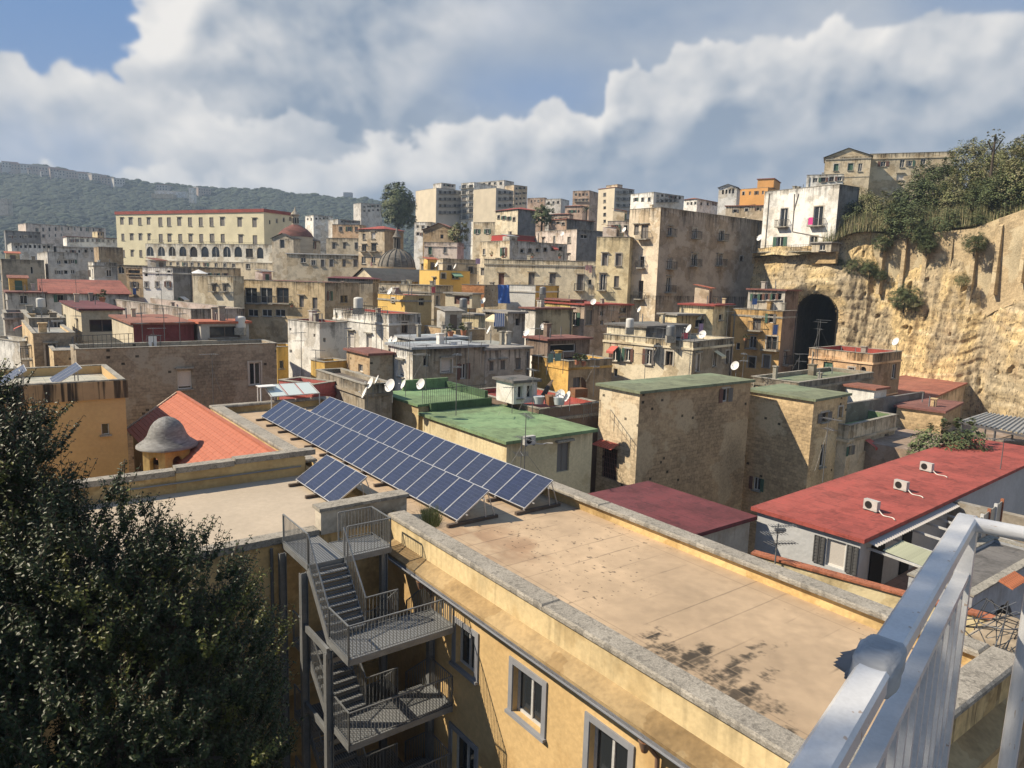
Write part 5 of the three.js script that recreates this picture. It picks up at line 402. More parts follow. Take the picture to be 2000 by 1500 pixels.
// ------------------------------------------------------------------ a building from its measured box
const byTag = {};
function building(o, idx) {
  const rr = mulberry(1000 + idx * 91), H = o.h, u = o.u, v = o.v;
  const g = thing(o.n, o.l, o.c || 'house', [o.x, o.y, o.z], -o.yaw * D2R, o.g);
  AWN = (o.c || 'house') === 'house' && -o.z < 125 && o.n !== 'cliff_house';
  const tL = o.t === 'stain' ? ['stain', 'stain2', 'stain3'][idx % 3] : o.t, mL = wallMat(o.w, tL), mR = wallMat(o.w2 || o.w, tL);  // w2 often darkens the right-hand walls: their shade is put into the colour
  const ph = (o.r === 'flat' || o.r === 'terrace') ? o.ph : 0, uo = rr() * 12, uo2 = rr() * 12;
  const holesOf = f => (o.W || []).filter(w => w[0] === f).map(w => f === 'R' ? [w[1] - w[3] / 2, w[2] - w[4] / 2, w[1] + w[3] / 2, w[2] + w[4] / 2, w[5] === 'A'] : [u - w[1] - w[3] / 2, w[2] - w[4] / 2, u - w[1] + w[3] / 2, w[2] + w[4] / 2, w[5] === 'A']);
  const pR = (x, y, z) => [x, y, z], pL = (x, y, z) => [-z, y, x - u];
  // two seen faces with openings, two rear faces
  let gb = new GB(); wallGeo(gb, 0, u, 0, H, holesOf('L'), DEPTH, pL, uo, H); part('wall', gb.geo(), mL, g);
  gb = new GB(); wallGeo(gb, 0, v, 0, H, holesOf('R'), DEPTH, pR, uo2, H); part('wall', gb.geo(), mR, g);
  gb = new GB(); wallGeo(gb, 0, v, 0, H, [], DEPTH, (x, y, z) => [v - x, y, -u - z], uo2 + 5, H); wallGeo(gb, 0, u, 0, H, [], DEPTH, (x, y, z) => [v + z, y, -x], uo + 5, H); part('rear_wall', gb.geo(), mR, g);
  for (const w of o.W || []) { if (w[0] === 'R') addWindow(g, w[1], w[2], w[3], w[4], w[5], pR, 0, rr); else addWindow(g, u - w[1], w[2], w[3], w[4], w[5], pL, -Math.PI / 2, rr); }
  const rm = roofMat(o.rc);
  if (o.r === 'flat' || o.r === 'terrace') {
    const t = Math.min(.26, u / 5, v / 5), ry = H - ph;
    part('roof', new GB().quad([.02, ry, -.02], [v - .02, ry, -.02], [v - .02, ry, -u + .02], [.02, ry, -u + .02]).geo(), rm, g);
    gb = new GB(); const e = .05, y1 = H + .06;                    // coping ring and inner parapet faces
    gb.box(-e, H + .002, -t, v + e, y1, e).box(-e, H + .002, -u - e, v + e, y1, -u + t).box(-e, H + .002, -u + t, t, y1, -t).box(v - t, H + .002, -u + t, v + e, y1, -t);
    part('coping', gb.geo(), M.stone, g);
    gb = new GB(); gb.quad([v - t, ry, -t], [t, ry, -t], [t, H + .004, -t], [v - t, H + .004, -t]).quad([t, ry, -u + t], [v - t, ry, -u + t], [v - t, H + .004, -u + t], [t, H + .004, -u + t]).quad([t, ry, -t], [t, ry, -u + t], [t, H + .004, -u + t], [t, H + .004, -t]).quad([v - t, ry, -u + t], [v - t, ry, -t], [v - t, H + .004, -t], [v - t, H + .004, -u + t]);
    part('parapet', gb.geo(), o.rc === 'red' || o.rc === 'green' ? rm : mL, g);
  } else if (o.r === 'slab') { const e = .22; part('roof', boxGeo(-e, H - .02, -u - e, v + e, H + (o.th || .16), e), rm, g); }
  else if (o.r === 'hip' || o.r === 'gable' || o.r === 'gableR' || o.r === 'shed') {
    const e = .35, x0 = -e, x1 = v + e, z0 = -u - e, z1 = e, y0 = H - .02; gb = new GB();
    if (o.r === 'shed') { const y2 = H + .34 * u * .55; gb.quad([x0, y0, z1], [x1, y0, z1], [x1, y2, z0], [x0, y2, z0]).quad([x1, y0, z1], [x1, y0 - .1, z1], [x1, y2 - .1, z0], [x1, y2, z0]).quad([x0, y2, z0], [x1, y2, z0], [x1, y0, z0], [x0, y0, z0]).quad([x0, y0 - .1, z1], [x1, y0 - .1, z1], [x1, y0, z1], [x0, y0, z1]).tri([x0, y0, z0], [x0, y0, z1], [x0, y2, z0]).tri([x1, y0, z1], [x1, y0, z0], [x1, y2, z0]); }
    else if (o.r === 'hip') { const s = Math.min(u, v) / 2, yr = H + s * (o.hs || .26); const A = [x0, y0, z1], B = [x1, y0, z1], C = [x1, y0, z0], Dd = [x0, y0, z0]; let P, Q; if (v >= u) { P = [x0 + s, yr, (z0 + z1) / 2]; Q = [x1 - s, yr, (z0 + z1) / 2]; gb.quad(A, B, Q, P).quad(C, Dd, P, Q).tri(B, C, Q).tri(Dd, A, P); } else { P = [(x0 + x1) / 2, yr, z1 - s]; Q = [(x0 + x1) / 2, yr, z0 + s]; gb.quad(B, C, Q, P).quad(Dd, A, P, Q).tri(A, B, P).tri(C, Dd, Q); } gb.quad(Dd, C, B, A); }
    else if (o.r === 'gable') { const zr = -u / 2, yr = H + u * .20; gb.quad([x0, y0, z1], [x1, y0, z1], [x1, yr, zr], [x0, yr, zr]).quad([x1, y0, z0], [x0, y0, z0], [x0, yr, zr], [x1, yr, zr]); part('gable', new GB().tri([0, H - .02, -u], [0, H - .02, 0], [0, yr - .06, zr]).tri([v, H - .02, 0], [v, H - .02, -u], [v, yr - .06, zr]).geo(), mL, g); }
    else { const xr = v / 2, zr = -u / 2, yr = H + u * .22; gb.quad([x0, y0, z1], [x1, y0, z1], [x1, yr, zr], [x0, yr, zr]).quad([x1, y0, z0], [x0, y0, z0], [x0, yr, zr], [x1, yr, zr]); part('gable', new GB().tri([0, H - .02, -u], [0, H - .02, 0], [0, yr - .06, zr]).tri([v, H - .02, 0], [v, H - .02, -u], [v, yr - .06, zr]).geo(), mL, g); }
    part('roof', gb.geo(), rm, g);
  }
  if (o.band) { const t = .14, y0 = H - o.band; part('cornice', new GB().box(-t, y0, 0, v + t, H - .004, t).box(-t, y0, -u, 0, H - .004, 0).geo(), mat('band', () => std([.40, .30, .18], { map: T.band, bumpMap: T.bumpFine, bumpScale: .02 })), g); }
  if (-o.z < 140 && -o.z > 51 && u > 2.6 && v > 2.6 && (o.r === 'flat' || o.r === 'slab')) {   // chimneys, vents and a rain pipe
    const ry = H - ph + (o.r === 'slab' ? .14 : 0), nC = 1 + Math.floor(rr() * 2.4);
    for (let k = 0; k < nC; k++) { const cx = .5 + rr() * (v - 1), cz = -(.5 + rr() * (u - 1)), w = .14 + .14 * rr(), hh = .5 + .7 * rr(); part('chimney', new GB().box(cx - w, ry, cz - w, cx + w, ry + hh, cz + w).box(cx - w - .07, ry + hh, cz - w - .07, cx + w + .07, ry + hh + .09, cz + w + .07).geo(), rr() < .5 ? mL : M.stone, g); }
    for (let k = 0; k < 2; k++) { const cx = .4 + rr() * (v - .8), cz = -(.4 + rr() * (u - .8)); part('vent_pipe', new THREE.CylinderGeometry(.05, .05, .9, 7).translate(cx, ry + .45, cz), M.galv, g); }
    if (rr() < .6 && H > 4) part('drain_pipe', new GB().box(-.13, .2, -u * .93 - .05, -.03, H - .3, -u * .93 + .05).geo(), M.stone, g);
    if (rr() < .5 && H > 4) part('drain_pipe', new GB().box(v * .94 - .05, .2, .03, v * .94 + .05, H - .3, .13).geo(), M.galvDark, g);
  }
  if (-o.z < 150 && -o.z > 40 && H > 4 && o.t !== 'tuff' && !o.band && o.r !== 'slab' && rr() < .6) { const y = H - ph - .12 - .3 * rr(), e = .07 + .08 * rr(), m = rr() < .5 ? mL : M.stone; part('cornice', new GB().box(-e, y - .2, -u, 0, y, 0).box(-e, y - .2, 0, v, y, e).geo(), m, g); if (rr() < .5) part('string_course', new GB().box(-.06, y - 3.6, -u, 0, y - 3.48, 0).box(-.06, y - 3.6, 0, v, y - 3.48, .06).geo(), m, g); }
  if (-o.z < 130 && -o.z > 55 && u > 3.6 && v > 3.4 && (o.r === 'flat' || o.r === 'slab') && rr() < .5) {   // stair head or lean-to on the roof
    const ry = H - ph + (o.r === 'slab' ? .14 : 0), w = 1.3 + .9 * rr(), dd = 1.2 + .8 * rr(), hh = 1.5 + .7 * rr(), x0 = .4 + rr() * (v - w - .8), z0 = -(u - .4 - dd) + rr() * .3, m = wallMat(['cream', 'white', 'tuffpl', 'grey', 'pinkp', 'yellow'][Math.floor(rr() * 6)], 'stain2');
    part('stair_head', new GB().box(x0, ry, z0 - dd, x0 + w, ry + hh, z0).geo(), m, g); part('stair_head_roof', new GB().quad([x0 - .2, ry + hh + .02, z0 + .35], [x0 + w + .2, ry + hh + .02, z0 + .35], [x0 + w + .2, ry + hh + .38, z0 - dd - .15], [x0 - .2, ry + hh + .38, z0 - dd - .15]).quad([x0 - .2, ry + hh - .04, z0 + .35], [x0 + w + .2, ry + hh - .04, z0 + .35], [x0 + w + .2, ry + hh + .02, z0 + .35], [x0 - .2, ry + hh + .02, z0 + .35]).quad([x0 - .2, ry + hh + .32, z0 - dd - .15], [x0 - .2, ry + hh - .04, z0 + .35], [x0 - .2, ry + hh + .02, z0 + .35], [x0 - .2, ry + hh + .38, z0 - dd - .15]).geo(), roofMat(['redbrown', 'greym', 'tile', 'grey'][Math.floor(rr() * 4)]), g); part('stair_head_door', boxGeo(x0 + w * .3, ry, z0, x0 + w * .7, ry + hh * .8, z0 + .04), rr() < .5 ? M.shutterGreen : M.frameDark, g);
  }
  const roofY = o.y + H - ph + (o.r === 'slab' ? .16 : 0);
  const rec = { g, o, roofY, at: (x, z) => { const q = new THREE.Vector3(x, 0, -z).applyAxisAngle(new THREE.Vector3(0, 1, 0), -o.yaw * D2R); return [o.x + q.x, roofY, o.z + q.z]; } };
  if (o.tag) byTag[o.tag] = rec; return rec;
}
const ALL = BUILDINGS.map(building);
// ------------------------------------------------------------------ the ochre building with the solar roof: local x = v (right), -z = u (away)
const TURN = 37 * D2R, ROOF = 17.14;
const uvw = (u, v, y) => { const q = new THREE.Vector3(v, 0, -u).applyAxisAngle(new THREE.Vector3(0, 1, 0), TURN); return [q.x, y, q.z]; };
const ochreWall = std([.70, .485, .225], { map: T.plain, bumpMap: T.bumpFine, bumpScale: .012, roughness: .92 });
const ochreOld = std([.66, .47, .22], { map: T.stain, bumpMap: T.bumpFine, bumpScale: .015, roughness: .92 });
const paleYellow = std([.76, .60, .33], { map: T.plain, bumpMap: T.bumpFine, bumpScale: .012, roughness: .92 });
const copingMat = std([.40, .365, .32], { map: T.stone, bumpMap: T.bumpFine, bumpScale: .006, roughness: .95 });
const ledgeMat = std([.42, .30, .15], { map: T.stain, bumpMap: T.bumpFine, bumpScale: .02 });
const greyTrim = std([.30, .31, .34], { map: T.clean, roughness: .8 });
// the roof skin: pinkish screed with fine joints, scuffs and black lichen patches, drawn once over the roof (19 m x 43 m)
const roofSkin = (() => {
  const W = 768, H = 1536, d = new Uint8Array(W * H * 4);
  const lich = [[12.8, 10.6, .7, .4], [13.1, 9.8, .9, .5], [12.9, 9.0, .8, .5], [12.7, 8.2, .8, .5], [13.6, 9.0, .6, .4], [14.3, 9.1, .9, .35], [12.7, 7.6, .7, .5], [13.9, 8.4, .7, .35], [14.9, 9.4, .5, .2], [12.4, 7.0, .6, .4], [13.2, 11.3, .5, .3], [13.9, 10.1, .5, .35], [12.6, 10.2, .5, .4]];
  const scuff = [[13.2, 19.5, 1.6, 1.4], [13.9, 17.8, 1.4, 1.2], [12.9, 18.2, 1, 1]];
  for (let j = 0; j < H; j++) for (let i = 0; i < W; i++) {
    const v = 10 + 10 * i / W, u = 4 + 44 * j / H, k = (j * W + i) * 4, a = i / W, b = j / H;
    const n1 = fbm(a, b, 4, 18, 6, 201), n2 = fbm(a, b, 40, 176, 3, 203), n3 = fbm(a, b, 10, 44, 5, 207);
    let s = 1 + .26 * (n1 - .5) + .12 * (n2 - .5) + .10 * (n3 - .5); let r = .675 * s, g = .588 * s, bl = .482 * s;
    const ju = Math.abs(((u + .06 * (n3 - .5)) % 1.02) - .51), jv = Math.abs(((v + .05 * (n1 - .5)) % 5.1) - 2.55);
    const line = (1 - sstep(.010, .026, ju)) * sstep(.38, .62, fbm(a, b, 5, 30, 4, 211)) * .26 + (1 - sstep(.01, .024, jv)) * .12;
    let L = 0; for (const [cv, cu, sv, su] of lich) { const q = ((v - cv) / sv) ** 2 + ((u - cu) / su) ** 2; if (q < 4) L = Math.max(L, Math.exp(-q) * 1.0); }
    const tI = Math.floor(u * 2.9 + .2 * Math.floor(v * 1.7)), tJ = Math.floor(v * 1.7), tl = sstep(.02, .07, Math.abs(u * 2.9 + .2 * tJ - tI - .5) < .5 ? Math.min(u * 2.9 + .2 * tJ - tI, 1 - (u * 2.9 + .2 * tJ - tI)) : 0) * sstep(.01, .04, Math.min(v * 1.7 - tJ, 1 - v * 1.7 + tJ));
    const grain = fbm(a, b, 120, 520, 3, 223), edge = fbm(a, b, 22, 96, 6, 221), keep = hash2(tI, tJ, 33);
    L = L > .04 ? sstep(.40, .86, L * .62 + .85 * (edge - .36) + .55 * (grain - .5) + .22 * (keep - .5)) * (.45 + .55 * tl) * (.65 + .35 * keep) : 0;
    const speck = sstep(.76, .78, fbm(a, b, 90, 400, 3, 231)) * sstep(.5, .62, n1) * .4;
    let S = 0; for (const [cv, cu, sv, su] of scuff) { const q = ((v - cv) / sv) ** 2 + ((u - cu) / su) ** 2; if (q < 5) S = Math.max(S, Math.exp(-q)); }
    const sc = S * sstep(.42, .62, fbm(a, b, 14, 40, 5, 241)); r *= 1 - .14 * sc; g *= 1 - .19 * sc; bl *= 1 - .22 * sc;
    const f = Math.max(0, (1 - line) * (1 - .68 * L) * (1 - speck)); d[k] = Math.min(255, r * f * 255); d[k + 1] = Math.min(255, g * f * 255); d[k + 2] = Math.min(255, bl * f * 255); d[k + 3] = 255;
  }
  const t = new THREE.DataTexture(d, W, H, THREE.RGBAFormat); t.colorSpace = THREE.SRGBColorSpace; t.magFilter = THREE.LinearFilter; t.minFilter = THREE.LinearMipmapLinearFilter; t.generateMipmaps = true; t.needsUpdate = true; return t;
})();
{
  const V0 = 11.25, V1 = 18.85, UN = 5.15, UF = 46.1, PT = ROOF + .48;
  const g = thing('ochre_building', 'long ochre building with flat pinkish roof carrying the solar panels', 'building', [0, 0, 0], TURN);
  const P = (v, y, u) => [v, y, -u];
  // left wall (faces -x), with windows; x along wall = from far (u = UF) to near (u = UN)
  const wins = [[13.9, 14.72, 1.30, 1.42], [10.79, 14.72, 1.30, 1.42], [16.98, 14.72, 1.1, 1.35], [42.9, 14.75, .7, .9], [7.7, 14.72, 1.30, 1.42]];
  for (const s of [0, 1]) for (const u of [13.9, 10.79, 16.98, 7.7]) wins.push([u, 11.0 - s * 3.7, 1.3, 1.5]);
  const holes = wins.map(([u, y, w, h]) => [UF - u - w / 2, y - h / 2, UF - u + w / 2, y + h / 2]);
  const pL = (x, y, z) => [V0 + .06 - z, y, x - UF];
  let gb = new GB(); wallGeo(gb, 0, UF - UN, -1, PT - .85, holes, .3, pL, 3.1, PT + 2.5); part('wall', gb.geo(), ochreWall, g);
  gb = new GB(); wallGeo(gb, 0, UF - UN, PT - .85, PT - .06, [], .3, (x, y, z) => [V0 + .02 - z, y, x - UF], 1.1, PT); part('parapet', gb.geo(), paleYellow, g);
  // right, near and far walls
  gb = new GB(); wallGeo(gb, 0, UF - UN, -1, PT - .06, [], .3, (x, y, z) => [V1 + z, y, -UN - x], 0, PT); part('wall', gb.geo(), ochreOld, g);
  gb = new GB(); wallGeo(gb, 0, V1 - V0 - .12, -1, PT - .06, [], .3, (x, y, z) => [V0 + .07 + x, y, -UN + z], 4, PT); part('wall', gb.geo(), ochreOld, g);
  gb = new GB(); wallGeo(gb, 0, V1 - V0 - .12, -1, PT - .06, [], .3, (x, y, z) => [V1 - .05 - x, y, -UF - z], 2, PT); part('wall', gb.geo(), ochreOld, g);
  // inner parapet faces
  gb = new GB(); gb.quad(P(V1 - .42, ROOF, UN), P(V1 - .42, ROOF, UF), P(V1 - .42, PT - .06, UF), P(V1 - .42, PT - .06, UN)); gb.quad(P(V0 + .42, ROOF, UF), P(V0 + .42, ROOF, UN), P(V0 + .42, PT - .06, UN), P(V0 + .42, PT - .06, UF));
  gb.quad(P(V0, ROOF, UF - .42), P(V1, ROOF, UF - .42), P(V1, PT - .06, UF - .42), P(V0, PT - .06, UF - .42)).quad(P(V1, ROOF, UN + .5), P(V0, ROOF, UN + .5), P(V0, PT - .06, UN + .5), P(V1, PT - .06, UN + .5));
  part('parapet', gb.geo(), std([.72, .52, .24], { map: T.stain, bumpMap: T.bumpFine, bumpScale: .02 }), g);
  // copings with rounded edges
  const cop = (v0, u0, v1, u1) => { const G = new GB(), r = .05, y0 = PT - .08, y1 = PT + .06; G.box(v0, y0, -u1, v1, y1 - r, -u0); G.quad(P(v0 + r, y1, u0 + r), P(v1 - r, y1, u0 + r), P(v1 - r, y1, u1 - r), P(v0 + r, y1, u1 - r)); G.quad(P(v0, y1 - r, u0), P(v1, y1 - r, u0), P(v1 - r, y1, u0 + r), P(v0 + r, y1, u0 + r)).quad(P(v1, y1 - r, u0), P(v1, y1 - r, u1), P(v1 - r, y1, u1 - r), P(v1 - r, y1, u0 + r)).quad(P(v1, y1 - r, u1), P(v0, y1 - r, u1), P(v0 + r, y1, u1 - r), P(v1 - r, y1, u1 - r)).quad(P(v0, y1 - r, u1), P(v0, y1 - r, u0), P(v0 + r, y1, u0 + r), P(v0 + r, y1, u1 - r)); part('coping', G.geo(), copingMat, g); };
  cop(V0 - .06, UN + .62, V0 + .62, 13.3); cop(V0 - .06, 13.305, V0 + .62, 21.95);
  cop(V0 - .06, 30.4, V0 + .70, UF - .55);
  cop(V1 - .60, UN + .62, V1 + .08, 18.6); cop(V1 - .60, 18.605, V1 + .08, UF - .55);
  cop(V0 - .06, UN - .1, V1 + .08, UN + .61); cop(V0 - .06, UF - .54, V1 + .08, UF + .08);
  // roof skin
  gb = new GB(); const tu = v => (v - 10) / 10, tv = u => (u - 4) / 44; const a = V0 + .1, b = V1 - .1; gb.quad(P(a, ROOF, UN + .1), P(b, ROOF, UN + .1), P(b, ROOF, UF - .1), P(a, ROOF, UF - .1), [tu(a), tv(UN), tu(b), tv(UN), tu(b), tv(UF), tu(a), tv(UF)]);
  part('roof', gb.geo(), new THREE.MeshStandardMaterial({ map: roofSkin, roughness: .93, bumpMap: T.bumpFine, bumpScale: .012 }), g);
  // sloping ledge and gutter along the left wall
  const ledge = (u0, u1) => { const y = PT - .80; const G = new GB(); G.quad(P(V0 - .50, y - .22, u1), P(V0 - .50, y - .22, u0), P(V0 + .03, y, u0), P(V0 + .03, y, u1)).quad(P(V0 - .50, y - .34, u1), P(V0 - .50, y - .34, u0), P(V0 - .50, y - .22, u0), P(V0 - .50, y - .22, u1)).quad(P(V0 + .05, y - .40, u1), P(V0 + .05, y - .40, u0), P(V0 - .50, y - .34, u0), P(V0 - .50, y - .34, u1)); part('ledge', G.geo(), ledgeMat, g); const q = new GB(), yy = y - .30, R = .075; for (let k = 0; k < 7; k++) { const t0 = Math.PI * (1 + k / 7), t1 = Math.PI * (1 + (k + 1) / 7), cx = V0 - .58; const A = [cx + R * Math.cos(t0), yy + R * Math.sin(t0)], B = [cx + R * Math.cos(t1), yy + R * Math.sin(t1)]; q.quad(P(A[0], A[1], u0), P(B[0], B[1], u0), P(B[0], B[1], u1), P(A[0], A[1], u1)); q.quad(P(B[0], B[1], u0), P(A[0], A[1], u0), P(A[0], A[1], u1), P(B[0], B[1], u1)); } q.box(V0 - .67, yy - .01, -u1, V0 - .645, yy + .03, -u0); part('gutter', q.geo(), greyTrim, g); };
  ledge(UN - .4, 22.3); ledge(30.3, UF);
  gb = new GB(); gb.quad(P(V0 - .4, PT - 1.02, UN - .5), P(V1 + .3, PT - 1.02, UN - .5), P(V1 + .3, PT - .8, UN), P(V0 - .4, PT - .8, UN)).quad(P(V0 - .4, PT - 1.16, UN - .5), P(V1 + .3, PT - 1.16, UN - .5), P(V1 + .3, PT - 1.02, UN - .5), P(V0 - .4, PT - 1.02, UN - .5)).quad(P(V0 - .4, PT - 1.18, UN), P(V1 + .3, PT - 1.18, UN), P(V1 + .3, PT - 1.16, UN - .5), P(V0 - .4, PT - 1.16, UN - .5)); part('ledge', gb.geo(), ledgeMat, g);
  // windows of the left wall: grey stone surround, white casements, glass
  for (const [u, y, w, h] of wins) {
    const s = new GB(), t = .17; s.box(-w / 2 - t, -h / 2, 0, -w / 2, h / 2 + t, .05).box(w / 2, -h / 2, 0, w / 2 + t, h / 2 + t, .05).box(-w / 2, h / 2, 0, w / 2, h / 2 + t, .05).box(-w / 2 - t - .03, -h / 2 - .09, 0, w / 2 + t + .03, -h / 2, .13);
    const sm = part('surround', s.geo(), greyTrim, g); sm.position.set(V0 + .06, y, -u); sm.rotation.y = -Math.PI / 2;
    const f = part('window', frameGeo(r1(w), r1(h)), M.whitePaint, g); f.position.set(V0 + .06 + .2, y, -u); f.rotation.y = -Math.PI / 2; f.scale.set(w / r1(w), h / r1(h), 1);
    for (const sx of [-1, 1]) { const p = part('pane', paneGeo(r1(w) / 2 - .1, r1(h) - .16), M.glass, f); p.position.set(sx * r1(w) / 4, 0, -.01); }
    if (w > 1) { const c = part('curtain', paneGeo(r1(w) * .36, r1(h) * .9), M.cloth, f); c.position.set(-r1(w) * .26, 0, -.10); }
  }
  // rain pipes
  for (const u of [9.22, 18.8]) { const pth = new THREE.CatmullRomCurve3([new THREE.Vector3(V0 - .58, PT - 1.16, -u), new THREE.Vector3(V0 - .52, PT - 1.35, -u), new THREE.Vector3(V0 - .10, PT - 1.62, -u), new THREE.Vector3(V0 - .06, PT - 1.9, -u), new THREE.Vector3(V0 - .06, -1, -u)]); part('rain_pipe', new THREE.TubeGeometry(pth, 40, .055, 10), std([.26, .16, .11], { map: T.rust, roughness: .6 }), g); const fun = part('pipe_head', new THREE.CylinderGeometry(.15, .07, .26, 14), std([.28, .18, .12], { map: T.rust, roughness: .6 }), g); fun.position.set(V0 - .50, PT - 1.34, -u); }
}
{ // the wing at left with the terrace roof
  const V0 = -12, V1 = 11.25, UN = 22.6, UF = 30.35;
  const g = thing('terrace_wing', 'side wing of ochre building with plain beige roof terrace', 'building', [0, 0, 0], TURN);
  const P = (v, y, u) => [v, y, -u];
  let gb = new GB(); wallGeo(gb, 0, V1 - V0, -1, ROOF + .12, [], .3, (x, y, z) => [V0 + x, y, -UN + z], 7, ROOF + 1.5); part('wall', gb.geo(), ochreOld, g);
  gb = new GB(); wallGeo(gb, 0, V1 - V0, -1, ROOF + .8, [], .3, (x, y, z) => [V1 - x, y, -UF - z], 1, ROOF); wallGeo(gb, 0, UF - UN, -1, ROOF + .1, [], .3, (x, y, z) => [V0 - z, y, -UF + x], 1, ROOF); part('rear_wall', gb.geo(), ochreOld, g);
  part('roof', new GB().quad(P(V0, ROOF, UN + .05), P(V1 + .3, ROOF, UN + .05), P(V1 + .3, ROOF, UF - .05), P(V0, ROOF, UF - .05)).geo(), std([.53, .44, .335], { map: T.clean, bumpMap: T.bumpFine, bumpScale: .01 }), g);
  part('kerb', new GB().box(V0, ROOF - .05, -UN - .45, 8.9, ROOF + .18, -UN + .08).geo(), copingMat, g);
  part('parapet', new GB().quad(P(V0, ROOF, UF - .35), P(V1, ROOF, UF - .35), P(V1, ROOF + .8, UF - .35), P(V0, ROOF + .8, UF - .35)).geo(), std([.60, .44, .21], { map: T.stain, bumpMap: T.bumpFine, bumpScale: .02 }), g);
  for (const [a, b, dy] of [[-12, -4.6, .1], [-4.6, 5.9, 0], [5.92, 8.2, .1], [8.22, 11.7, .16]]) part('coping', new GB().box(a, ROOF + .8 + dy - .1, -UF - .12, b - .01, ROOF + .93 + dy, -UF + .42).geo(), copingMat, g);
  part('parapet_block', new GB().box(5.93, ROOF, -UF + .36, 11.2, ROOF + .86, -UF + .38).geo(), std([.62, .46, .22], { map: T.plain }), g);
  for (const [a, b, y] of [[3.5, 11.0, .42]]) { const q = part('pipe', new THREE.CylinderGeometry(.035, .035, b - a, 8), M.galv, g); q.rotation.z = Math.PI / 2; q.position.set((a + b) / 2, ROOF + y, -UF + .46); }
  // upstand wall beside the stair head
  part('upstand', new GB().box(8.95, ROOF - .02, -UN - .42, 12.25, ROOF + .82, -UN + .1).geo(), std([.58, .52, .42], { map: T.stain, bumpMap: T.bumpFine, bumpScale: .02 }), g);
  part('coping', new GB().box(8.88, ROOF + .82, -UN - .5, 12.32, ROOF + .93, -UN + .17).geo(), copingMat, g);
  const pipe = part('rain_pipe', new THREE.CylinderGeometry(.055, .055, 18, 10), std([.20, .19, .18], { map: T.metal }), g); pipe.position.set(7.25, 8, -UN + .1);
  part('string_course', new GB().box(V0, 11.6, -UN, 11.2, 11.82, -UN + .12).geo(), ochreOld, g);
}
// ------------------------------------------------------------------ solar panels
const cellTex = (() => { const c = document.createElement('canvas'); c.width = 192; c.height = 320; const x = c.getContext('2d'); x.fillStyle = '#1c2029'; x.fillRect(0, 0, 192, 320); for (let j = 0; j < 10; j++) for (let i = 0; i < 6; i++) { const q = hash2(i, j, 9); x.fillStyle = `rgb(${34 + q * 9 | 0},${39 + q * 9 | 0},${57 + q * 12 | 0})`; x.fillRect(i * 32 + 1, j * 32 + 1, 30, 30); x.fillStyle = 'rgba(150,165,190,.45)'; x.fillRect(i * 32 + 10, j * 32 + 1, 1, 30); x.fillRect(i * 32 + 21, j * 32 + 1, 1, 30); } x.fillStyle = 'rgba(168,180,200,.55)'; for (let i = 0; i <= 6; i++) x.fillRect(i * 32 - .6, 0, 1.2, 320); for (let j = 0; j <= 10; j++) x.fillRect(0, j * 32 - .6, 192, 1.2); const t = new THREE.CanvasTexture(c); t.colorSpace = THREE.SRGBColorSpace; return t; })();
const cellMats = [0, 1, 2].map(i => new THREE.MeshPhysicalMaterial({ map: cellTex, color: C3(.95 - i * .1, .95 - i * .07, 1), roughness: .34, clearcoat: .32, clearcoatRoughness: .1 }));
const alu = std([.66, .66, .66], { map: T.metal, roughness: .4, metalness: .5 });
const panelFrameGeo = (() => { const g = new GB(), w = .496, l = 1.65, b = .026, t = .04; g.box(-w, 0, 0, -w + b, t, l).box(w - b, 0, 0, w, t, l).box(-w + b, 0, 0, w - b, t, b).box(-w + b, 0, l - b, w - b, t, l); g.quad([-w, .004, 0], [w, .004, 0], [w, .004, l], [-w, .004, l]); return g.geo(); })();
const cellGeo = (() => { const w = .468, l = 1.6; return new GB().quad([-w, .034, l + .025], [w, .034, l + .025], [w, .034, .025], [-w, .034, .025], [0, 0, 1, 0, 1, 1, 0, 1]).geo(); })();
// a row: panels side by side along u, low edge at v0; tilted towards -v
function solarRow(label, uNear, n, v0, low, spacingFeet) {
  const tilt = 33 * D2R, g = thing('solar_array', label, 'solar panels', uvw(uNear, v0, ROOF), TURN, 'solar arrays on the ochre building');
  const hy = Math.sin(tilt) * 1.65, hx = Math.cos(tilt) * 1.65;
  for (let i = 0; i < n; i++) {
    const p = part('panel', panelFrameGeo, alu, g);          // local z of panel runs up the slope (+x of the row)
    p.rotation.order = 'YXZ'; p.rotation.y = Math.PI / 2; p.rotation.x = -tilt; p.position.set(0, low, -(i + .5)); part('cell_sheet', cellGeo, cellMats[(i * 7 + n) % 3 === 0 ? 1 : (i * 5) % 4 === 1 ? 2 : 0], p);
  }
  for (let i = 0; i <= n; i += spacingFeet) {
    const z = -Math.min(Math.max(i, .12), n - .12);
    part('ballast_beam', new GB().box(-.35, 0, z - .07, hx + .45, .12, z + .07).geo(), M.wood, g);
    part('strut', new GB().bar([hx - .1, .1, z + .04], [hx - .22, low + hy - .14, z + .04], .035).bar([hx + .3, .1, z + .04], [hx - .05, low + hy - .06, z + .04], .03).bar([-.02, low - .05, z + .04], [hx - .02, low + hy - .05, z + .04], .04).bar([.03, .1, z + .04], [.03, low, z + .04], .035).geo(), alu, g);
  }
  for (const s of [.25, .78]) part('mounting_rail', new GB().bar([hx * s, low + hy * s - .035, .12], [hx * s, low + hy * s - .035, -n - .12], .04).geo(), alu, g);
  return g;
}
solarRow('front row of blue solar panels on the ochre roof', 20.65, 22, 13.3, .22, 2);
solarRow('rear row of blue solar panels near the far parapet', 20.45, 22, 16.2, .22, 2);
solarRow('short array of four solar panels on the beige terrace', 24.6, 4, 10.3, .22, 2);
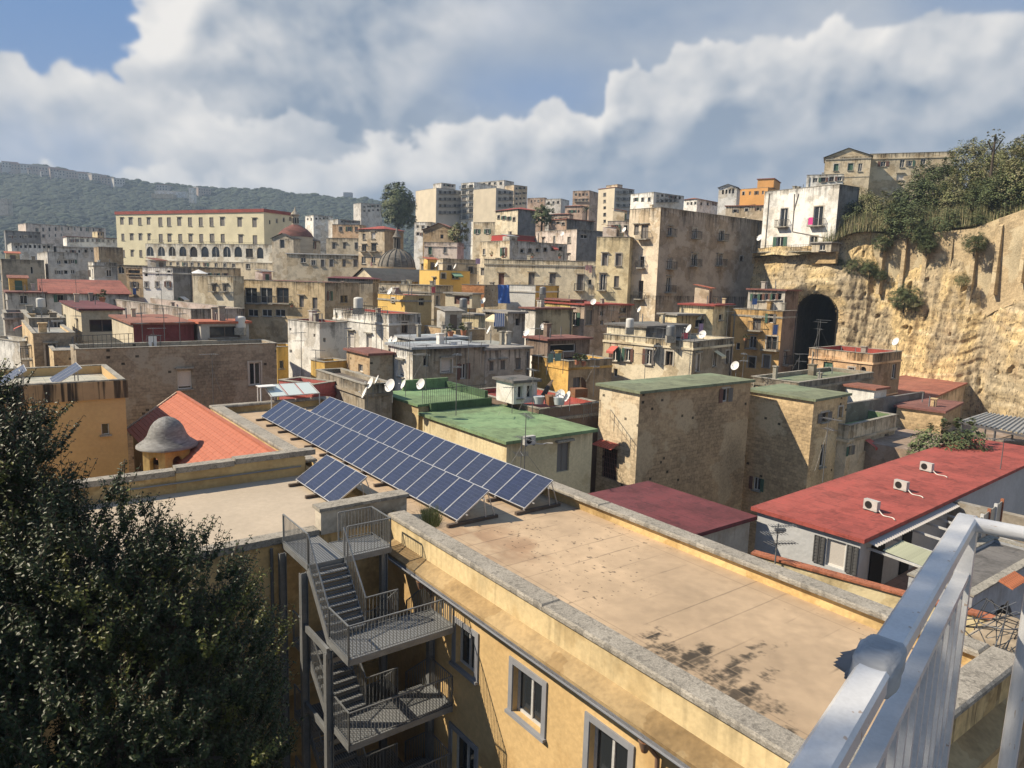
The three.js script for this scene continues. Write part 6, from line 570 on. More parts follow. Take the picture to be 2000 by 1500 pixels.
// ------------------------------------------------------------------ steel escape stair
{
  const g = thing('escape_stair', 'grey steel escape stair with landings against the ochre wall', 'staircase', [0, 0, 0], TURN);
  const P = (v, y, u) => [v, y, -u];
  const gratTex = tex(64, (u, v) => { const a = (u * 8) % 1 < .28 || (v * 16) % 1 < .3 ? 1 : .28; return [a, a, a]; }, true, 1.6);
  const grating = std([.27, .28, .285], { map: gratTex, roughness: .55, metalness: .3 });
  const slab = (v0, u0, v1, u1, y) => { part('platform', new GB().box(v0, y - .05, -u1, v1, y, -u0).geo(), grating, g); const e = new GB(); e.box(v0 - .03, y - .17, -u1, v0, y + .03, -u0).box(v1, y - .17, -u1, v1 + .03, y + .03, -u0).box(v0, y - .17, -u0, v1, y + .02, -u0 + .03).box(v0, y - .17, -u1 - .03, v1, y + .02, -u1); part('edge_beam', e.geo(), M.galv, g); };
  const rail = (a, b, H = 1.0) => { const A = P(...a), B = P(...b), n = Math.max(2, Math.round(Math.hypot(A[0] - B[0], A[2] - B[2]) / .115)), r = new GB(); r.bar([A[0], A[1] + H, A[2]], [B[0], B[1] + H, B[2]], .04, .03).bar([A[0], A[1] + .08, A[2]], [B[0], B[1] + .08, B[2]], .03, .02); for (let i = 0; i <= n; i++) { const t = i / n, p = [0, 1, 2].map(k => mix(A[k], B[k], t)); const w = i === 0 || i === n ? .042 : .016; r.bar([p[0], p[1] - (w > .03 ? .2 : -.08), p[2]], [p[0], p[1] + H, p[2]], w); } part('railing', r.geo(), M.galv, g); };
  const flight = (v0, v1, ua, ya, ub, yb, n) => { // from upper (ua, ya) to lower (ub, yb)
    for (let i = 1; i < n; i++) { const t = i / n, u = mix(ua, ub, t), y = mix(ya, yb, t), du = Math.abs(ua - ub) / n; const dir = Math.sign(ub - ua); const s = new GB().box(v0 + .03, y - .035, -Math.max(u, u + dir * (du + .05)), v1 - .03, y, -Math.min(u, u + dir * (du + .05))); part('step', s.geo(), grating, g); part('riser', new GB().box(v0 + .03, y + .02, -u - .012, v1 - .03, y + .10, -u + .012).geo(), M.galvDark, g); }
    for (const v of [v0, v1]) part('stringer', new GB().bar(P(v, ya - .12, ua), P(v, yb - .12, ub), .05, .26).geo(), M.galv, g);
    for (const v of [v0, v1]) rail([v, ya, ua], [v, yb, ub]);
  };
  const A0 = 7.62, A1 = 8.78, B0 = 9.85, B1 = 11.02, UT = 20.2, UL = 18.62, UE = 17.25;
  slab(A0, UT, A1, 22.45, ROOF); slab(A1 + .1, UT, 10.42, 21.6, ROOF);
  rail([A0, ROOF, 22.4], [A0, ROOF, UT]); rail([A1 + .12, ROOF, UT], [10.4, ROOF, UT]); rail([10.4, ROOF, UT], [10.4, ROOF, 21.6]); rail([10.4, ROOF, 21.6], [9.2, ROOF, 21.6]);
  let y0 = ROOF, y1 = ROOF - 1.72; flight(A0, A1, UT, y0, UL, y1, 9);
  for (let k = 0; k < 4; k++) {
    slab(A0, UE, B1, UL, y1); rail([A0, y1, UL], [A0, y1, UE]); rail([A0, y1, UE], [B1, y1, UE]); rail([B1, y1, UE], [B1, y1, UL]); rail([A1, y1, UL], [B0, y1, UL]);
    const ym = y1 - 1.3, y2 = y1 - 2.6; flight(B0, B1, UL, y1, UT, ym, 7); slab(A0, UT, B1, 21.6, ym); rail([A0, ym, 21.6], [A0, ym, UT]); rail([A1, ym, UT], [B0, ym, UT]); flight(A0, A1, UT, ym, UL, y2, 7); y1 = y2;
  }
  const post = (v, u, top) => part('column', new GB().box(v - .11, -1, -u - .02, v + .11, top, -u + .02).box(v - .11, -1, -u - .1, v - .09, top, -u + .1).box(v + .09, -1, -u - .1, v + .11, top, -u + .1).geo(), M.galv, g);
  post(A0 - .12, UT + .1, ROOF - .25); post(A0 - .1, UL - .15, ROOF - 2.02); post(10.25, UT + .2, ROOF - .25); post(11.1, UL + .1, ROOF - 1.98); post(A0 - .12, 22.2, ROOF - .25);
  for (let k = 0; k < 4; k++) { const y = ROOF - 2.0 - k * 2.6; part('frame_beam', new GB().bar(P(A0 - .1, y, UT + .1), P(A0 - .1, y, UL - .15), .1, .2).geo(), M.galv, g); part('frame_beam', new GB().bar(P(A0 - .1, y - .3, UL - .15), P(11.1, y - .3, UL + .1), .1, .16).geo(), M.galv, g); }
}
// ------------------------------------------------------------------ white railing of the terrace the photograph is taken from
T.paint = tex(512, (u, v) => { const p = .5 * sstep(.76, .78, fbm(u, v, 12, 12, 6, 351)), s = .93 + .10 * (fbm(u, v, 8, 8, 5, 353) - .5) + .06 * (fbm(u, v, 90, 90, 2, 355) - .5); return [s * (1 - .30 * p), s * (1 - .48 * p), s * (1 - .62 * p)]; }, true, 2.2);
{
  const a = 39.3 * D2R, g = thing('balcony_railing', 'white painted steel railing with flat top rail in the right foreground', 'railing', [0, 26, 0], -a);   // local -z runs along the rail, +x to its right
  const paint = std([.66, .665, .67], { map: T.paint, roughness: .32, metalness: .05, bumpMap: T.bumpFine, bumpScale: .004 });
  const x0 = -.262, x1 = -.208, yT = -.65, zE = -2.44, r = .006, top = new GB();
  top.box(x0, yT - .035, zE, x1, yT - r, .6); top.quad([x0 + r, yT, .6], [x1 - r, yT, .6], [x1 - r, yT, zE + r], [x0 + r, yT, zE + r]).quad([x0, yT - r, .6], [x0 + r, yT, .6], [x0 + r, yT, zE + r], [x0, yT - r, zE]).quad([x1 - r, yT, .6], [x1, yT - r, .6], [x1, yT - r, zE], [x1 - r, yT, zE + r]);
  part('top_rail', top.geo(), paint, g);
  const xm = -.228; part('mid_rail', new GB().box(xm - .018, yT - .19, zE, xm + .018, yT - .17, .5).geo(), paint, g); part('bottom_rail', new GB().box(xm - .018, yT - 1.0, zE, xm + .018, yT - .98, .5).geo(), paint, g);
  for (let i = 0; i < 24; i++) { const z = zE + .10 + i * .105; part('baluster', new GB().box(xm - .014, yT - .99, z - .009, xm + .014, yT - .18, z + .009).geo(), paint, g); }
  for (const z of [zE + .012]) part('post', new GB().box(xm - .022, yT - 1.1, z - .022, xm + .022, yT - .03, z + .022).geo(), paint, g);
  // round tube turning right at the corner, with its own post
  const tube = (pts, R, n) => part(n, new THREE.TubeGeometry(new THREE.CatmullRomCurve3(pts.map(p => new THREE.Vector3(...p)), false, 'catmullrom', .1), 40, R, 14), paint, g);
  tube([[x1 - .01, yT - .02, zE + .03], [.1, yT - .03, zE - .02], [.9, yT - .04, zE - .10]], .022, 'side_rail');
  tube([[-.055, yT - .02, zE - .01], [-.06, yT - .6, zE + .0], [-.065, yT - 1.3, zE + .01]], .022, 'post');
  // old grey sealing wrap around the rail
  { const sg = new THREE.SphereGeometry(1, 40, 26), p = sg.attributes.position; for (let i = 0; i < p.count; i++) { let x = p.getX(i), y = p.getY(i), z = p.getZ(i); const n = 1 + .30 * fbm3(x * 1.1 + 3, y * 1.1, z * 1.1, 3); x = Math.sign(x) * Math.pow(Math.abs(x), .45); y = Math.sign(y) * Math.pow(Math.abs(y), .45); p.setXYZ(i, (x * .036 + (x < 0 ? -.006 : 0)) * n, y * .034 * n - .013, z * .075 * n); } sg.computeVertexNormals(); const w = part('sealing_wrap', sg, std([.46, .47, .48], { map: T.metal, roughness: .95 }), g); w.position.set((x0 + x1) / 2, yT - .012, -1.36); }
  { const q = new GB(), N = 14, out = []; for (let k = 0; k <= N; k++) { const t = k / N, r = .016 + .022 * hash2(k, 5, 1) * (k % 2) + .012 * Math.sin(t * 3.1); out.push([x0 - r * 1.1 * Math.sin(t * 3.14) - .002, yT - .022 - .03 * t, -1.43 + .12 * t + .01 * hash2(k, 2, 7)]); } for (let k = 0; k < N; k++) { const A = out[k], B = out[k + 1], a0 = [x0 + .004, yT - .006, -1.43 + .12 * k / N], b0 = [x0 + .004, yT - .006, -1.43 + .12 * (k + 1) / N]; q.quad(A, B, b0, a0); q.quad([B[0], B[1] - .006, B[2]], [A[0], A[1] - .006, A[2]], [a0[0], a0[1] - .006, a0[2]], [b0[0], b0[1] - .006, b0[2]]); } part('torn_flap', q.geo(), std([.36, .34, .33], { map: T.rust }), g); }
}
// ------------------------------------------------------------------ left court: gabled roof, cupola, small panels
{
  const [x, y, z, W, s] = PT.gable, g = thing('gabled_chapel', 'chapel with bright orange tiled gable roof behind the cupola', 'chapel', [x, 0, z], TURN);   // ridge along local +z (towards the camera)
  const L = 19.2, dy = W * s, nRow = 16, nCol = 36, tileM = [0, 1, 2].map(k => std([.54 - k * .018, .175 - k * .008, .10 - k * .005], { map: T.metal, roughness: .85 }));
  // tile courses stepping down both slopes, overlapping
  for (const side of [-1, 1]) for (let r = 0; r < nRow; r++) { const a = r / nRow, b = (r + 1) / nRow + .01; const gb = new GB(); for (let c = 0; c < nCol; c++) { const z0 = -.3 + L * c / nCol, z1 = -.3 + L * (c + 1) / nCol - .015, h = .018 * hash2(r, c, 3) + .03; const p = (t, zz, up) => [side * W * t, y - dy * t + up, zz]; const q = side < 0 ? [p(b, z0, h), p(b, z1, h), p(a, z1, .006), p(a, z0, .006)] : [p(b, z1, h), p(b, z0, h), p(a, z0, .006), p(a, z1, .006)]; gb.quad(...q); const f = side < 0 ? [p(b, z0, 0), p(b, z1, 0), p(b, z1, h), p(b, z0, h)] : [p(b, z1, 0), p(b, z0, 0), p(b, z0, h), p(b, z1, h)]; gb.quad(...f); } part('tile_course', gb.geo(), tileM[(r * 7 + (side > 0 ? 1 : 0)) % 3], g); }
  part('roof_deck', new GB().quad([-W, y - dy - .02, -.3], [-W, y - dy - .02, L], [0, y - .02, L], [0, y - .02, -.3]).quad([W, y - dy - .02, L], [W, y - dy - .02, -.3], [0, y - .02, -.3], [0, y - .02, L]).geo(), tileM[1], g);
  for (const sd of [-1, 1]) part('verge', new GB().bar([sd * W, y - dy + .05, -.32], [0, y + .05, -.32], .16, .12).geo(), std([.62, .50, .40], { map: T.stone }), g);
  part('ridge', new GB().bar([0, y + .05, -.3], [0, y + .05, L], .2, .1).geo(), tileM[0], g);
  part('wall', new GB().quad([-W + .3, 0, -.2], [-W + .3, 0, L], [-W + .3, y - dy, L], [-W + .3, y - dy, -.2]).quad([W - .3, 0, -.2], [-W + .3, 0, -.2], [-W + .3, y - dy + .2, -.2], [W - .3, y - dy + .2, -.2]).tri([W - .3, y - dy + .1, -.2], [-W + .3, y - dy + .1, -.2], [0, y - .1, -.2]).quad([W - .3, 0, L], [W - .3, 0, -.2], [W - .3, y - dy, -.2], [W - .3, y - dy, L]).geo(), paleYellow, g);
}
{
  const [x, y, z] = PT.cupola, R = 1.26, g = thing('cupola', 'small hexagonal yellow cupola with grey bell-shaped dome', 'cupola', [x, 0, z], 20 * D2R);
  const gb = new GB(), N = 6;
  for (let k = 0; k < N; k++) { const a0 = k / N * 2 * Math.PI, a1 = (k + 1) / N * 2 * Math.PI, A = [R * Math.sin(a0), R * Math.cos(a0)], B = [R * Math.sin(a1), R * Math.cos(a1)], w = Math.hypot(A[0] - B[0], A[1] - B[1]); const tx = [(B[0] - A[0]) / w, (B[1] - A[1]) / w], nn = [Math.sin((a0 + a1) / 2), Math.cos((a0 + a1) / 2)]; const place = (px, py, pz) => [A[0] + tx[0] * px + nn[0] * pz, py, A[1] + tx[1] * px + nn[1] * pz]; wallGeo(gb, 0, w, 8, y - .05, [[w * .30, y - 1.55, w * .70, y - .42, true]], .28, place, k * 2, y); }
  part('drum', gb.geo(), std([.64, .47, .19], { map: T.plain, bumpMap: T.bumpFine, bumpScale: .01 }), g);
  const core = part('interior', new THREE.CylinderGeometry(.8, .8, 3, 12, 1, true), std([.22, .15, .08], { side: THREE.DoubleSide }), g); core.position.y = y - 2.4;
  const pts = [[1.86, -.06], [1.84, .03], [1.62, .14], [1.36, .28], [1.18, .46], [1.08, .66], [.95, .88], [.74, 1.08], [.46, 1.23], [.2, 1.3], [.0, 1.32]].map(p => new THREE.Vector2(...p));
  const dm = part('dome', new THREE.LatheGeometry(pts, 36), std([.27, .265, .26], { map: T.stone, roughness: .7, bumpMap: T.bumpFine, bumpScale: .02 }), g); dm.position.y = y; dm.scale.set(.80, 1.12, .80);
  const un = part('eaves', new THREE.CylinderGeometry(1.5, 1.3, .12, 6), std([.40, .37, .33], { map: T.stone }), g); un.position.y = y - .1;
}
for (const [du, lab] of [[0, 'left set of small tilted panels on the left ochre house'], [1, 'right set of small tilted panels on the left ochre house']]) {
  const rec = byTag['left ochre house'], p = rec.at(9.1 + du * 2.55, 2.0), g = thing('solar_collector', lab, 'solar panels', p, TURN, 'collectors on the left ochre house');
  for (let k = 0; k < 3; k++) { const q = part('panel', panelFrameGeo, alu, g); q.rotation.order = 'YXZ'; q.rotation.y = Math.PI / 2; q.rotation.x = -33 * D2R; q.position.set(0, .3, -k * 1.0 + 1); part('cell_sheet', cellGeo, cellMats[2], q); }
  part('stand', new GB().bar([.05, 0, .9], [.05, .3, .9], .05).bar([1.2, 0, .9], [1.2, 1.0, .9], .05).bar([1.2, 0, -.9], [1.2, 1.0, -.9], .05).bar([.05, 0, -.9], [.05, .3, -.9], .05).geo(), alu, g);
}
{ // folded blue parasol top in the court
  const p = uvw(33.5, 10.4, 16.1), g = thing('parasol', 'closed blue parasol rising behind the terrace parapet', 'parasol', p); const c = part('canopy', new THREE.ConeGeometry(.34, 1.3, 8), std([.04, .20, .55]), g); c.position.y = .2; const m = part('pole', new THREE.CylinderGeometry(.03, .03, 16, 8), M.galv, g); m.position.y = -8;
}
// ------------------------------------------------------------------ green roof house: raised green terrace box, air conditioner
{
  const rec = byTag['green roof house'], H = rec.roofY, o = rec.o, g = thing('green_terrace', 'raised green terrace box with railing behind the green roof', 'terrace', [o.x, 0, o.z], TURN);
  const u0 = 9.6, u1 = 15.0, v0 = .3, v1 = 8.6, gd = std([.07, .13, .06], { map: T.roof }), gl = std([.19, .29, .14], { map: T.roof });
  part('wall', new GB().box(-.1, 0, -u1, 5.3, H + .35, -u0).geo(), std([.60, .48, .27], { map: T.stain }), g);
  part('floor', new GB().box(-.25, H + .35, -u1 - .15, 5.45, H + .5, -u0 + .15).geo(), gl, g);
  part('front_wall', new GB().box(.6, H - .1, -u0 + .16, 5.45, H + .55, -u0 + .42).geo(), gd, g);
  part('back_wall', new GB().box(1.6, H + .5, -u1 - .1, 5.4, H + 1.25, -u1 + .15).geo(), gl, g);
  part('side_wall', new GB().box(5.15, H + .5, -u1 + .15, 5.4, H + 1.0, -u0).geo(), gd, g);
  const r = new GB(); r.bar([.2, H + 1.45, -u0], [5.2, H + 1.45, -u0], .035); for (let k = 0; k <= 34; k++) r.bar([.2 + k * 5 / 34, H + .5, -u0], [.2 + k * 5 / 34, H + 1.45, -u0], .018); part('railing', r.geo(), M.iron, g);
}
function acUnit(label, pos, turn, group) {
  const g = thing('air_conditioner', label, 'air conditioner', pos, turn, group); part('case', boxGeo(-.4, .06, -.15, .4, .62, .15), std([.60, .59, .55], { map: T.metal, roughness: .5 }), g);
  g.scale.setScalar(.84); const ring = part('fan_guard', new THREE.TorusGeometry(.2, .015, 6, 24), M.iron, g); ring.position.set(-.1, .34, .152); const d = part('fan', new THREE.CircleGeometry(.2, 20), M.dark, g); d.position.set(-.1, .34, .1505);
  for (const s of [-1, 1]) part('foot', boxGeo(s * .3 - .05, 0, -.16, s * .3 + .05, .06, .16), M.iron, g);
  part('hose', new THREE.TubeGeometry(new THREE.CatmullRomCurve3([[.4, .2, 0], [.6, .06, .05], [.9, .04, .25], [1.3, .04, .15], [1.6, .05, .4]].map(p => new THREE.Vector3(...p))), 24, .03, 6), std([.6, .57, .52]), g); return g;
}
acUnit('white air conditioner standing on the green roof', [PT.ac_green[0], byTag['green roof house'].roofY, PT.ac_green[2]], 35 * D2R);
{ const L = ['air conditioner nearest the edge of the broad red roof', 'middle air conditioner on the broad red roof', 'farthest air conditioner on the broad red roof']; PT.acs.forEach((p, i) => acUnit(L[i], [p[0], byTag['broad red roof'].roofY, p[2]], -60 * D2R, 'air conditioners on the red roof')); }
// ------------------------------------------------------------------ red house: roof trim, terrace, pergola, garden wall
{
  const rec = byTag['broad red roof'], o = rec.o, H = rec.roofY, g = thing('pergola', 'white pergola with corrugated sheets on the terrace of the red-roofed house', 'pergola', [o.x, 0, o.z], -o.yaw * D2R);
  const corr = (name, x0, x1, z0, z1, ya, yb, n, m) => { const gb = new GB(); for (let i = 0; i < n; i++) { const a = mix(x0, x1, i / n), b = mix(x0, x1, (i + .5) / n), c = mix(x0, x1, (i + 1) / n); gb.quad([a, yb, z1], [b, yb + .05, z1], [b, ya + .05, z0], [a, ya, z0]).quad([b, yb + .05, z1], [c, yb, z1], [c, ya, z0], [b, ya + .05, z0]); } part(name, gb.geo(), m, g); };
  const wp = M.whitePaint;
  corr('corrugated_strip', .3, 9.5, .02, .55, H - .22, H - .34, 40, std([.62, .58, .54], { map: T.metal, side: THREE.DoubleSide }));
  corr('corrugated_sheet', .7, 2.6, .6, 2.6, H - .55, H - .75, 11, std([.40, .42, .30], { map: T.metal, side: THREE.DoubleSide, roughness: .6 }));
  for (const x of [.6, 2.7, 4.6, 6.2, 7.4, 8.4]) part('beam', new GB().bar([x, H - .6, .05], [x, H - .85, 4.2], .07, .09).geo(), wp, g);
  part('beam', new GB().bar([.5, H - .86, 4.2], [9, H - .86, 4.2], .08, .1).geo(), wp, g);
  for (const x of [.6, 4.6, 8.4]) part('post', new GB().box(x - .04, H - 2.9, 4.16, x + .04, H - .9, 4.24).geo(), wp, g);
  part('terrace_floor', new GB().box(-.2, 0, .02, 10, H - 2.75, 4.6).geo(), std([.34, .20, .15], { map: T.roof }), g);
  part('terrace_parapet', new GB().box(-.35, 0, .02, -.15, H - 2.0, 4.6).box(-.35, 0, 4.6, 10, H - 2.0, 4.8).geo(), std([.55, .45, .30], { map: T.stain }), g);
  part('coping', new GB().box(-.42, H - 2.0, .0, -.08, H - 1.92, 4.6).box(-.42, H - 2.0, 4.6, 10.1, H - 1.92, 4.87).geo(), std([.46, .17, .10], { map: T.stone }), g);
  part('terrace_wall', new GB().box(9.6, H - 2.75, .02, 10, H - .2, 4.6).geo(), std([.36, .33, .28], { map: T.stain }), g);
  for (const [a, b] of [[1.0, 2.3], [4.2, 5.2]]) part('wall_opening', boxGeo(a, H - 2.7, .025, b, H - .6, .06), M.dark, g);
}
{
  const [a, b] = PT.gardenwall, dx = b[0] - a[0], dz = b[2] - a[2], L = Math.hypot(dx, dz), g = thing('garden_wall', 'pale yellow garden wall with terracotta coping below the grey house', 'wall', [a[0], 0, a[2]], Math.atan2(-dz, dx)); const y = (a[1] + b[1]) / 2;
  part('wall', new GB().box(-.5, -1, -.12, L + 3, y - .08, .12).geo(), std([.64, .55, .34], { map: T.stain, bumpMap: T.bumpFine, bumpScale: .02 }), g); part('coping', new GB().box(-.6, y - .08, -.2, L + 3, y, .2).geo(), std([.48, .17, .09], { map: T.stone }), g);
  for (const d of [.24, .34, .42]) part('cable', new THREE.TubeGeometry(new THREE.CatmullRomCurve3([[0, y - .2 - d, .16], [L * .3, y - .45 - d, .17], [L * .6, y - .4 - d, .16], [L, y - .5 - d, .16]].map(p => new THREE.Vector3(...p))), 30, .014, 5), M.iron, g);
}
// ------------------------------------------------------------------ right edge: metal canopy, sheet roof, rail
function sheetRoof(name, label, q, ribs, m, posts) {
  const g = thing(name, label, 'canopy', [q[0][0], 0, q[0][2]]), o = q[0], lerp = (a, b, t) => [0, 1, 2].map(k => mix(a[k], b[k], t)), rel = p => [p[0] - o[0], p[1], p[2] - o[2]], gb = new GB();
  for (let i = 0; i < ribs; i++) { const t0 = i / ribs, t1 = (i + .62) / ribs, t2 = (i + 1) / ribs; const N = t => rel(lerp(q[0], q[1], t)), F = t => rel(lerp(q[3], q[2], t)); const up = (p, d) => [p[0], p[1] + d, p[2]]; gb.quad(N(t0), N(t1), F(t1), F(t0)); gb.quad(up(N(t1), .09), up(N(t2), .09), up(F(t2), .09), up(F(t1), .09)); gb.quad(N(t1), up(N(t1), .09), up(F(t1), .09), F(t1)); gb.quad(up(N(t2), .09), N(t2), F(t2), up(F(t2), .09)); }
  part('sheet', gb.geo(), m, g); const e = new GB(); const c = q.map(rel); e.bar(c[0], c[1], .12, .14).bar(c[3], c[2], .12, .14).bar(c[0], c[3], .1, .14).bar(c[1], c[2], .1, .14); const eb = part('edge_beam', e.geo(), M.galvDark, g); eb.position.y = -.1;
  if (posts) for (const t of [.04, .35, .66, .97]) for (const [A, B] of [[0, 1], [3, 2]]) { const p = rel(lerp(q[A], q[B], t)); part('post', new GB().box(p[0] - .05, p[1] - posts, p[2] - .05, p[0] + .05, p[1] - .12, p[2] + .05).geo(), M.galvDark, g); }
  return g;
}
sheetRoof('metal_canopy', 'grey corrugated metal canopy on posts at the right edge', PT.canopy, 22, std([.50, .51, .50], { map: T.metal, roughness: .55, metalness: .2 }), 2.6);
sheetRoof('sheet_roof', 'low white corrugated roof with blue stripes below the canopy', PT.blueroof, 20, std([.58, .64, .68], { map: T.metal, roughness: .6 }), 1.2);
{ // terrace under the canopy
  const c = PT.canopy[0], g = thing('canopy_terrace', 'shaded terrace with clutter and iron rail under the metal canopy', 'terrace', [c[0], 0, c[2]], TURN), y = c[1] - 2.6;
  part('floor', new GB().box(-1, -1, -9, 14, y, 1.2).geo(), std([.36, .28, .22], { map: T.stain }), g); const r = new GB(); r.bar([-1, y + 1, 1.15], [14, y + 1, 1.15], .04); for (let i = 0; i <= 60; i++) r.bar([-1 + i * .25, y, 1.15], [-1 + i * .25, y + 1, 1.15], .02); part('railing', r.geo(), M.iron, g);
  part('back_wall', new GB().box(-.5, y, -8.6, 14, y + 2.5, -8.3).geo(), std([.20, .19, .18], { map: T.stain }), g);
}

{ // glazed partition, tile hood and wires in the court right of the railing
  const [a, b] = PT.partition, L = Math.hypot(b[0] - a[0], b[2] - a[2]), g = thing('glazed_partition', 'glazed partition with terracotta posts on the red house terrace', 'partition', a, Math.atan2(-(b[2] - a[2]), b[0] - a[0])), tm = std([.46, .17, .09], { map: T.stone }), gm = std([.46, .45, .40], { map: T.metal, roughness: .4 });
  for (let i = 0; i <= 4; i++) part('post', boxGeo(L * i / 4 - .06, 0, -.06, L * i / 4 + .06, 1.9, .06), i % 2 ? M.whitePaint : tm, g); for (let i = 0; i < 4; i++) part('pane', boxGeo(L * i / 4 + .08, .1, -.015, L * (i + 1) / 4 - .08, 1.8, .015), gm, g); part('base_wall', boxGeo(-.1, -6, -.1, L + .1, 0, .1), std([.42, .37, .31], { map: T.stain }), g);
  const h = thing('tile_hood', 'small hood of orange roof tiles over the court arch', 'tile hood', PT.tiles, TURN); for (let i = 0; i < 9; i++) part('tile', new THREE.CylinderGeometry(.07, .085, .45, 10, 1, true, 0, Math.PI).rotateZ(Math.PI / 2).rotateY(Math.PI / 2).rotateX(.35).translate(i * .15, 0, .15), mat('hoodtile', () => std([.50, .17, .08], { side: THREE.DoubleSide, map: T.stone })), h);
  const y = thing('cable_tangle', 'tangle of old cables above the court beside the end parapet', 'cables', PT.yard, TURN), R = mulberry(61); for (let i = 0; i < 14; i++) { const P = () => new THREE.Vector3(R() * 4 - .5, R() * 1.4 - .8, R() * 1.6 - .8); part('cable', new THREE.TubeGeometry(new THREE.CatmullRomCurve3([P(), P(), P(), P()]), 24, .014, 5), i % 3 ? M.iron : M.galv, y); } part('ledge', boxGeo(-1, -1.4, -1, 5, -.9, 1.2), std([.40, .33, .24], { map: T.stain }), y);
}
// ------------------------------------------------------------------ the tuff cliff with its cave
const cliffC = PT.cliff, cliffCurve = new THREE.CatmullRomCurve3(cliffC.map(p => new THREE.Vector3(p[0], p[2], p[1]))), cliffTop = new THREE.CatmullRomCurve3(cliffC.map(p => new THREE.Vector3(p[0], p[3], p[1])));
{
  const NS = 440, NT = 230, pos = [], col = [], uv = [], idx = [], cave = PT.cave[0], cw = (PT.cave[3][0] - PT.cave[2][0]) / 2, ctop = PT.cave[1][1];
  let bs = 0, bd = 1e9; for (let i = 0; i <= 600; i++) { const p = cliffCurve.getPoint(i / 600), d = Math.abs(p.x - cave[0]); if (d < bd) { bd = d; bs = i / 600; } }
  const cb = cliffCurve.getPoint(bs), ctan = cliffCurve.getTangent(bs).setY(0).normalize(), cn = new THREE.Vector3(-ctan.z, 0, ctan.x); if (cn.x > 0) cn.negate(); // normal to the left / camera
  const capeY = ctop - cw, inCave = (x, y, z, m) => { const s = (x - cb.x) * ctan.x + (z - cb.z) * ctan.z, a = Math.abs(s) / (cw * m); if (a > 1) return false; return y < capeY + Math.sqrt(1 - a * a) * cw * m; };
  const caveDist = (x, y, z) => { const s = (x - cb.x) * ctan.x + (z - cb.z) * ctan.z; const q = y > capeY ? Math.hypot(s, y - capeY) : Math.abs(s); return q / cw; };
  for (let j = 0; j <= NT; j++) for (let i = 0; i <= NS; i++) {
    const s = i / NS, t = j / NT, B = cliffCurve.getPoint(s), Tp = cliffTop.getPoint(s), y0 = B.y - 10, y = mix(y0, Tp.y + 1, t), tan = cliffCurve.getTangent(s).setY(0).normalize(), n = new THREE.Vector3(-tan.z, 0, tan.x); if (n.x > 0) n.negate();
    const L = s * 95, k = Math.min(1, Math.max(0, (caveDist(B.x, y, B.z) - 1.02) * 1.6));
    const top = sstep(.72, .95, t), batter = (1 - t) * 3.4 - .1, big = 2.6 * fbm3(L * .05, y * .045, 2.2, 3), wob = 6 * fbm3(L * .045, y * .05, 4.4, 3);
    const yy = y * .62 + wob * .5 + L * .05, fl = yy - Math.floor(yy), led = (sstep(0, .25, fl) - sstep(.55, 1, fl)) * .30 * (.2 + 1.2 * Math.abs(fbm3(L * .07, Math.floor(yy) * 3.1, 9.1, 2)));
    const ribs = .8 * (.5 - Math.abs(fbm3(L * .13 + wob * .03, y * .035, 3.3, 4)) * 2.2), cut = .26 * (.5 - Math.abs(fbm3(L * .36, y * .24, 5.2, 4)) * 2), fine = .18 * fbm3(L * 1.1, y * 1.3, 7.7, 3), pock = -.55 * sstep(.24, .34, fbm3(L * .42 + 9, y * .5, 6.1, 2));
    const d = k * (batter * .6 + (1 - .75 * top) * (big + ribs + cut * .8 + led + pock) + fine - .4 * top);
    const x = B.x + n.x * d, z = B.z + n.z * d;
    pos.push(x, y, z); uv.push(L, y);
    const g = sstep(.02, .20, fbm3(L * .10 + 4, y * .10, 6.6, 5) + .10 * sstep(40, 70, L)), st = sstep(.05, .25, fbm3(L * .04 + wob * .02, y * .8 + wob * .4, 1.3, 4)), rd = sstep(.10, .28, fbm3(L * .2, y * .2, 8.8, 3)), v = 1 + .45 * fbm3(L * .9, y * 1.1, 2.9, 4);
    let c = [.63, .49, .265]; c = c.map((q, m) => mix(q, [.74, .62, .40][m], st * .75)); c = c.map((q, m) => mix(q, [.31, .285, .24][m], g * .55)); c = c.map((q, m) => mix(q, [.50, .34, .19][m], rd * .25)); col.push(...c.map(q => q * v));
  }
  for (let j = 0; j < NT; j++) for (let i = 0; i < NS; i++) { const k = j * (NS + 1) + i; const cx = (pos[k * 3] + pos[(k + NS + 2) * 3]) / 2, cy = (pos[k * 3 + 1] + pos[(k + NS + 2) * 3 + 1]) / 2, cz = (pos[k * 3 + 2] + pos[(k + NS + 2) * 3 + 2]) / 2; if (inCave(cx, cy, cz, 1)) continue; idx.push(k, k + 1, k + NS + 2, k, k + NS + 2, k + NS + 1); }
  const geo = new THREE.BufferGeometry(); geo.setAttribute('position', new THREE.Float32BufferAttribute(pos, 3)); geo.setAttribute('color', new THREE.Float32BufferAttribute(col, 3)); geo.setAttribute('uv', new THREE.Float32BufferAttribute(uv, 2)); geo.setIndex(idx); geo.computeVertexNormals();
  const m = shade(new THREE.Mesh(geo, new THREE.MeshStandardMaterial({ vertexColors: true, map: T.rock, roughness: .97, side: THREE.DoubleSide, bumpMap: T.rock, bumpScale: .06 }))); m.name = 'cliff'; m.userData.kind = 'structure'; scene.add(m);
  // cave tunnel: arch section swept inwards
  const tb = new GB(), N = 18, D = 26, S = 8; const sec = []; sec.push([-cw * 1.04, cb.y - 10]); for (let k = 0; k <= N; k++) { const a = Math.PI * (1 - k / N); sec.push([Math.cos(a) * cw * 1.04, capeY + Math.sin(a) * cw * 1.04]); } sec.push([cw * 1.04, cb.y - 10]);
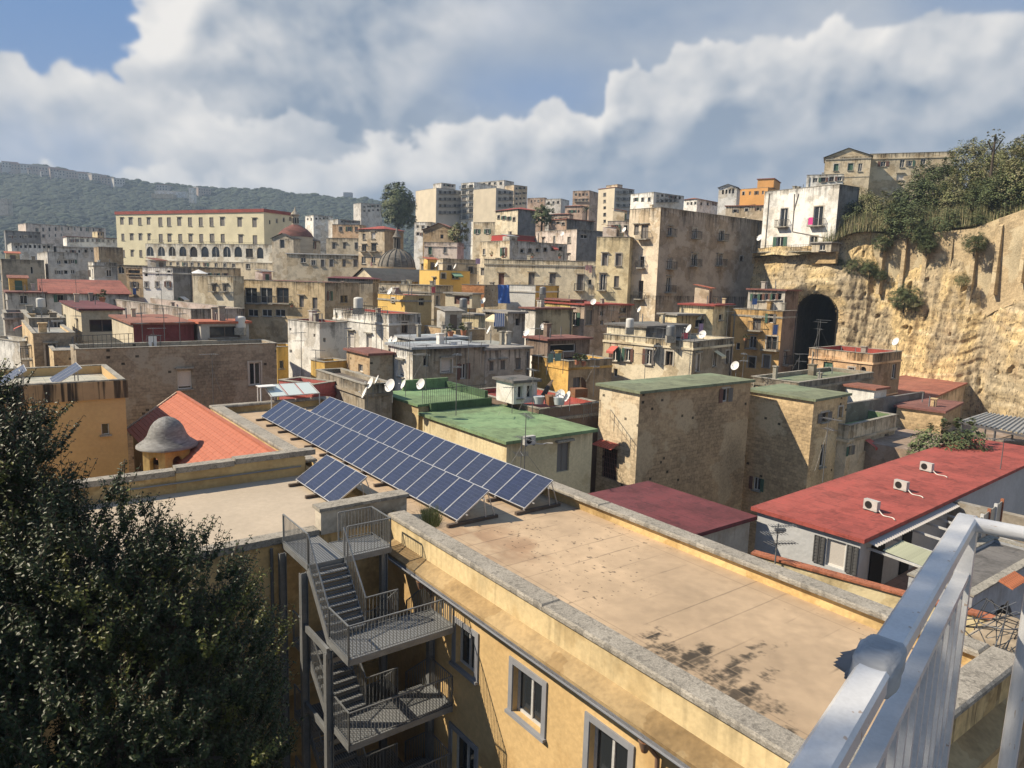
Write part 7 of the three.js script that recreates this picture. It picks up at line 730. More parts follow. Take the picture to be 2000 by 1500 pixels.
  const W3 = (q, d) => { const sh = 1 + .10 * Math.sin(d * .4); return [cb.x + ctan.x * q[0] * sh - cn.x * d, q[1], cb.z + ctan.z * q[0] * sh - cn.z * d]; };
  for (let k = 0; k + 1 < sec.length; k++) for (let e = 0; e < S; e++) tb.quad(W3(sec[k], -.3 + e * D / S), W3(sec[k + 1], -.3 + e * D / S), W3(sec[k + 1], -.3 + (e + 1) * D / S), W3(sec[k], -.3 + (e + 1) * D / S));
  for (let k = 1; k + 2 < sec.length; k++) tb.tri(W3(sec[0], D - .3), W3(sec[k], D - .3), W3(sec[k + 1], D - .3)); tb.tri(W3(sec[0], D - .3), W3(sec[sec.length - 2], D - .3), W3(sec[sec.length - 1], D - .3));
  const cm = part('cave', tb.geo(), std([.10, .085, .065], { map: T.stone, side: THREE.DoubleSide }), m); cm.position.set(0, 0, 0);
  // plateau behind the cliff top
  const pp = [], pi = [], pu = []; for (let i = 0; i <= 60; i++) { const s = i / 60, Tp = cliffTop.getPoint(s), tan = cliffCurve.getTangent(s).setY(0).normalize(), n = new THREE.Vector3(-tan.z, 0, tan.x); if (n.x > 0) n.negate(); for (let k = 0; k <= 10; k++) { const d = k * 5 - 1; const rise = (6.5 * sstep(0, 18, d) + 7 * sstep(20, 50, d)) * sstep(.10, .45, s); pp.push(Tp.x - n.x * d, Tp.y - .3 + rise + .5 * fbm3(s * 40, k * .7, 1, 2), Tp.z - n.z * d); pu.push(s * 90, d); } }
  for (let i = 0; i < 60; i++) for (let k = 0; k < 10; k++) { const a = i * 11 + k; pi.push(a, a + 11, a + 12, a, a + 12, a + 1); }
  const pg = new THREE.BufferGeometry(); pg.setAttribute('position', new THREE.Float32BufferAttribute(pp, 3)); pg.setAttribute('uv', new THREE.Float32BufferAttribute(pu, 2)); pg.setIndex(pi); pg.computeVertexNormals();
  const pm = shade(new THREE.Mesh(pg, std([.15, .15, .07], { map: T.roof, side: THREE.DoubleSide }))); pm.name = 'hillside'; pm.userData.kind = 'structure'; scene.add(pm);
}
{ // old masonry wall with buttresses on the cliff edge
  const g = thing('buttressed_wall', 'old stone retaining wall with tall buttresses along the cliff top', 'wall', [.75, 0, -.25]);
  const B = PT.buttress, wm = std([.54, .45, .29], { map: T.tuff, bumpMap: T.bumpFine, bumpScale: .05 }), gb = new GB();
  for (let i = 0; i + 1 < B.length; i++) { const [ta, ba] = B[i], [tb, bb] = B[i + 1]; const ins = .9; gb.quad([ba[0] + ins, ba[1] - 5, ba[2] - .3], [bb[0] + ins, bb[1] - 5, bb[2] - .3], [tb[0] + ins, tb[1], tb[2] - .3], [ta[0] + ins, ta[1], ta[2] - .3]); gb.quad([ta[0] + ins, ta[1], ta[2] - .3], [tb[0] + ins, tb[1], tb[2] - .3], [tb[0] + ins + 1, tb[1], tb[2] - .6], [ta[0] + ins + 1, ta[1], ta[2] - .6]); }
  part('wall', gb.geo(), wm, g);
  B.forEach(([t, b], i) => { const nb = B[Math.min(i + 1, B.length - 1)][0], pb = B[Math.max(i - 1, 0)][0], a = Math.atan2(-(nb[2] - pb[2]), nb[0] - pb[0]), h = t[1] - b[1], w = .24, q = new GB(); q.quad([-w, -3, .5], [w, -3, .5], [w, h - .9, .42], [-w, h - .9, .42]).quad([-w, -3, -1], [-w, -3, .5], [-w, h - .9, .42], [-w, h - .9, -1]).quad([w, -3, .5], [w, -3, -1], [w, h - .9, -1], [w, h - .9, .42]).quad([-w, h - .9, .42], [w, h - .9, .42], [w, h - .15, -.6], [-w, h - .15, -.6]).tri([-w, h - .9, -.6], [-w, h - .9, .42], [-w, h - .15, -.6]).tri([w, h - .9, .42], [w, h - .9, -.6], [w, h - .15, -.6]); const m = part('buttress', q.geo(), wm, g); m.position.set(b[0] + .5, b[1], b[2]); m.rotation.y = a; });
}
{ // straight masonry footing under the white cliff house
  const rec = byTag['white cliff house'], o = rec.o, g = thing('footing_wall', 'tan stone footing wall under the white cliff house', 'wall', [o.x, o.y, o.z], -o.yaw * D2R);
  part('wall', new GB().box(-.25, -1.6, -o.u - 1.2, .3, .02, .6).geo(), std([.50, .38, .21], { map: T.tuff, bumpMap: T.bumpFine, bumpScale: .04 }), g); part('ledge', new GB().box(-.9, .02, -o.u - 1, .3, .14, .6).geo(), M.stone, g);
  const r = new GB(); r.bar([-.85, 1.0, -o.u - 1], [-.85, 1.0, -1.5], .04); for (let i = 0; i <= 30; i++) { const z = mix(-o.u - 1, -1.5, i / 30); r.bar([-.85, .14, z], [-.85, 1, z], .025); } part('railing', r.geo(), M.iron, g);
  const cl = part('cloth', new GB().box(-.98, 4.7, -3.55, -.94, 5.7, -2.85).geo(), std([.55, .05, .22]), rec.g); cl.position.set(.1, -.95, -.15);
  const pipe = part('drain_pipe', new GB().bar([-.06, 8.3, -6.9], [-.06, 6.0, -6.75], .09).bar([-.06, 8.3, -6.2], [-.06, 6.0, -6.75], .09).bar([-.06, 6.0, -6.75], [-.06, 3.0, -6.75], .09).bar([-.06, 3.0, -6.75], [-.06, 1.9, -1.2], .09).geo(), std([.22, .20, .18]), rec.g);
}
// ------------------------------------------------------------------ foliage
function leafMesh(pts, size, seed, curve = .25) {         // pts: [x, y, z, nx, ny, nz, tone]; each leaf two bent faces
  const R = mulberry(seed), pos = [], col = [], idx = [], nor = [];
  for (const [x, y, z, nx, ny, nz, tone, s0, c] of pts) {
    const n = new THREE.Vector3(nx, ny, nz).normalize(), a = new THREE.Vector3(R() - .5, R() - .5, R() - .5).cross(n).normalize(), b = new THREE.Vector3().crossVectors(n, a), s = size * (s0 || 1) * (.7 + .6 * R()), w = s * .5, k = pos.length / 3;
    const P = (i, j, h) => { pos.push(x + a.x * i + b.x * j + n.x * h, y + a.y * i + b.y * j + n.y * h, z + a.z * i + b.z * j + n.z * h); nor.push(n.x, n.y, n.z); };
    P(0, -s, 0); P(w, 0, curve * w); P(0, s, -.3 * curve * s); P(-w, 0, curve * w); const v = tone * (.75 + .5 * R()); for (let q = 0; q < 4; q++) col.push(c[0] * v, c[1] * v, c[2] * v); idx.push(k, k + 1, k + 2, k, k + 2, k + 3);
  }
  const g = new THREE.BufferGeometry(); g.setAttribute('position', new THREE.Float32BufferAttribute(pos, 3)); g.setAttribute('color', new THREE.Float32BufferAttribute(col, 3)); g.setAttribute('normal', new THREE.Float32BufferAttribute(nor, 3)); g.setIndex(idx); g.computeVertexNormals(); return g;
}
const leafMat = new THREE.MeshStandardMaterial({ vertexColors: true, roughness: .75, side: THREE.DoubleSide }), glossLeaf = new THREE.MeshPhysicalMaterial({ vertexColors: true, roughness: .42, specularIntensity: .42, side: THREE.DoubleSide }), bark = std([.10, .075, .055], { map: T.stone });
function cloudPts(lobes, n, seed, cols) {                // leaves gathered in clumps through several lobes
  const R = mulberry(seed), out = []; const clumps = []; let tv = 0; for (const l of lobes) tv += l[3] * l[4] * l[5];
  for (const [lx, ly, lz, a, b, c] of lobes) { const m = Math.max(6, Math.round(n / 26 * a * b * c / tv)); for (let i = 0; i < m; i++) { const th = R() * 6.283, ph = Math.acos(2 * R() - 1), r = .45 + .6 * Math.pow(R(), .45); clumps.push([lx + a * r * Math.sin(ph) * Math.cos(th), ly + b * r * Math.cos(ph), lz + c * r * Math.sin(ph) * Math.sin(th), Math.min(a, b, c) * (.16 + .2 * R()), lx, ly, lz]); } }
  for (const [x, y, z, r, lx, ly, lz] of clumps) { const cc = cols[Math.floor(R() * cols.length)]; for (let i = 0; i < 26; i++) { const th = R() * 6.283, ph = Math.acos(2 * R() - 1), q = r * Math.pow(R(), .4), px = x + q * Math.sin(ph) * Math.cos(th), py = y + q * .8 * Math.cos(ph), pz = z + q * Math.sin(ph) * Math.sin(th); out.push([px, py, pz, (px - lx) + R() * 1.6 - .8, Math.abs(py - ly) * .5 + .7 + R(), (pz - lz) + R() * 1.6 - .8, .8 + .4 * R(), 1, cc]); } }
  return out;
}
const GREENS = [[[.085, .11, .04], [.07, .095, .035], [.10, .115, .045]], [[.19, .19, .08], [.23, .21, .11], [.15, .165, .06]]];
const shrubProto = [[1, 0], [2, 0], [3, 1], [4, 1]].map(([s, k]) => leafMesh(cloudPts([[0, .1, 0, .85, .62, .85], [.45, .4, .2, .5, .45, .5], [-.4, .35, -.1, .5, .5, .5], [.05, .62, -.2, .42, .4, .42]], 9000, 300 + s, GREENS[k]), .034, 320 + s));
const shrubWhere = ['beside the white cliff house', 'among the reeds right of the white cliff house', 'at the near rim left of the first buttress', 'low on the rim above the first buttress', 'dark and dense above the buttressed wall', 'dark and large in the middle of the cliff-top thicket', 'highest of the dark shrubs below the stone wing', 'hanging over the buttressed wall', 'small, trailing down the buttressed wall', 'pale, right of the dark thicket', 'pale, upper right cliff top', 'pale, on the skyline near the thin tree', 'dark, at the rim near the right edge', 'pale, behind the right rim', 'pale, at the upper right corner', 'dark, at the right edge rim', 'pale, cut by the right edge', 'small, ivy-like, hanging at the right rim', 'hanging under the white cliff house annex', 'hanging on the brick recess below the rim', 'smallest of the hanging ones below the rim', 'leftmost of the hanging ones below the rim', 'large, growing out of the cliff face', 'single green tuft above the cave mouth', 'dry, small, at the foot of the last buttress', 'dark, behind the pale upper right ones', 'hanging between the first two buttresses', 'hanging between the middle buttresses', 'hanging low between the right buttresses', 'small, rooted in the cliff below the middle buttress'];
PT.bushes.forEach(([x, y, z, r, k], i) => { const g = thing('cliff_shrub', 'cliff shrub, ' + shrubWhere[i], 'shrub', [x, y - r * .4, z], i * 1.7, 'shrubs on the cliff'); const c = part('foliage', shrubProto[k * 2 + i % 2], leafMat, g); c.scale.set(r * 1.0, r * 1.05, r * 1.0); part('stem', new THREE.CylinderGeometry(r * .02, r * .05, r * .9, 6), bark, g).position.y = -r * .3; });
{ // reeds and dry grass along the cliff top
  const R = mulberry(909), pos = [], col = [], idx = []; for (let i = 0; i < 17000; i++) { const s = .18 + .68 * R(), d = -1 + 16 * R() * R(), Tp = cliffTop.getPoint(s), tan = cliffCurve.getTangent(s).setY(0).normalize(); let nx = -tan.z, nz = tan.x; if (nx > 0) { nx = -nx; nz = -nz; } const x = Tp.x - nx * d, z = Tp.z - nz * d, y = Tp.y - .4 + 6.5 * sstep(0, 18, d) * sstep(.10, .45, s), h = 1.0 + 2.2 * R() * (fbm3(s * 30, d * .2, 1, 2) > -.05 ? 1 : .35), a = R() * 6.28, lx = (R() - .5) * .9, lz = (R() - .5) * .9, w = .035, k = pos.length / 3; pos.push(x - Math.cos(a) * w, y, z - Math.sin(a) * w, x + Math.cos(a) * w, y, z + Math.sin(a) * w, x + lx * .4 * h, y + h, z + lz * .4 * h); const c = R() < .55 ? [.30, .26, .14] : [.15, .17, .07]; for (let q = 0; q < 3; q++) col.push(...c); idx.push(k, k + 1, k + 2); }
  const g = new THREE.BufferGeometry(); g.setAttribute('position', new THREE.Float32BufferAttribute(pos, 3)); g.setAttribute('color', new THREE.Float32BufferAttribute(col, 3)); g.setIndex(idx); g.computeVertexNormals(); const m = shade(new THREE.Mesh(g, leafMat)); m.name = 'reeds'; m.userData.kind = 'stuff'; tag(m, 'dry yellow-green reeds and grass along the cliff top', 'reeds'); scene.add(m);
}
function tree(name, label, base, H, lobes, n, size, seed, k, group) {
  const g = thing(name, label, 'tree', base, 0, group); part('crown', leafMesh(cloudPts(lobes, n, seed, GREENS[k]), size, seed + 1), leafMat, g);
  const tr = new GB(); const c0 = lobes[0]; part('trunk', new THREE.CylinderGeometry(H * .018, H * .035, c0[1], 9).translate(0, c0[1] / 2, 0), bark, g); for (const l of lobes.slice(0, 5)) tr.bar([0, c0[1] * .55, 0], [l[0], l[1], l[2]], H * .02); part('limbs', tr.geo(), bark, g); return g;
}
{ const p = PT.bigtree; tree('hill_tree', 'large round dark green tree left of the beige tower block', [p[0], p[1] - 4, p[2]], 18, [[0, 8, 0, 5.6, 6.6, 5.5], [-2.0, 12, 0, 3.6, 4.6, 3.4], [2.6, 10.5, 1, 3.4, 4.8, 3.2], [0, 14.5, 0, 2.6, 2.8, 2.4], [-3.4, 6, 1, 2.8, 4, 2.6], [3.6, 5, 0, 2.6, 4.2, 2.6]], 15000, .34, 501, 0);
  const q = PT.tree2; tree('hill_tree', 'small light green tree beside the pink house with green shutter', [q[0], q[1] - 2, q[2]], 7, [[0, 4.2, 0, 2.2, 2, 2], [.8, 5.6, 0, 1.3, 1.2, 1.3], [-1, 3, .5, 1.2, 1.1, 1.2], [.6, 1.6, 1, 1, 1.2, 1]], 2200, .2, 511, 1);
  const t = PT.tree3; tree('hill_tree', 'dark tree between the red-roofed house and the crimson house', [t[0], t[1] - 3, t[2]], 8, [[0, 5, 0, 2.4, 2.4, 2.2], [1.2, 6.4, 0, 1.6, 1.6, 1.6]], 2000, .22, 521, 0);
  const r = PT.tree_right; tree('court_tree', 'leafy tree in the court behind the broad red roof', [r[0], 10.9, r[2]], 8, [[0, 4.9, 0, 1.9, 1.5, 1.8], [1.5, 4.7, .3, 1.4, 1.3, 1.4], [-1.2, 4.3, .2, 1.1, 1.1, 1.1], [.6, 5.9, -.2, 1.1, .9, 1.1], [2.2, 5.6, -.6, .8, 1.2, .8]], 5200, .11, 531, 0);
  const f = PT.far_tree; tree('thin_tree', 'thin bare-stemmed young tree on the skyline at right', [f[0], f[1] - 5, f[2]], 5, [[0, 5, 0, .9, .6, .8], [-.9, 4.2, 0, .6, .4, .6], [.9, 4.4, 0, .6, .4, .6]], 700, .09, 541, 1);
  const pa = PT.palm, pg = thing('palm_tree', 'palm tree on the hillside left of the square beige tower', 'tree', [pa[0], pa[1] - 6, pa[2]]); part('trunk', new THREE.CylinderGeometry(.22, .3, 9, 8).translate(0, 4.5, 0), bark, pg); const fr = new GB(); for (let i = 0; i < 22; i++) { const a = i * 2.4, e = .9 - .12 * (i % 9); let p0 = [0, 9, 0]; for (let s = 1; s <= 5; s++) { const d = s * .55, p1 = [Math.cos(a) * d, 9 + e * d - .16 * d * d, Math.sin(a) * d], w = .22 * (1 - s / 7); const sx = -Math.sin(a) * w, sz = Math.cos(a) * w; fr.quad([p0[0] - sx, p0[1], p0[2] - sz], [p0[0] + sx, p0[1], p0[2] + sz], [p1[0] + sx, p1[1], p1[2] + sz], [p1[0] - sx, p1[1], p1[2] - sz]); p0 = p1; } } part('fronds', fr.geo(), std([.06, .085, .035], { side: THREE.DoubleSide }), pg); }
// the big evergreen in front of the terrace: upright shoots set with small glossy leaves
function shootTree(name, label, base, lobes, nClump, seed, group, leafSize = .05) {
  const R = mulberry(seed), g = thing(name, label, 'tree', base, 0, group), pts = [], tw = new GB(); let tv = 0; for (const l of lobes) tv += l[3] * l[3];
  const cols = [[.026, .038, .011], [.032, .044, .013], [.022, .033, .011]], young = [[.095, .102, .022]];  // young: olive-yellow that paints sunlight onto shoots, mostly in the upper lobes
  for (const [lx, ly, lz, r, litShare] of lobes) { const m = Math.round(nClump * r * r / tv); for (let i = 0; i < m; i++) { const th = R() * 6.283, cz = 2 * R() - 1, sn = Math.sqrt(1 - cz * cz), q = r * (.35 + .65 * Math.pow(R(), .5)) * (.88 + .24 * R()), cx = lx + q * sn * Math.cos(th), cy = ly + q * cz * .95, cZ = lz + q * sn * Math.sin(th); const shoots = 5; const cc = R() < (litShare || .08) ? young : cols;
    for (let s = 0; s < shoots; s++) { const dx = (sn * Math.cos(th)) * .5 + (R() - .5) * 1.1, dy = .65 + R() * .7, dz = (sn * Math.sin(th)) * .5 + (R() - .5) * 1.1, dl = Math.hypot(dx, dy, dz), len = .38 + .5 * R(), nl = 15; const e = [cx + dx / dl * len, cy + dy / dl * len, cZ + dz / dl * len]; tw.bar([cx, cy, cZ], e, .008); for (let l = 0; l < nl; l++) { const t = (l + R() * .6) / nl, an = l * 2.4 + s, ox = Math.cos(an), oz = Math.sin(an), o = .035 + .015 * R(); pts.push([cx + dx / dl * len * t + ox * o, cy + dy / dl * len * t + .01, cZ + dz / dl * len * t + oz * o, ox * .8 + R() * .5, .9 + R() * .5, oz * .8 + R() * .5, .85 + .3 * R(), 1.15 - .4 * t, cc[l % cc.length]]); } } } }
  part('crown', leafMesh(pts, leafSize, seed + 5, .35), glossLeaf, g); part('twigs', tw.geo(), bark, g);
  const lb = new GB(), tx = lobes[0][0], tz = lobes[0][2], ty = lobes[0][1] - lobes[0][3] * .6; part('trunk', new THREE.CylinderGeometry(.16, .30, ty + 1, 12).translate(tx, (ty + 1) / 2 - 1, tz), bark, g); for (const l of lobes) { lb.bar([tx, ty - 2, tz], [l[0], l[1], l[2]], .12); for (let k = 0; k < 7; k++) { const th = k * 2.1; lb.bar([l[0], l[1] - l[3] * .3, l[2]], [l[0] + Math.cos(th) * l[3] * .75, l[1] + (k % 3 - .6) * l[3] * .4, l[2] + Math.sin(th) * l[3] * .75], .035); } } part('limbs', lb.geo(), bark, g); return g;
}
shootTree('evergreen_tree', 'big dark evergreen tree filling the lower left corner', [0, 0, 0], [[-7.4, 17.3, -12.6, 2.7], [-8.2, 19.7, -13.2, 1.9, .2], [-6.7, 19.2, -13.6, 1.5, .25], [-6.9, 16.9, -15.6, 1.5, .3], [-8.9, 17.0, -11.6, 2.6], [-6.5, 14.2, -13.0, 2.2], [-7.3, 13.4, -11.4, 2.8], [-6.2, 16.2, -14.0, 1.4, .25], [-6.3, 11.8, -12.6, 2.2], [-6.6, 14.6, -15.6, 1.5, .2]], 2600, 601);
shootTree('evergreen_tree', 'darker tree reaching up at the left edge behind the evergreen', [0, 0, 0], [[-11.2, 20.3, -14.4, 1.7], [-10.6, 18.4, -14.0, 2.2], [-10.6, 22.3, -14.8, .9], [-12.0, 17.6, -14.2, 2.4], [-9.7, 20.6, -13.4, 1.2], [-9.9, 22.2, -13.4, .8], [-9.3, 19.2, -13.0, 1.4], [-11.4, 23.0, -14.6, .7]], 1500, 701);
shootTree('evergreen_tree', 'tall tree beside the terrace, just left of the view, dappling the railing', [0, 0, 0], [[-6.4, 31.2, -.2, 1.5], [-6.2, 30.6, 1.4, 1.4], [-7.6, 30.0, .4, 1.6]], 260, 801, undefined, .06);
{ // tuft of grass growing at the parapet corner
  const p = uvw(21.3, 12.6, ROOF), g = thing('grass_tuft', 'green grass tuft growing on the roof beside the stair head', 'plant', p), R = mulberry(88), pos = [], idx = [], col = []; for (let i = 0; i < 500; i++) { const a = R() * 6.28, r = .28 * Math.sqrt(R()), h = .35 + .5 * R(), l = .3 * R(), k = pos.length / 3, b = R() * 6.28; pos.push(Math.cos(a) * r - .008, 0, Math.sin(a) * r, Math.cos(a) * r + .008, 0, Math.sin(a) * r, Math.cos(a) * r * 1.5 + Math.cos(b) * l, h, Math.sin(a) * r * 1.5 + Math.sin(b) * l); const c = R() < .7 ? [.10, .14, .035] : [.26, .23, .12]; for (let q = 0; q < 3; q++) col.push(...c); idx.push(k, k + 1, k + 2); } const q = new THREE.BufferGeometry(); q.setAttribute('position', new THREE.Float32BufferAttribute(pos, 3)); q.setAttribute('color', new THREE.Float32BufferAttribute(col, 3)); q.setIndex(idx); q.computeVertexNormals(); part('blades', q, leafMat, g);
}
// ------------------------------------------------------------------ far wooded hill
{
  const R = mulberry(404), rp = PT.ridge, curve = new THREE.CatmullRomCurve3(rp.map(p => new THREE.Vector3(...p))), NS = 160, NT = 26, pos = [], idx = [], uv = [];
  const at = (s, t) => { const p = curve.getPoint(s), k = 1 - .42 * t; const y = mix(p.y, 20, Math.pow(t, .8)); return [p.x * k, y + (t > 0 ? 9 * fbm3(s * 14, t * 5, 1.1, 4) : 0), p.z * k]; };
  for (let j = 0; j <= NT; j++) for (let i = 0; i <= NS; i++) { pos.push(...at(i / NS, j / NT)); uv.push(i * 8, j * 20); } for (let j = 0; j < NT; j++) for (let i = 0; i < NS; i++) { const k = j * (NS + 1) + i; idx.push(k, k + NS + 1, k + NS + 2, k, k + NS + 2, k + 1); }
  const g = new THREE.BufferGeometry(); g.setAttribute('position', new THREE.Float32BufferAttribute(pos, 3)); g.setAttribute('uv', new THREE.Float32BufferAttribute(uv, 2)); g.setIndex(idx); g.computeVertexNormals(); const m = shade(new THREE.Mesh(g, std([.055, .065, .03], { side: THREE.DoubleSide }))); m.name = 'far_hill'; m.userData.kind = 'structure'; scene.add(m);
  const blob = new THREE.IcosahedronGeometry(1, 2), bp = blob.attributes.position; for (let i = 0; i < bp.count; i++) { const x = bp.getX(i), y = bp.getY(i), z = bp.getZ(i), n = 1 + .45 * fbm3(x * 2 + 5, y * 2, z * 2, 3); bp.setXYZ(i, x * n, y * n * .8, z * n); } blob.computeVertexNormals();
  const im = new THREE.InstancedMesh(blob, std([1, 1, 1], { roughness: 1 }), 15000), o = new THREE.Object3D(), c = new THREE.Color(); for (let i = 0; i < 15000; i++) { const t = R() * R() * 1.0, p = at(R(), t), s = 2.2 + 3.6 * R() * R(); o.position.set(p[0], p[1] + s * .35, p[2] + 1); o.scale.set(s * (1 + R() * .5), s, s * (1 + R() * .5)); o.rotation.y = R() * 6.28; o.updateMatrix(); im.setMatrixAt(i, o.matrix); const q = .7 + .6 * R(); im.setColorAt(i, c.setRGB(.030 * q, .044 * q, .024 * q)); } shade(im); im.name = 'woodland'; im.userData.kind = 'stuff'; tag(im, 'dark green woodland covering the far hill', 'woodland'); scene.add(im);
  [...PT.ridgehouses].sort((a, b) => a[0] - b[0]).forEach(([x, y, z, w], i) => { const h = 7 + 9 * R(), gg = thing('ridge_house', 'tiny pale house on the far wooded hill, ' + nth(i, PT.ridgehouses.length) + ' along its crest', 'house', [x, y - h, z], R(), 'houses along the far ridge'); part('wall', boxGeo(-w / 2, -6, -6, w / 2, h, 6), std([[.50, .44, .38], [.42, .33, .27], [.58, .55, .5]][i % 3], { map: T.clean }), gg); part('roof', boxGeo(-w / 2 - .5, h, -6.5, w / 2 + .5, h + 1, 6.5), std([[.30, .16, .12], [.34, .32, .30]][i % 2]), gg); for (let k = 0; k < Math.floor(w / 4); k++) for (let f = 0; f < 2; f++) part('window', boxGeo(-w / 2 + 1.2 + k * 4, h - 3.6 - f * 4, 6.0, -w / 2 + 2.8 + k * 4, h - 1.4 - f * 4, 6.08), M.glass, gg); });
  const HL = ['long low white building halfway up the far hill', 'small white chapel on the far hill', 'tan terrace wall below the long white hill building', 'lone grey tower on the skyline of the far hill', 'bare pale rock face at the left foot of the hill']; PT.hillbits.forEach(([x, y, z, w, h], i) => { const gg = thing(['hill_building', 'hill_chapel', 'hill_terrace', 'hill_tower', 'rock_face'][i], HL[i], ['building', 'chapel', 'wall', 'tower', 'rock'][i], [x, y - h * .6, z]); part('wall', boxGeo(-w / 2, -h, -4, w / 2, h, 4), std([[.7, .69, .66], [.75, .74, .7], [.42, .36, .26], [.32, .34, .36], [.45, .40, .33]][i], { map: T.stain }), gg); if (i < 2) part('roof', boxGeo(-w / 2 - .6, h, -4.6, w / 2 + .6, h + .6, 4.6), std([.5, .47, .44]), gg); if (i === 3) for (let k = 0; k < 6; k++) part('window_band', boxGeo(-w / 2 + 1, -h + 3 + k * 7, 4, w / 2 - 1, -h + 6 + k * 7, 4.1), M.glass, gg); });
}
// ------------------------------------------------------------------ grey church dome with lantern, red church dome
{
  const [x, y, z] = PT.dome, g = thing('church_dome', 'ribbed grey church dome with tall lantern', 'dome', [x, y, z]), R = 3.5, st = std([.26, .235, .205], { map: T.stone, bumpMap: T.bumpFine, bumpScale: .06 });
  const pts = []; for (let i = 0; i <= 14; i++) { const a = i / 14 * 1.35; pts.push(new THREE.Vector2(R * Math.cos(a), R * .98 * Math.sin(a))); } part('shell', new THREE.LatheGeometry(pts, 48), st, g);
  for (let k = 0; k < 16; k++) { const gb = new GB(), a = k / 16 * 6.283; let p0 = null; for (let i = 0; i <= 14; i++) { const t = i / 14 * 1.35, p = [(R + .06) * Math.cos(t) * Math.sin(a), (R * .98 + .06) * Math.sin(t), (R + .06) * Math.cos(t) * Math.cos(a)]; if (p0) gb.bar(p0, p, .18, .14); p0 = p; } part('rib', gb.geo(), st, g); }
  part('drum', new THREE.CylinderGeometry(R + .25, R + .4, 5, 32).translate(0, -2.5, 0), std([.44, .34, .22], { map: T.stain }), g);
  const ly = R * .93; part('lantern', new THREE.CylinderGeometry(.62, .7, .4, 16).translate(0, ly + .2, 0), st, g); for (let k = 0; k < 8; k++) { const a = k / 8 * 6.283; part('column', new THREE.CylinderGeometry(.10, .11, 1.9, 8).translate(Math.sin(a) * .6, ly + 1.3, Math.cos(a) * .6), st, g); } part('lantern_core', new THREE.CylinderGeometry(.42, .42, 1.9, 12).translate(0, ly + 1.3, 0), M.dark, g); part('cornice', new THREE.CylinderGeometry(.9, .78, .25, 16).translate(0, ly + 2.35, 0), st, g); const cap = [[.95, 0], [.8, .12], [.55, .5], [.32, 1.0], [.15, 1.5], [.05, 1.8]].map(p => new THREE.Vector2(...p)); part('cap', new THREE.LatheGeometry(cap, 16).translate(0, ly + 2.47, 0), st, g); part('finial', new THREE.CylinderGeometry(.03, .05, .9, 6).translate(0, ly + 4.6, 0), M.iron, g);
}
{
  const [x, y, z] = PT.cdome, g = thing('church_dome', 'low red-tiled church dome with pale lantern beside the monastery', 'dome', [x, y, z]); part('shell', new THREE.LatheGeometry([[4.6, -.6], [4.0, .4], [3.0, 1.3], [1.6, 2.1], [.9, 2.4]].map(p => new THREE.Vector2(...p)), 8), std([.24, .09, .07], { map: T.stone }), g);
  const st = std([.50, .45, .36], { map: T.stain }); part('drum', new THREE.CylinderGeometry(4.4, 4.4, 4, 8).translate(0, -2.6, 0), st, g); part('lantern', new THREE.CylinderGeometry(.8, .9, 2.4, 8).translate(0, 3.4, 0), st, g); for (let k = 0; k < 8; k++) { const a = k * .785 + .39; part('lantern_window', new THREE.BoxGeometry(.32, 1.3, .1).translate(0, 3.4, .82).rotateY(a), M.dark, g); } part('cornice', new THREE.CylinderGeometry(1.2, 1.0, .3, 8).translate(0, 4.7, 0), st, g); part('cap', new THREE.LatheGeometry([[1.1, 0], [.8, .5], [.3, 1.0], [.12, 1.7], [.02, 2.1]].map(p => new THREE.Vector2(...p)), 12).translate(0, 4.85, 0), st, g);
}
// ------------------------------------------------------------------ dishes and aerials
const dishG = new THREE.LatheGeometry([[.0, 0], [.14, .012], [.28, .05], [.4, .105], [.5, .17], [.51, .17], [.5, .15]].map(p => new THREE.Vector2(...p)), 24).rotateX(Math.PI / 2);
const dishProto = (() => { const g = new THREE.Group(); g.name = 'satellite_dish'; const d = part('reflector', dishG, M.dish, g); d.rotation.x = -.42; part('feed_arm', new GB().bar([0, -.42, .1], [0, .12, .56], .03).geo(), M.galvDark, g); const h = part('feed_head', new THREE.CylinderGeometry(.04, .05, .14, 8), M.dish, g); h.position.set(0, .14, .56); h.rotation.x = 1.2; part('mast', new GB().bar([0, -1.3, -.12], [0, .05, -.12], .05).bar([0, -.1, -.12], [0, -.02, .02], .06).geo(), M.galv, g); return g; })();
const ord = (list, it) => { const same = list.filter(q => q[4] === it[4]).sort((a, b) => a[0] / -a[2] - b[0] / -b[2]); return same.length > 1 ? ', ' + nth(same.indexOf(it), same.length) + ' there' : ''; };
DISHES.forEach((it, i) => { const [x, y, z, s, w] = it; const g = dishProto.clone(); g.name = numbered('satellite_dish'); g.position.set(x, y, z); g.rotation.y = -(1.05 + .35 * Math.sin(i * 2.3)); g.scale.setScalar(s * .85); tag(g, 'white satellite dish on the ' + w + ord(DISHES, it), 'satellite dish', 'dishes on the ' + w); scene.add(g); });
const yagi = (gb, y, len, n, wEl, dir, tilt = 0) => { const c = Math.cos(dir), s = Math.sin(dir); gb.bar([-c * len * .3, y, -s * len * .3], [c * len * .7, y + tilt, s * len * .7], .03); for (let i = 0; i < n; i++) { const t = -.28 + i / (n - 1) * .96, w = wEl * (1 - .4 * i / n); gb.bar([c * len * t - s * w, y + tilt * Math.max(0, t), s * len * t + c * w], [c * len * t + s * w, y + tilt * Math.max(0, t), s * len * t - c * w], .016); } };
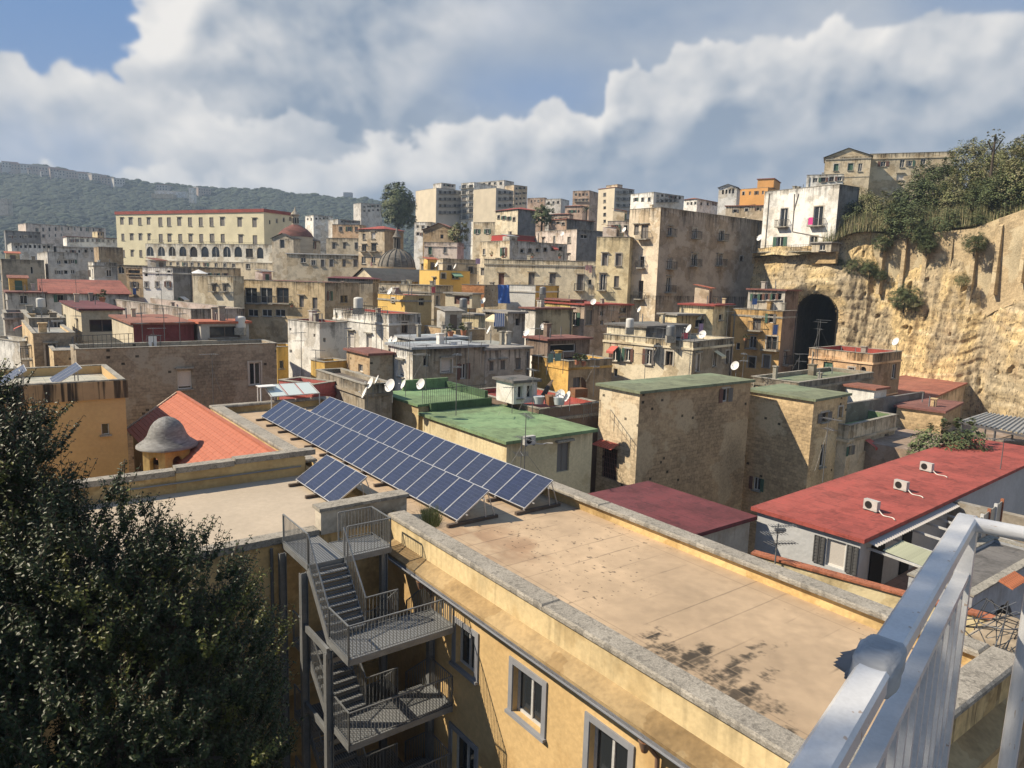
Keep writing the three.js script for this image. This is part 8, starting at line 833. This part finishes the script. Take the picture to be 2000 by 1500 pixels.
ANTENNAS.forEach((it, i) => { const [x, y, z, h, w] = it, R = mulberry(3000 + i * 7), g = thing('tv_antenna', 'thin television aerial on the ' + w + ord(ANTENNAS, it), 'antenna', [x, y, z], 0, 'aerials on the ' + w); part('mast', new THREE.CylinderGeometry(.022, .03, h + 1.2, 6).translate(0, h / 2 - .6, 0), M.galvDark, g); const gb = new GB(), dir = R() * 6.28; yagi(gb, h - .05, 1.1 + R() * .5, 9, .28 + .15 * R(), dir); if (R() < .75) yagi(gb, h - .55 - .3 * R(), .9, 6, .42, dir + R()); part('array', gb.geo(), M.galv, g); if (R() < .4) part('stay', new GB().bar([0, h * .7, 0], [1.2, -.3, .4], .012).bar([0, h * .7, 0], [-.9, -.3, .8], .012).geo(), M.galvDark, g); });
{ const [x, y, z] = PT.ant_near, g = thing('tv_antenna', 'large aerial with two arrays on the pale yellow garden wall', 'antenna', [x, y, z]); part('mast', new THREE.CylinderGeometry(.03, .03, 2.2, 8).translate(0, .2, 0), M.galv, g); const a = new GB(); yagi(a, 1.2, 1.0, 10, .24, -.2); yagi(a, .95, .9, 8, .3, 2.9); a.box(-.1, 1.02, -.08, .28, 1.12, .08); part('array', a.geo(), M.galv, g); const c = new GB(); yagi(c, .55, 1.3, 9, .3, -.4, -.12); part('lower_array', c.geo(), M.galvDark, g); }
// ------------------------------------------------------------------ washing, tarpaulins, tanks, plants and furniture on the roofs
{
  const clothM = [[.72, .70, .68], [.10, .18, .42], [.55, .12, .14], [.62, .55, .40], [.20, .32, .26], [.75, .74, .72], [.42, .30, .45], [.68, .40, .38]].map(c => std(c, { side: THREE.DoubleSide }));
  const R = mulberry(5150);
  WASH.forEach(([x, y, z, w, turn, where], i) => {
    const g = thing('washing_line', 'washing hung out on a line at the ' + where, 'laundry', [x, y, z], turn, 'washing lines'); part('line', new GB().bar([-w / 2, 0, 0], [w / 2, 0, 0], .02).bar([-w / 2, -1.7, 0], [-w / 2, .05, 0], .04).bar([w / 2, -1.7, 0], [w / 2, .05, 0], .04).geo(), M.galvDark, g);
    let p = -w / 2 + .1; while (p < w / 2 - .3) { const cw = .3 + .5 * R(), h = .5 + .7 * R(); if (p + cw > w / 2) break; const q = new GB(); for (let k = 0; k < 5; k++) { const a = p + cw * k / 5, b = p + cw * (k + 1) / 5, za = .05 * Math.sin(k * 2.1 + p), zb = .05 * Math.sin((k + 1) * 2.1 + p); q.quad([a, -h, za], [b, -h, zb], [b, 0, 0], [a, 0, 0]); } part('garment', q.geo(), clothM[Math.floor(R() * clothM.length)], g); p += cw + .05 + .15 * R(); }
  });
  TANKS.forEach(([x, y, z, s, where], i) => { const g = thing('water_tank', (i % 2 ? 'grey' : 'pale') + ' cylindrical water tank on the ' + where, 'water tank', [x, y, z]); part('tank', new THREE.LatheGeometry([[0, 0], [.5, 0], [.52, .06], [.52, 1.0], [.46, 1.14], [.2, 1.22], [0, 1.23]].map(p => new THREE.Vector2(p[0] * s, p[1] * s)), 20), i % 2 ? M.galv : std([.55, .54, .5]), g); part('stand', boxGeo(-.5 * s, -.6, -.5 * s, .5 * s, 0, .5 * s), M.stone, g); });
  const potLeaf = leafMesh(cloudPts([[0, .45, 0, .32, .34, .32]], 420, 991, GREENS[0]), .06, 992), potG = new THREE.CylinderGeometry(.2, .15, .32, 12).translate(0, .16, 0), potM = std([.42, .18, .10]);
  PLANTS.forEach(([x, y, z, s, where], i) => { const g = thing('potted_plant', 'bushy potted plant on the ' + where, 'plant', [x, y, z], i); g.scale.setScalar(s * .62); part('pot', potG, potM, g); part('leaves', potLeaf, leafMat, g); });
  { const [x, y, z] = PT.tarp, g = thing('tarpaulin', 'crumpled blue tarpaulin hanging beside the orange brick hut', 'tarpaulin', [x, y, z], .3), q = new GB(), N = 8; for (let i = 0; i < N; i++) for (let j = 0; j < 5; j++) { const P = (a, b) => [a * 1.5 / N, -b * .45, .5 * b / 5 + .10 * Math.sin(a * 1.9 + b)]; q.quad(P(i, j + 1), P(i + 1, j + 1), P(i + 1, j), P(i, j)); } part('sheet', q.geo(), std([.05, .14, .42], { side: THREE.DoubleSide, roughness: .5 }), g); }
  { const [x, y, z] = PT.stripe, g = thing('striped_cloth', 'blue and white striped cloth hanging over a balcony', 'cloth', [x, y, z], .55); for (let i = 0; i < 10; i++) part('stripe', new GB().quad([i * .11, -1.2, .02 * Math.sin(i)], [i * .11 + .11, -1.2, .02 * Math.sin(i + 1)], [i * .11 + .11, 0, 0], [i * .11, 0, 0]).geo(), clothM[i % 2 ? 5 : 1], g); }
  { const [x, y, z] = PT.umbrella, g = thing('sunshade', 'open white sunshade on a terrace below the monastery', 'sunshade', [x, y, z]); part('canopy', new THREE.ConeGeometry(1.7, .7, 8, 1, true).translate(0, .35, 0), std([.74, .73, .70], { side: THREE.DoubleSide }), g); part('pole', new THREE.CylinderGeometry(.04, .04, 3, 8).translate(0, -1.2, 0), M.galv, g); }
  { const [x, y, z] = PT.table, g = thing('terrace_table', 'white plastic table and stools on the terrace behind the far parapet', 'table', [x, y, z], TURN), wm = std([.72, .71, .69], { roughness: .5 }); part('table_top', boxGeo(-.55, .7, -.4, .55, .74, .4), wm, g); for (const [a, b] of [[-.45, -.3], [.45, -.3], [-.45, .3], [.45, .3]]) part('leg', boxGeo(a - .03, -.6, b - .03, a + .03, .7, b + .03), wm, g); }
  { const [x, y, z] = PT.pergola2, g = thing('glass_pergola', 'low glazed pergola roof beside the salmon terrace', 'pergola', [x, y, z], TURN); part('frame', new GB().bar([0, 0, 0], [3.2, 0, 0], .06).bar([0, .5, -1.8], [3.2, .5, -1.8], .06).bar([0, 0, 0], [0, .5, -1.8], .05).bar([1.05, 0, 0], [1.05, .5, -1.8], .05).bar([2.1, 0, 0], [2.1, .5, -1.8], .05).bar([3.2, 0, 0], [3.2, .5, -1.8], .05).bar([0, -2.2, 0], [0, 0, 0], .06).bar([3.2, -2.2, 0], [3.2, 0, 0], .06).geo(), M.whitePaint, g); for (let i = 0; i < 3; i++) part('pane', new GB().quad([.08 + i * 1.06, .03, -.05], [1.0 + i * 1.06, .03, -.05], [1.0 + i * 1.06, .51, -1.75], [.08 + i * 1.06, .51, -1.75]).geo(), mat('pglass', () => new THREE.MeshPhysicalMaterial({ color: C3(.55, .62, .60), roughness: .25, transparent: false })), g); }
  // loose clutter on the cramped terrace behind the green roof
  JUNK.forEach(([x, y, z, k], i) => { const names = ['crate', 'plank_stack', 'plastic_tub'], labs = ['brown wooden crate in the clutter behind the green roof', 'leaning stack of old planks in the clutter behind the green roof', 'grey plastic tub in the clutter behind the green roof']; const g = thing(names[k], labs[k] + ', ' + ['nearest the white hut', 'second', 'third', 'fourth', 'fifth', 'farthest right'][i], ['crate', 'planks', 'tub'][k], [x, y, z], i * .9); if (k === 0) { part('body', boxGeo(-.5, 0, -.35, .5, .6, .35), std([.28, .14, .07], { map: T.rust }), g); for (let q = 0; q < 3; q++) part('slat', boxGeo(-.52, .06 + q * .2, .35, .52, .18 + q * .2, .38), std([.34, .18, .09]), g); } else if (k === 1) for (let q = 0; q < 4; q++) part('plank', new GB().bar([-.6 + q * .1, 0, q * .06], [.5 + q * .08, 1.0 + .1 * q, q * .05], .16, .03).geo(), M.wood, g); else part('tub', new THREE.CylinderGeometry(.4, .32, .5, 16).translate(0, .25, 0), std([.4, .42, .44]), g); });
  // rooftop railings
  RAILS.forEach(([a, b, h, where], i) => { const L = Math.hypot(b[0] - a[0], b[2] - a[2]), g = thing('roof_railing', 'thin iron railing along the edge of the ' + where, 'railing', a, Math.atan2(-(b[2] - a[2]), b[0] - a[0])); const dy = b[1] - a[1], q = new GB(); q.bar([0, h, 0], [L, h + dy, 0], .035).bar([0, h * .5, 0], [L, h * .5 + dy, 0], .02); const n = Math.round(L / .35); for (let k = 0; k <= n; k++) q.bar([L * k / n, dy * k / n - .2, 0], [L * k / n, h + dy * k / n, 0], k % 4 ? .018 : .035); part('rail', q.geo(), M.iron, g); });
}
renderer.render(scene, camera);
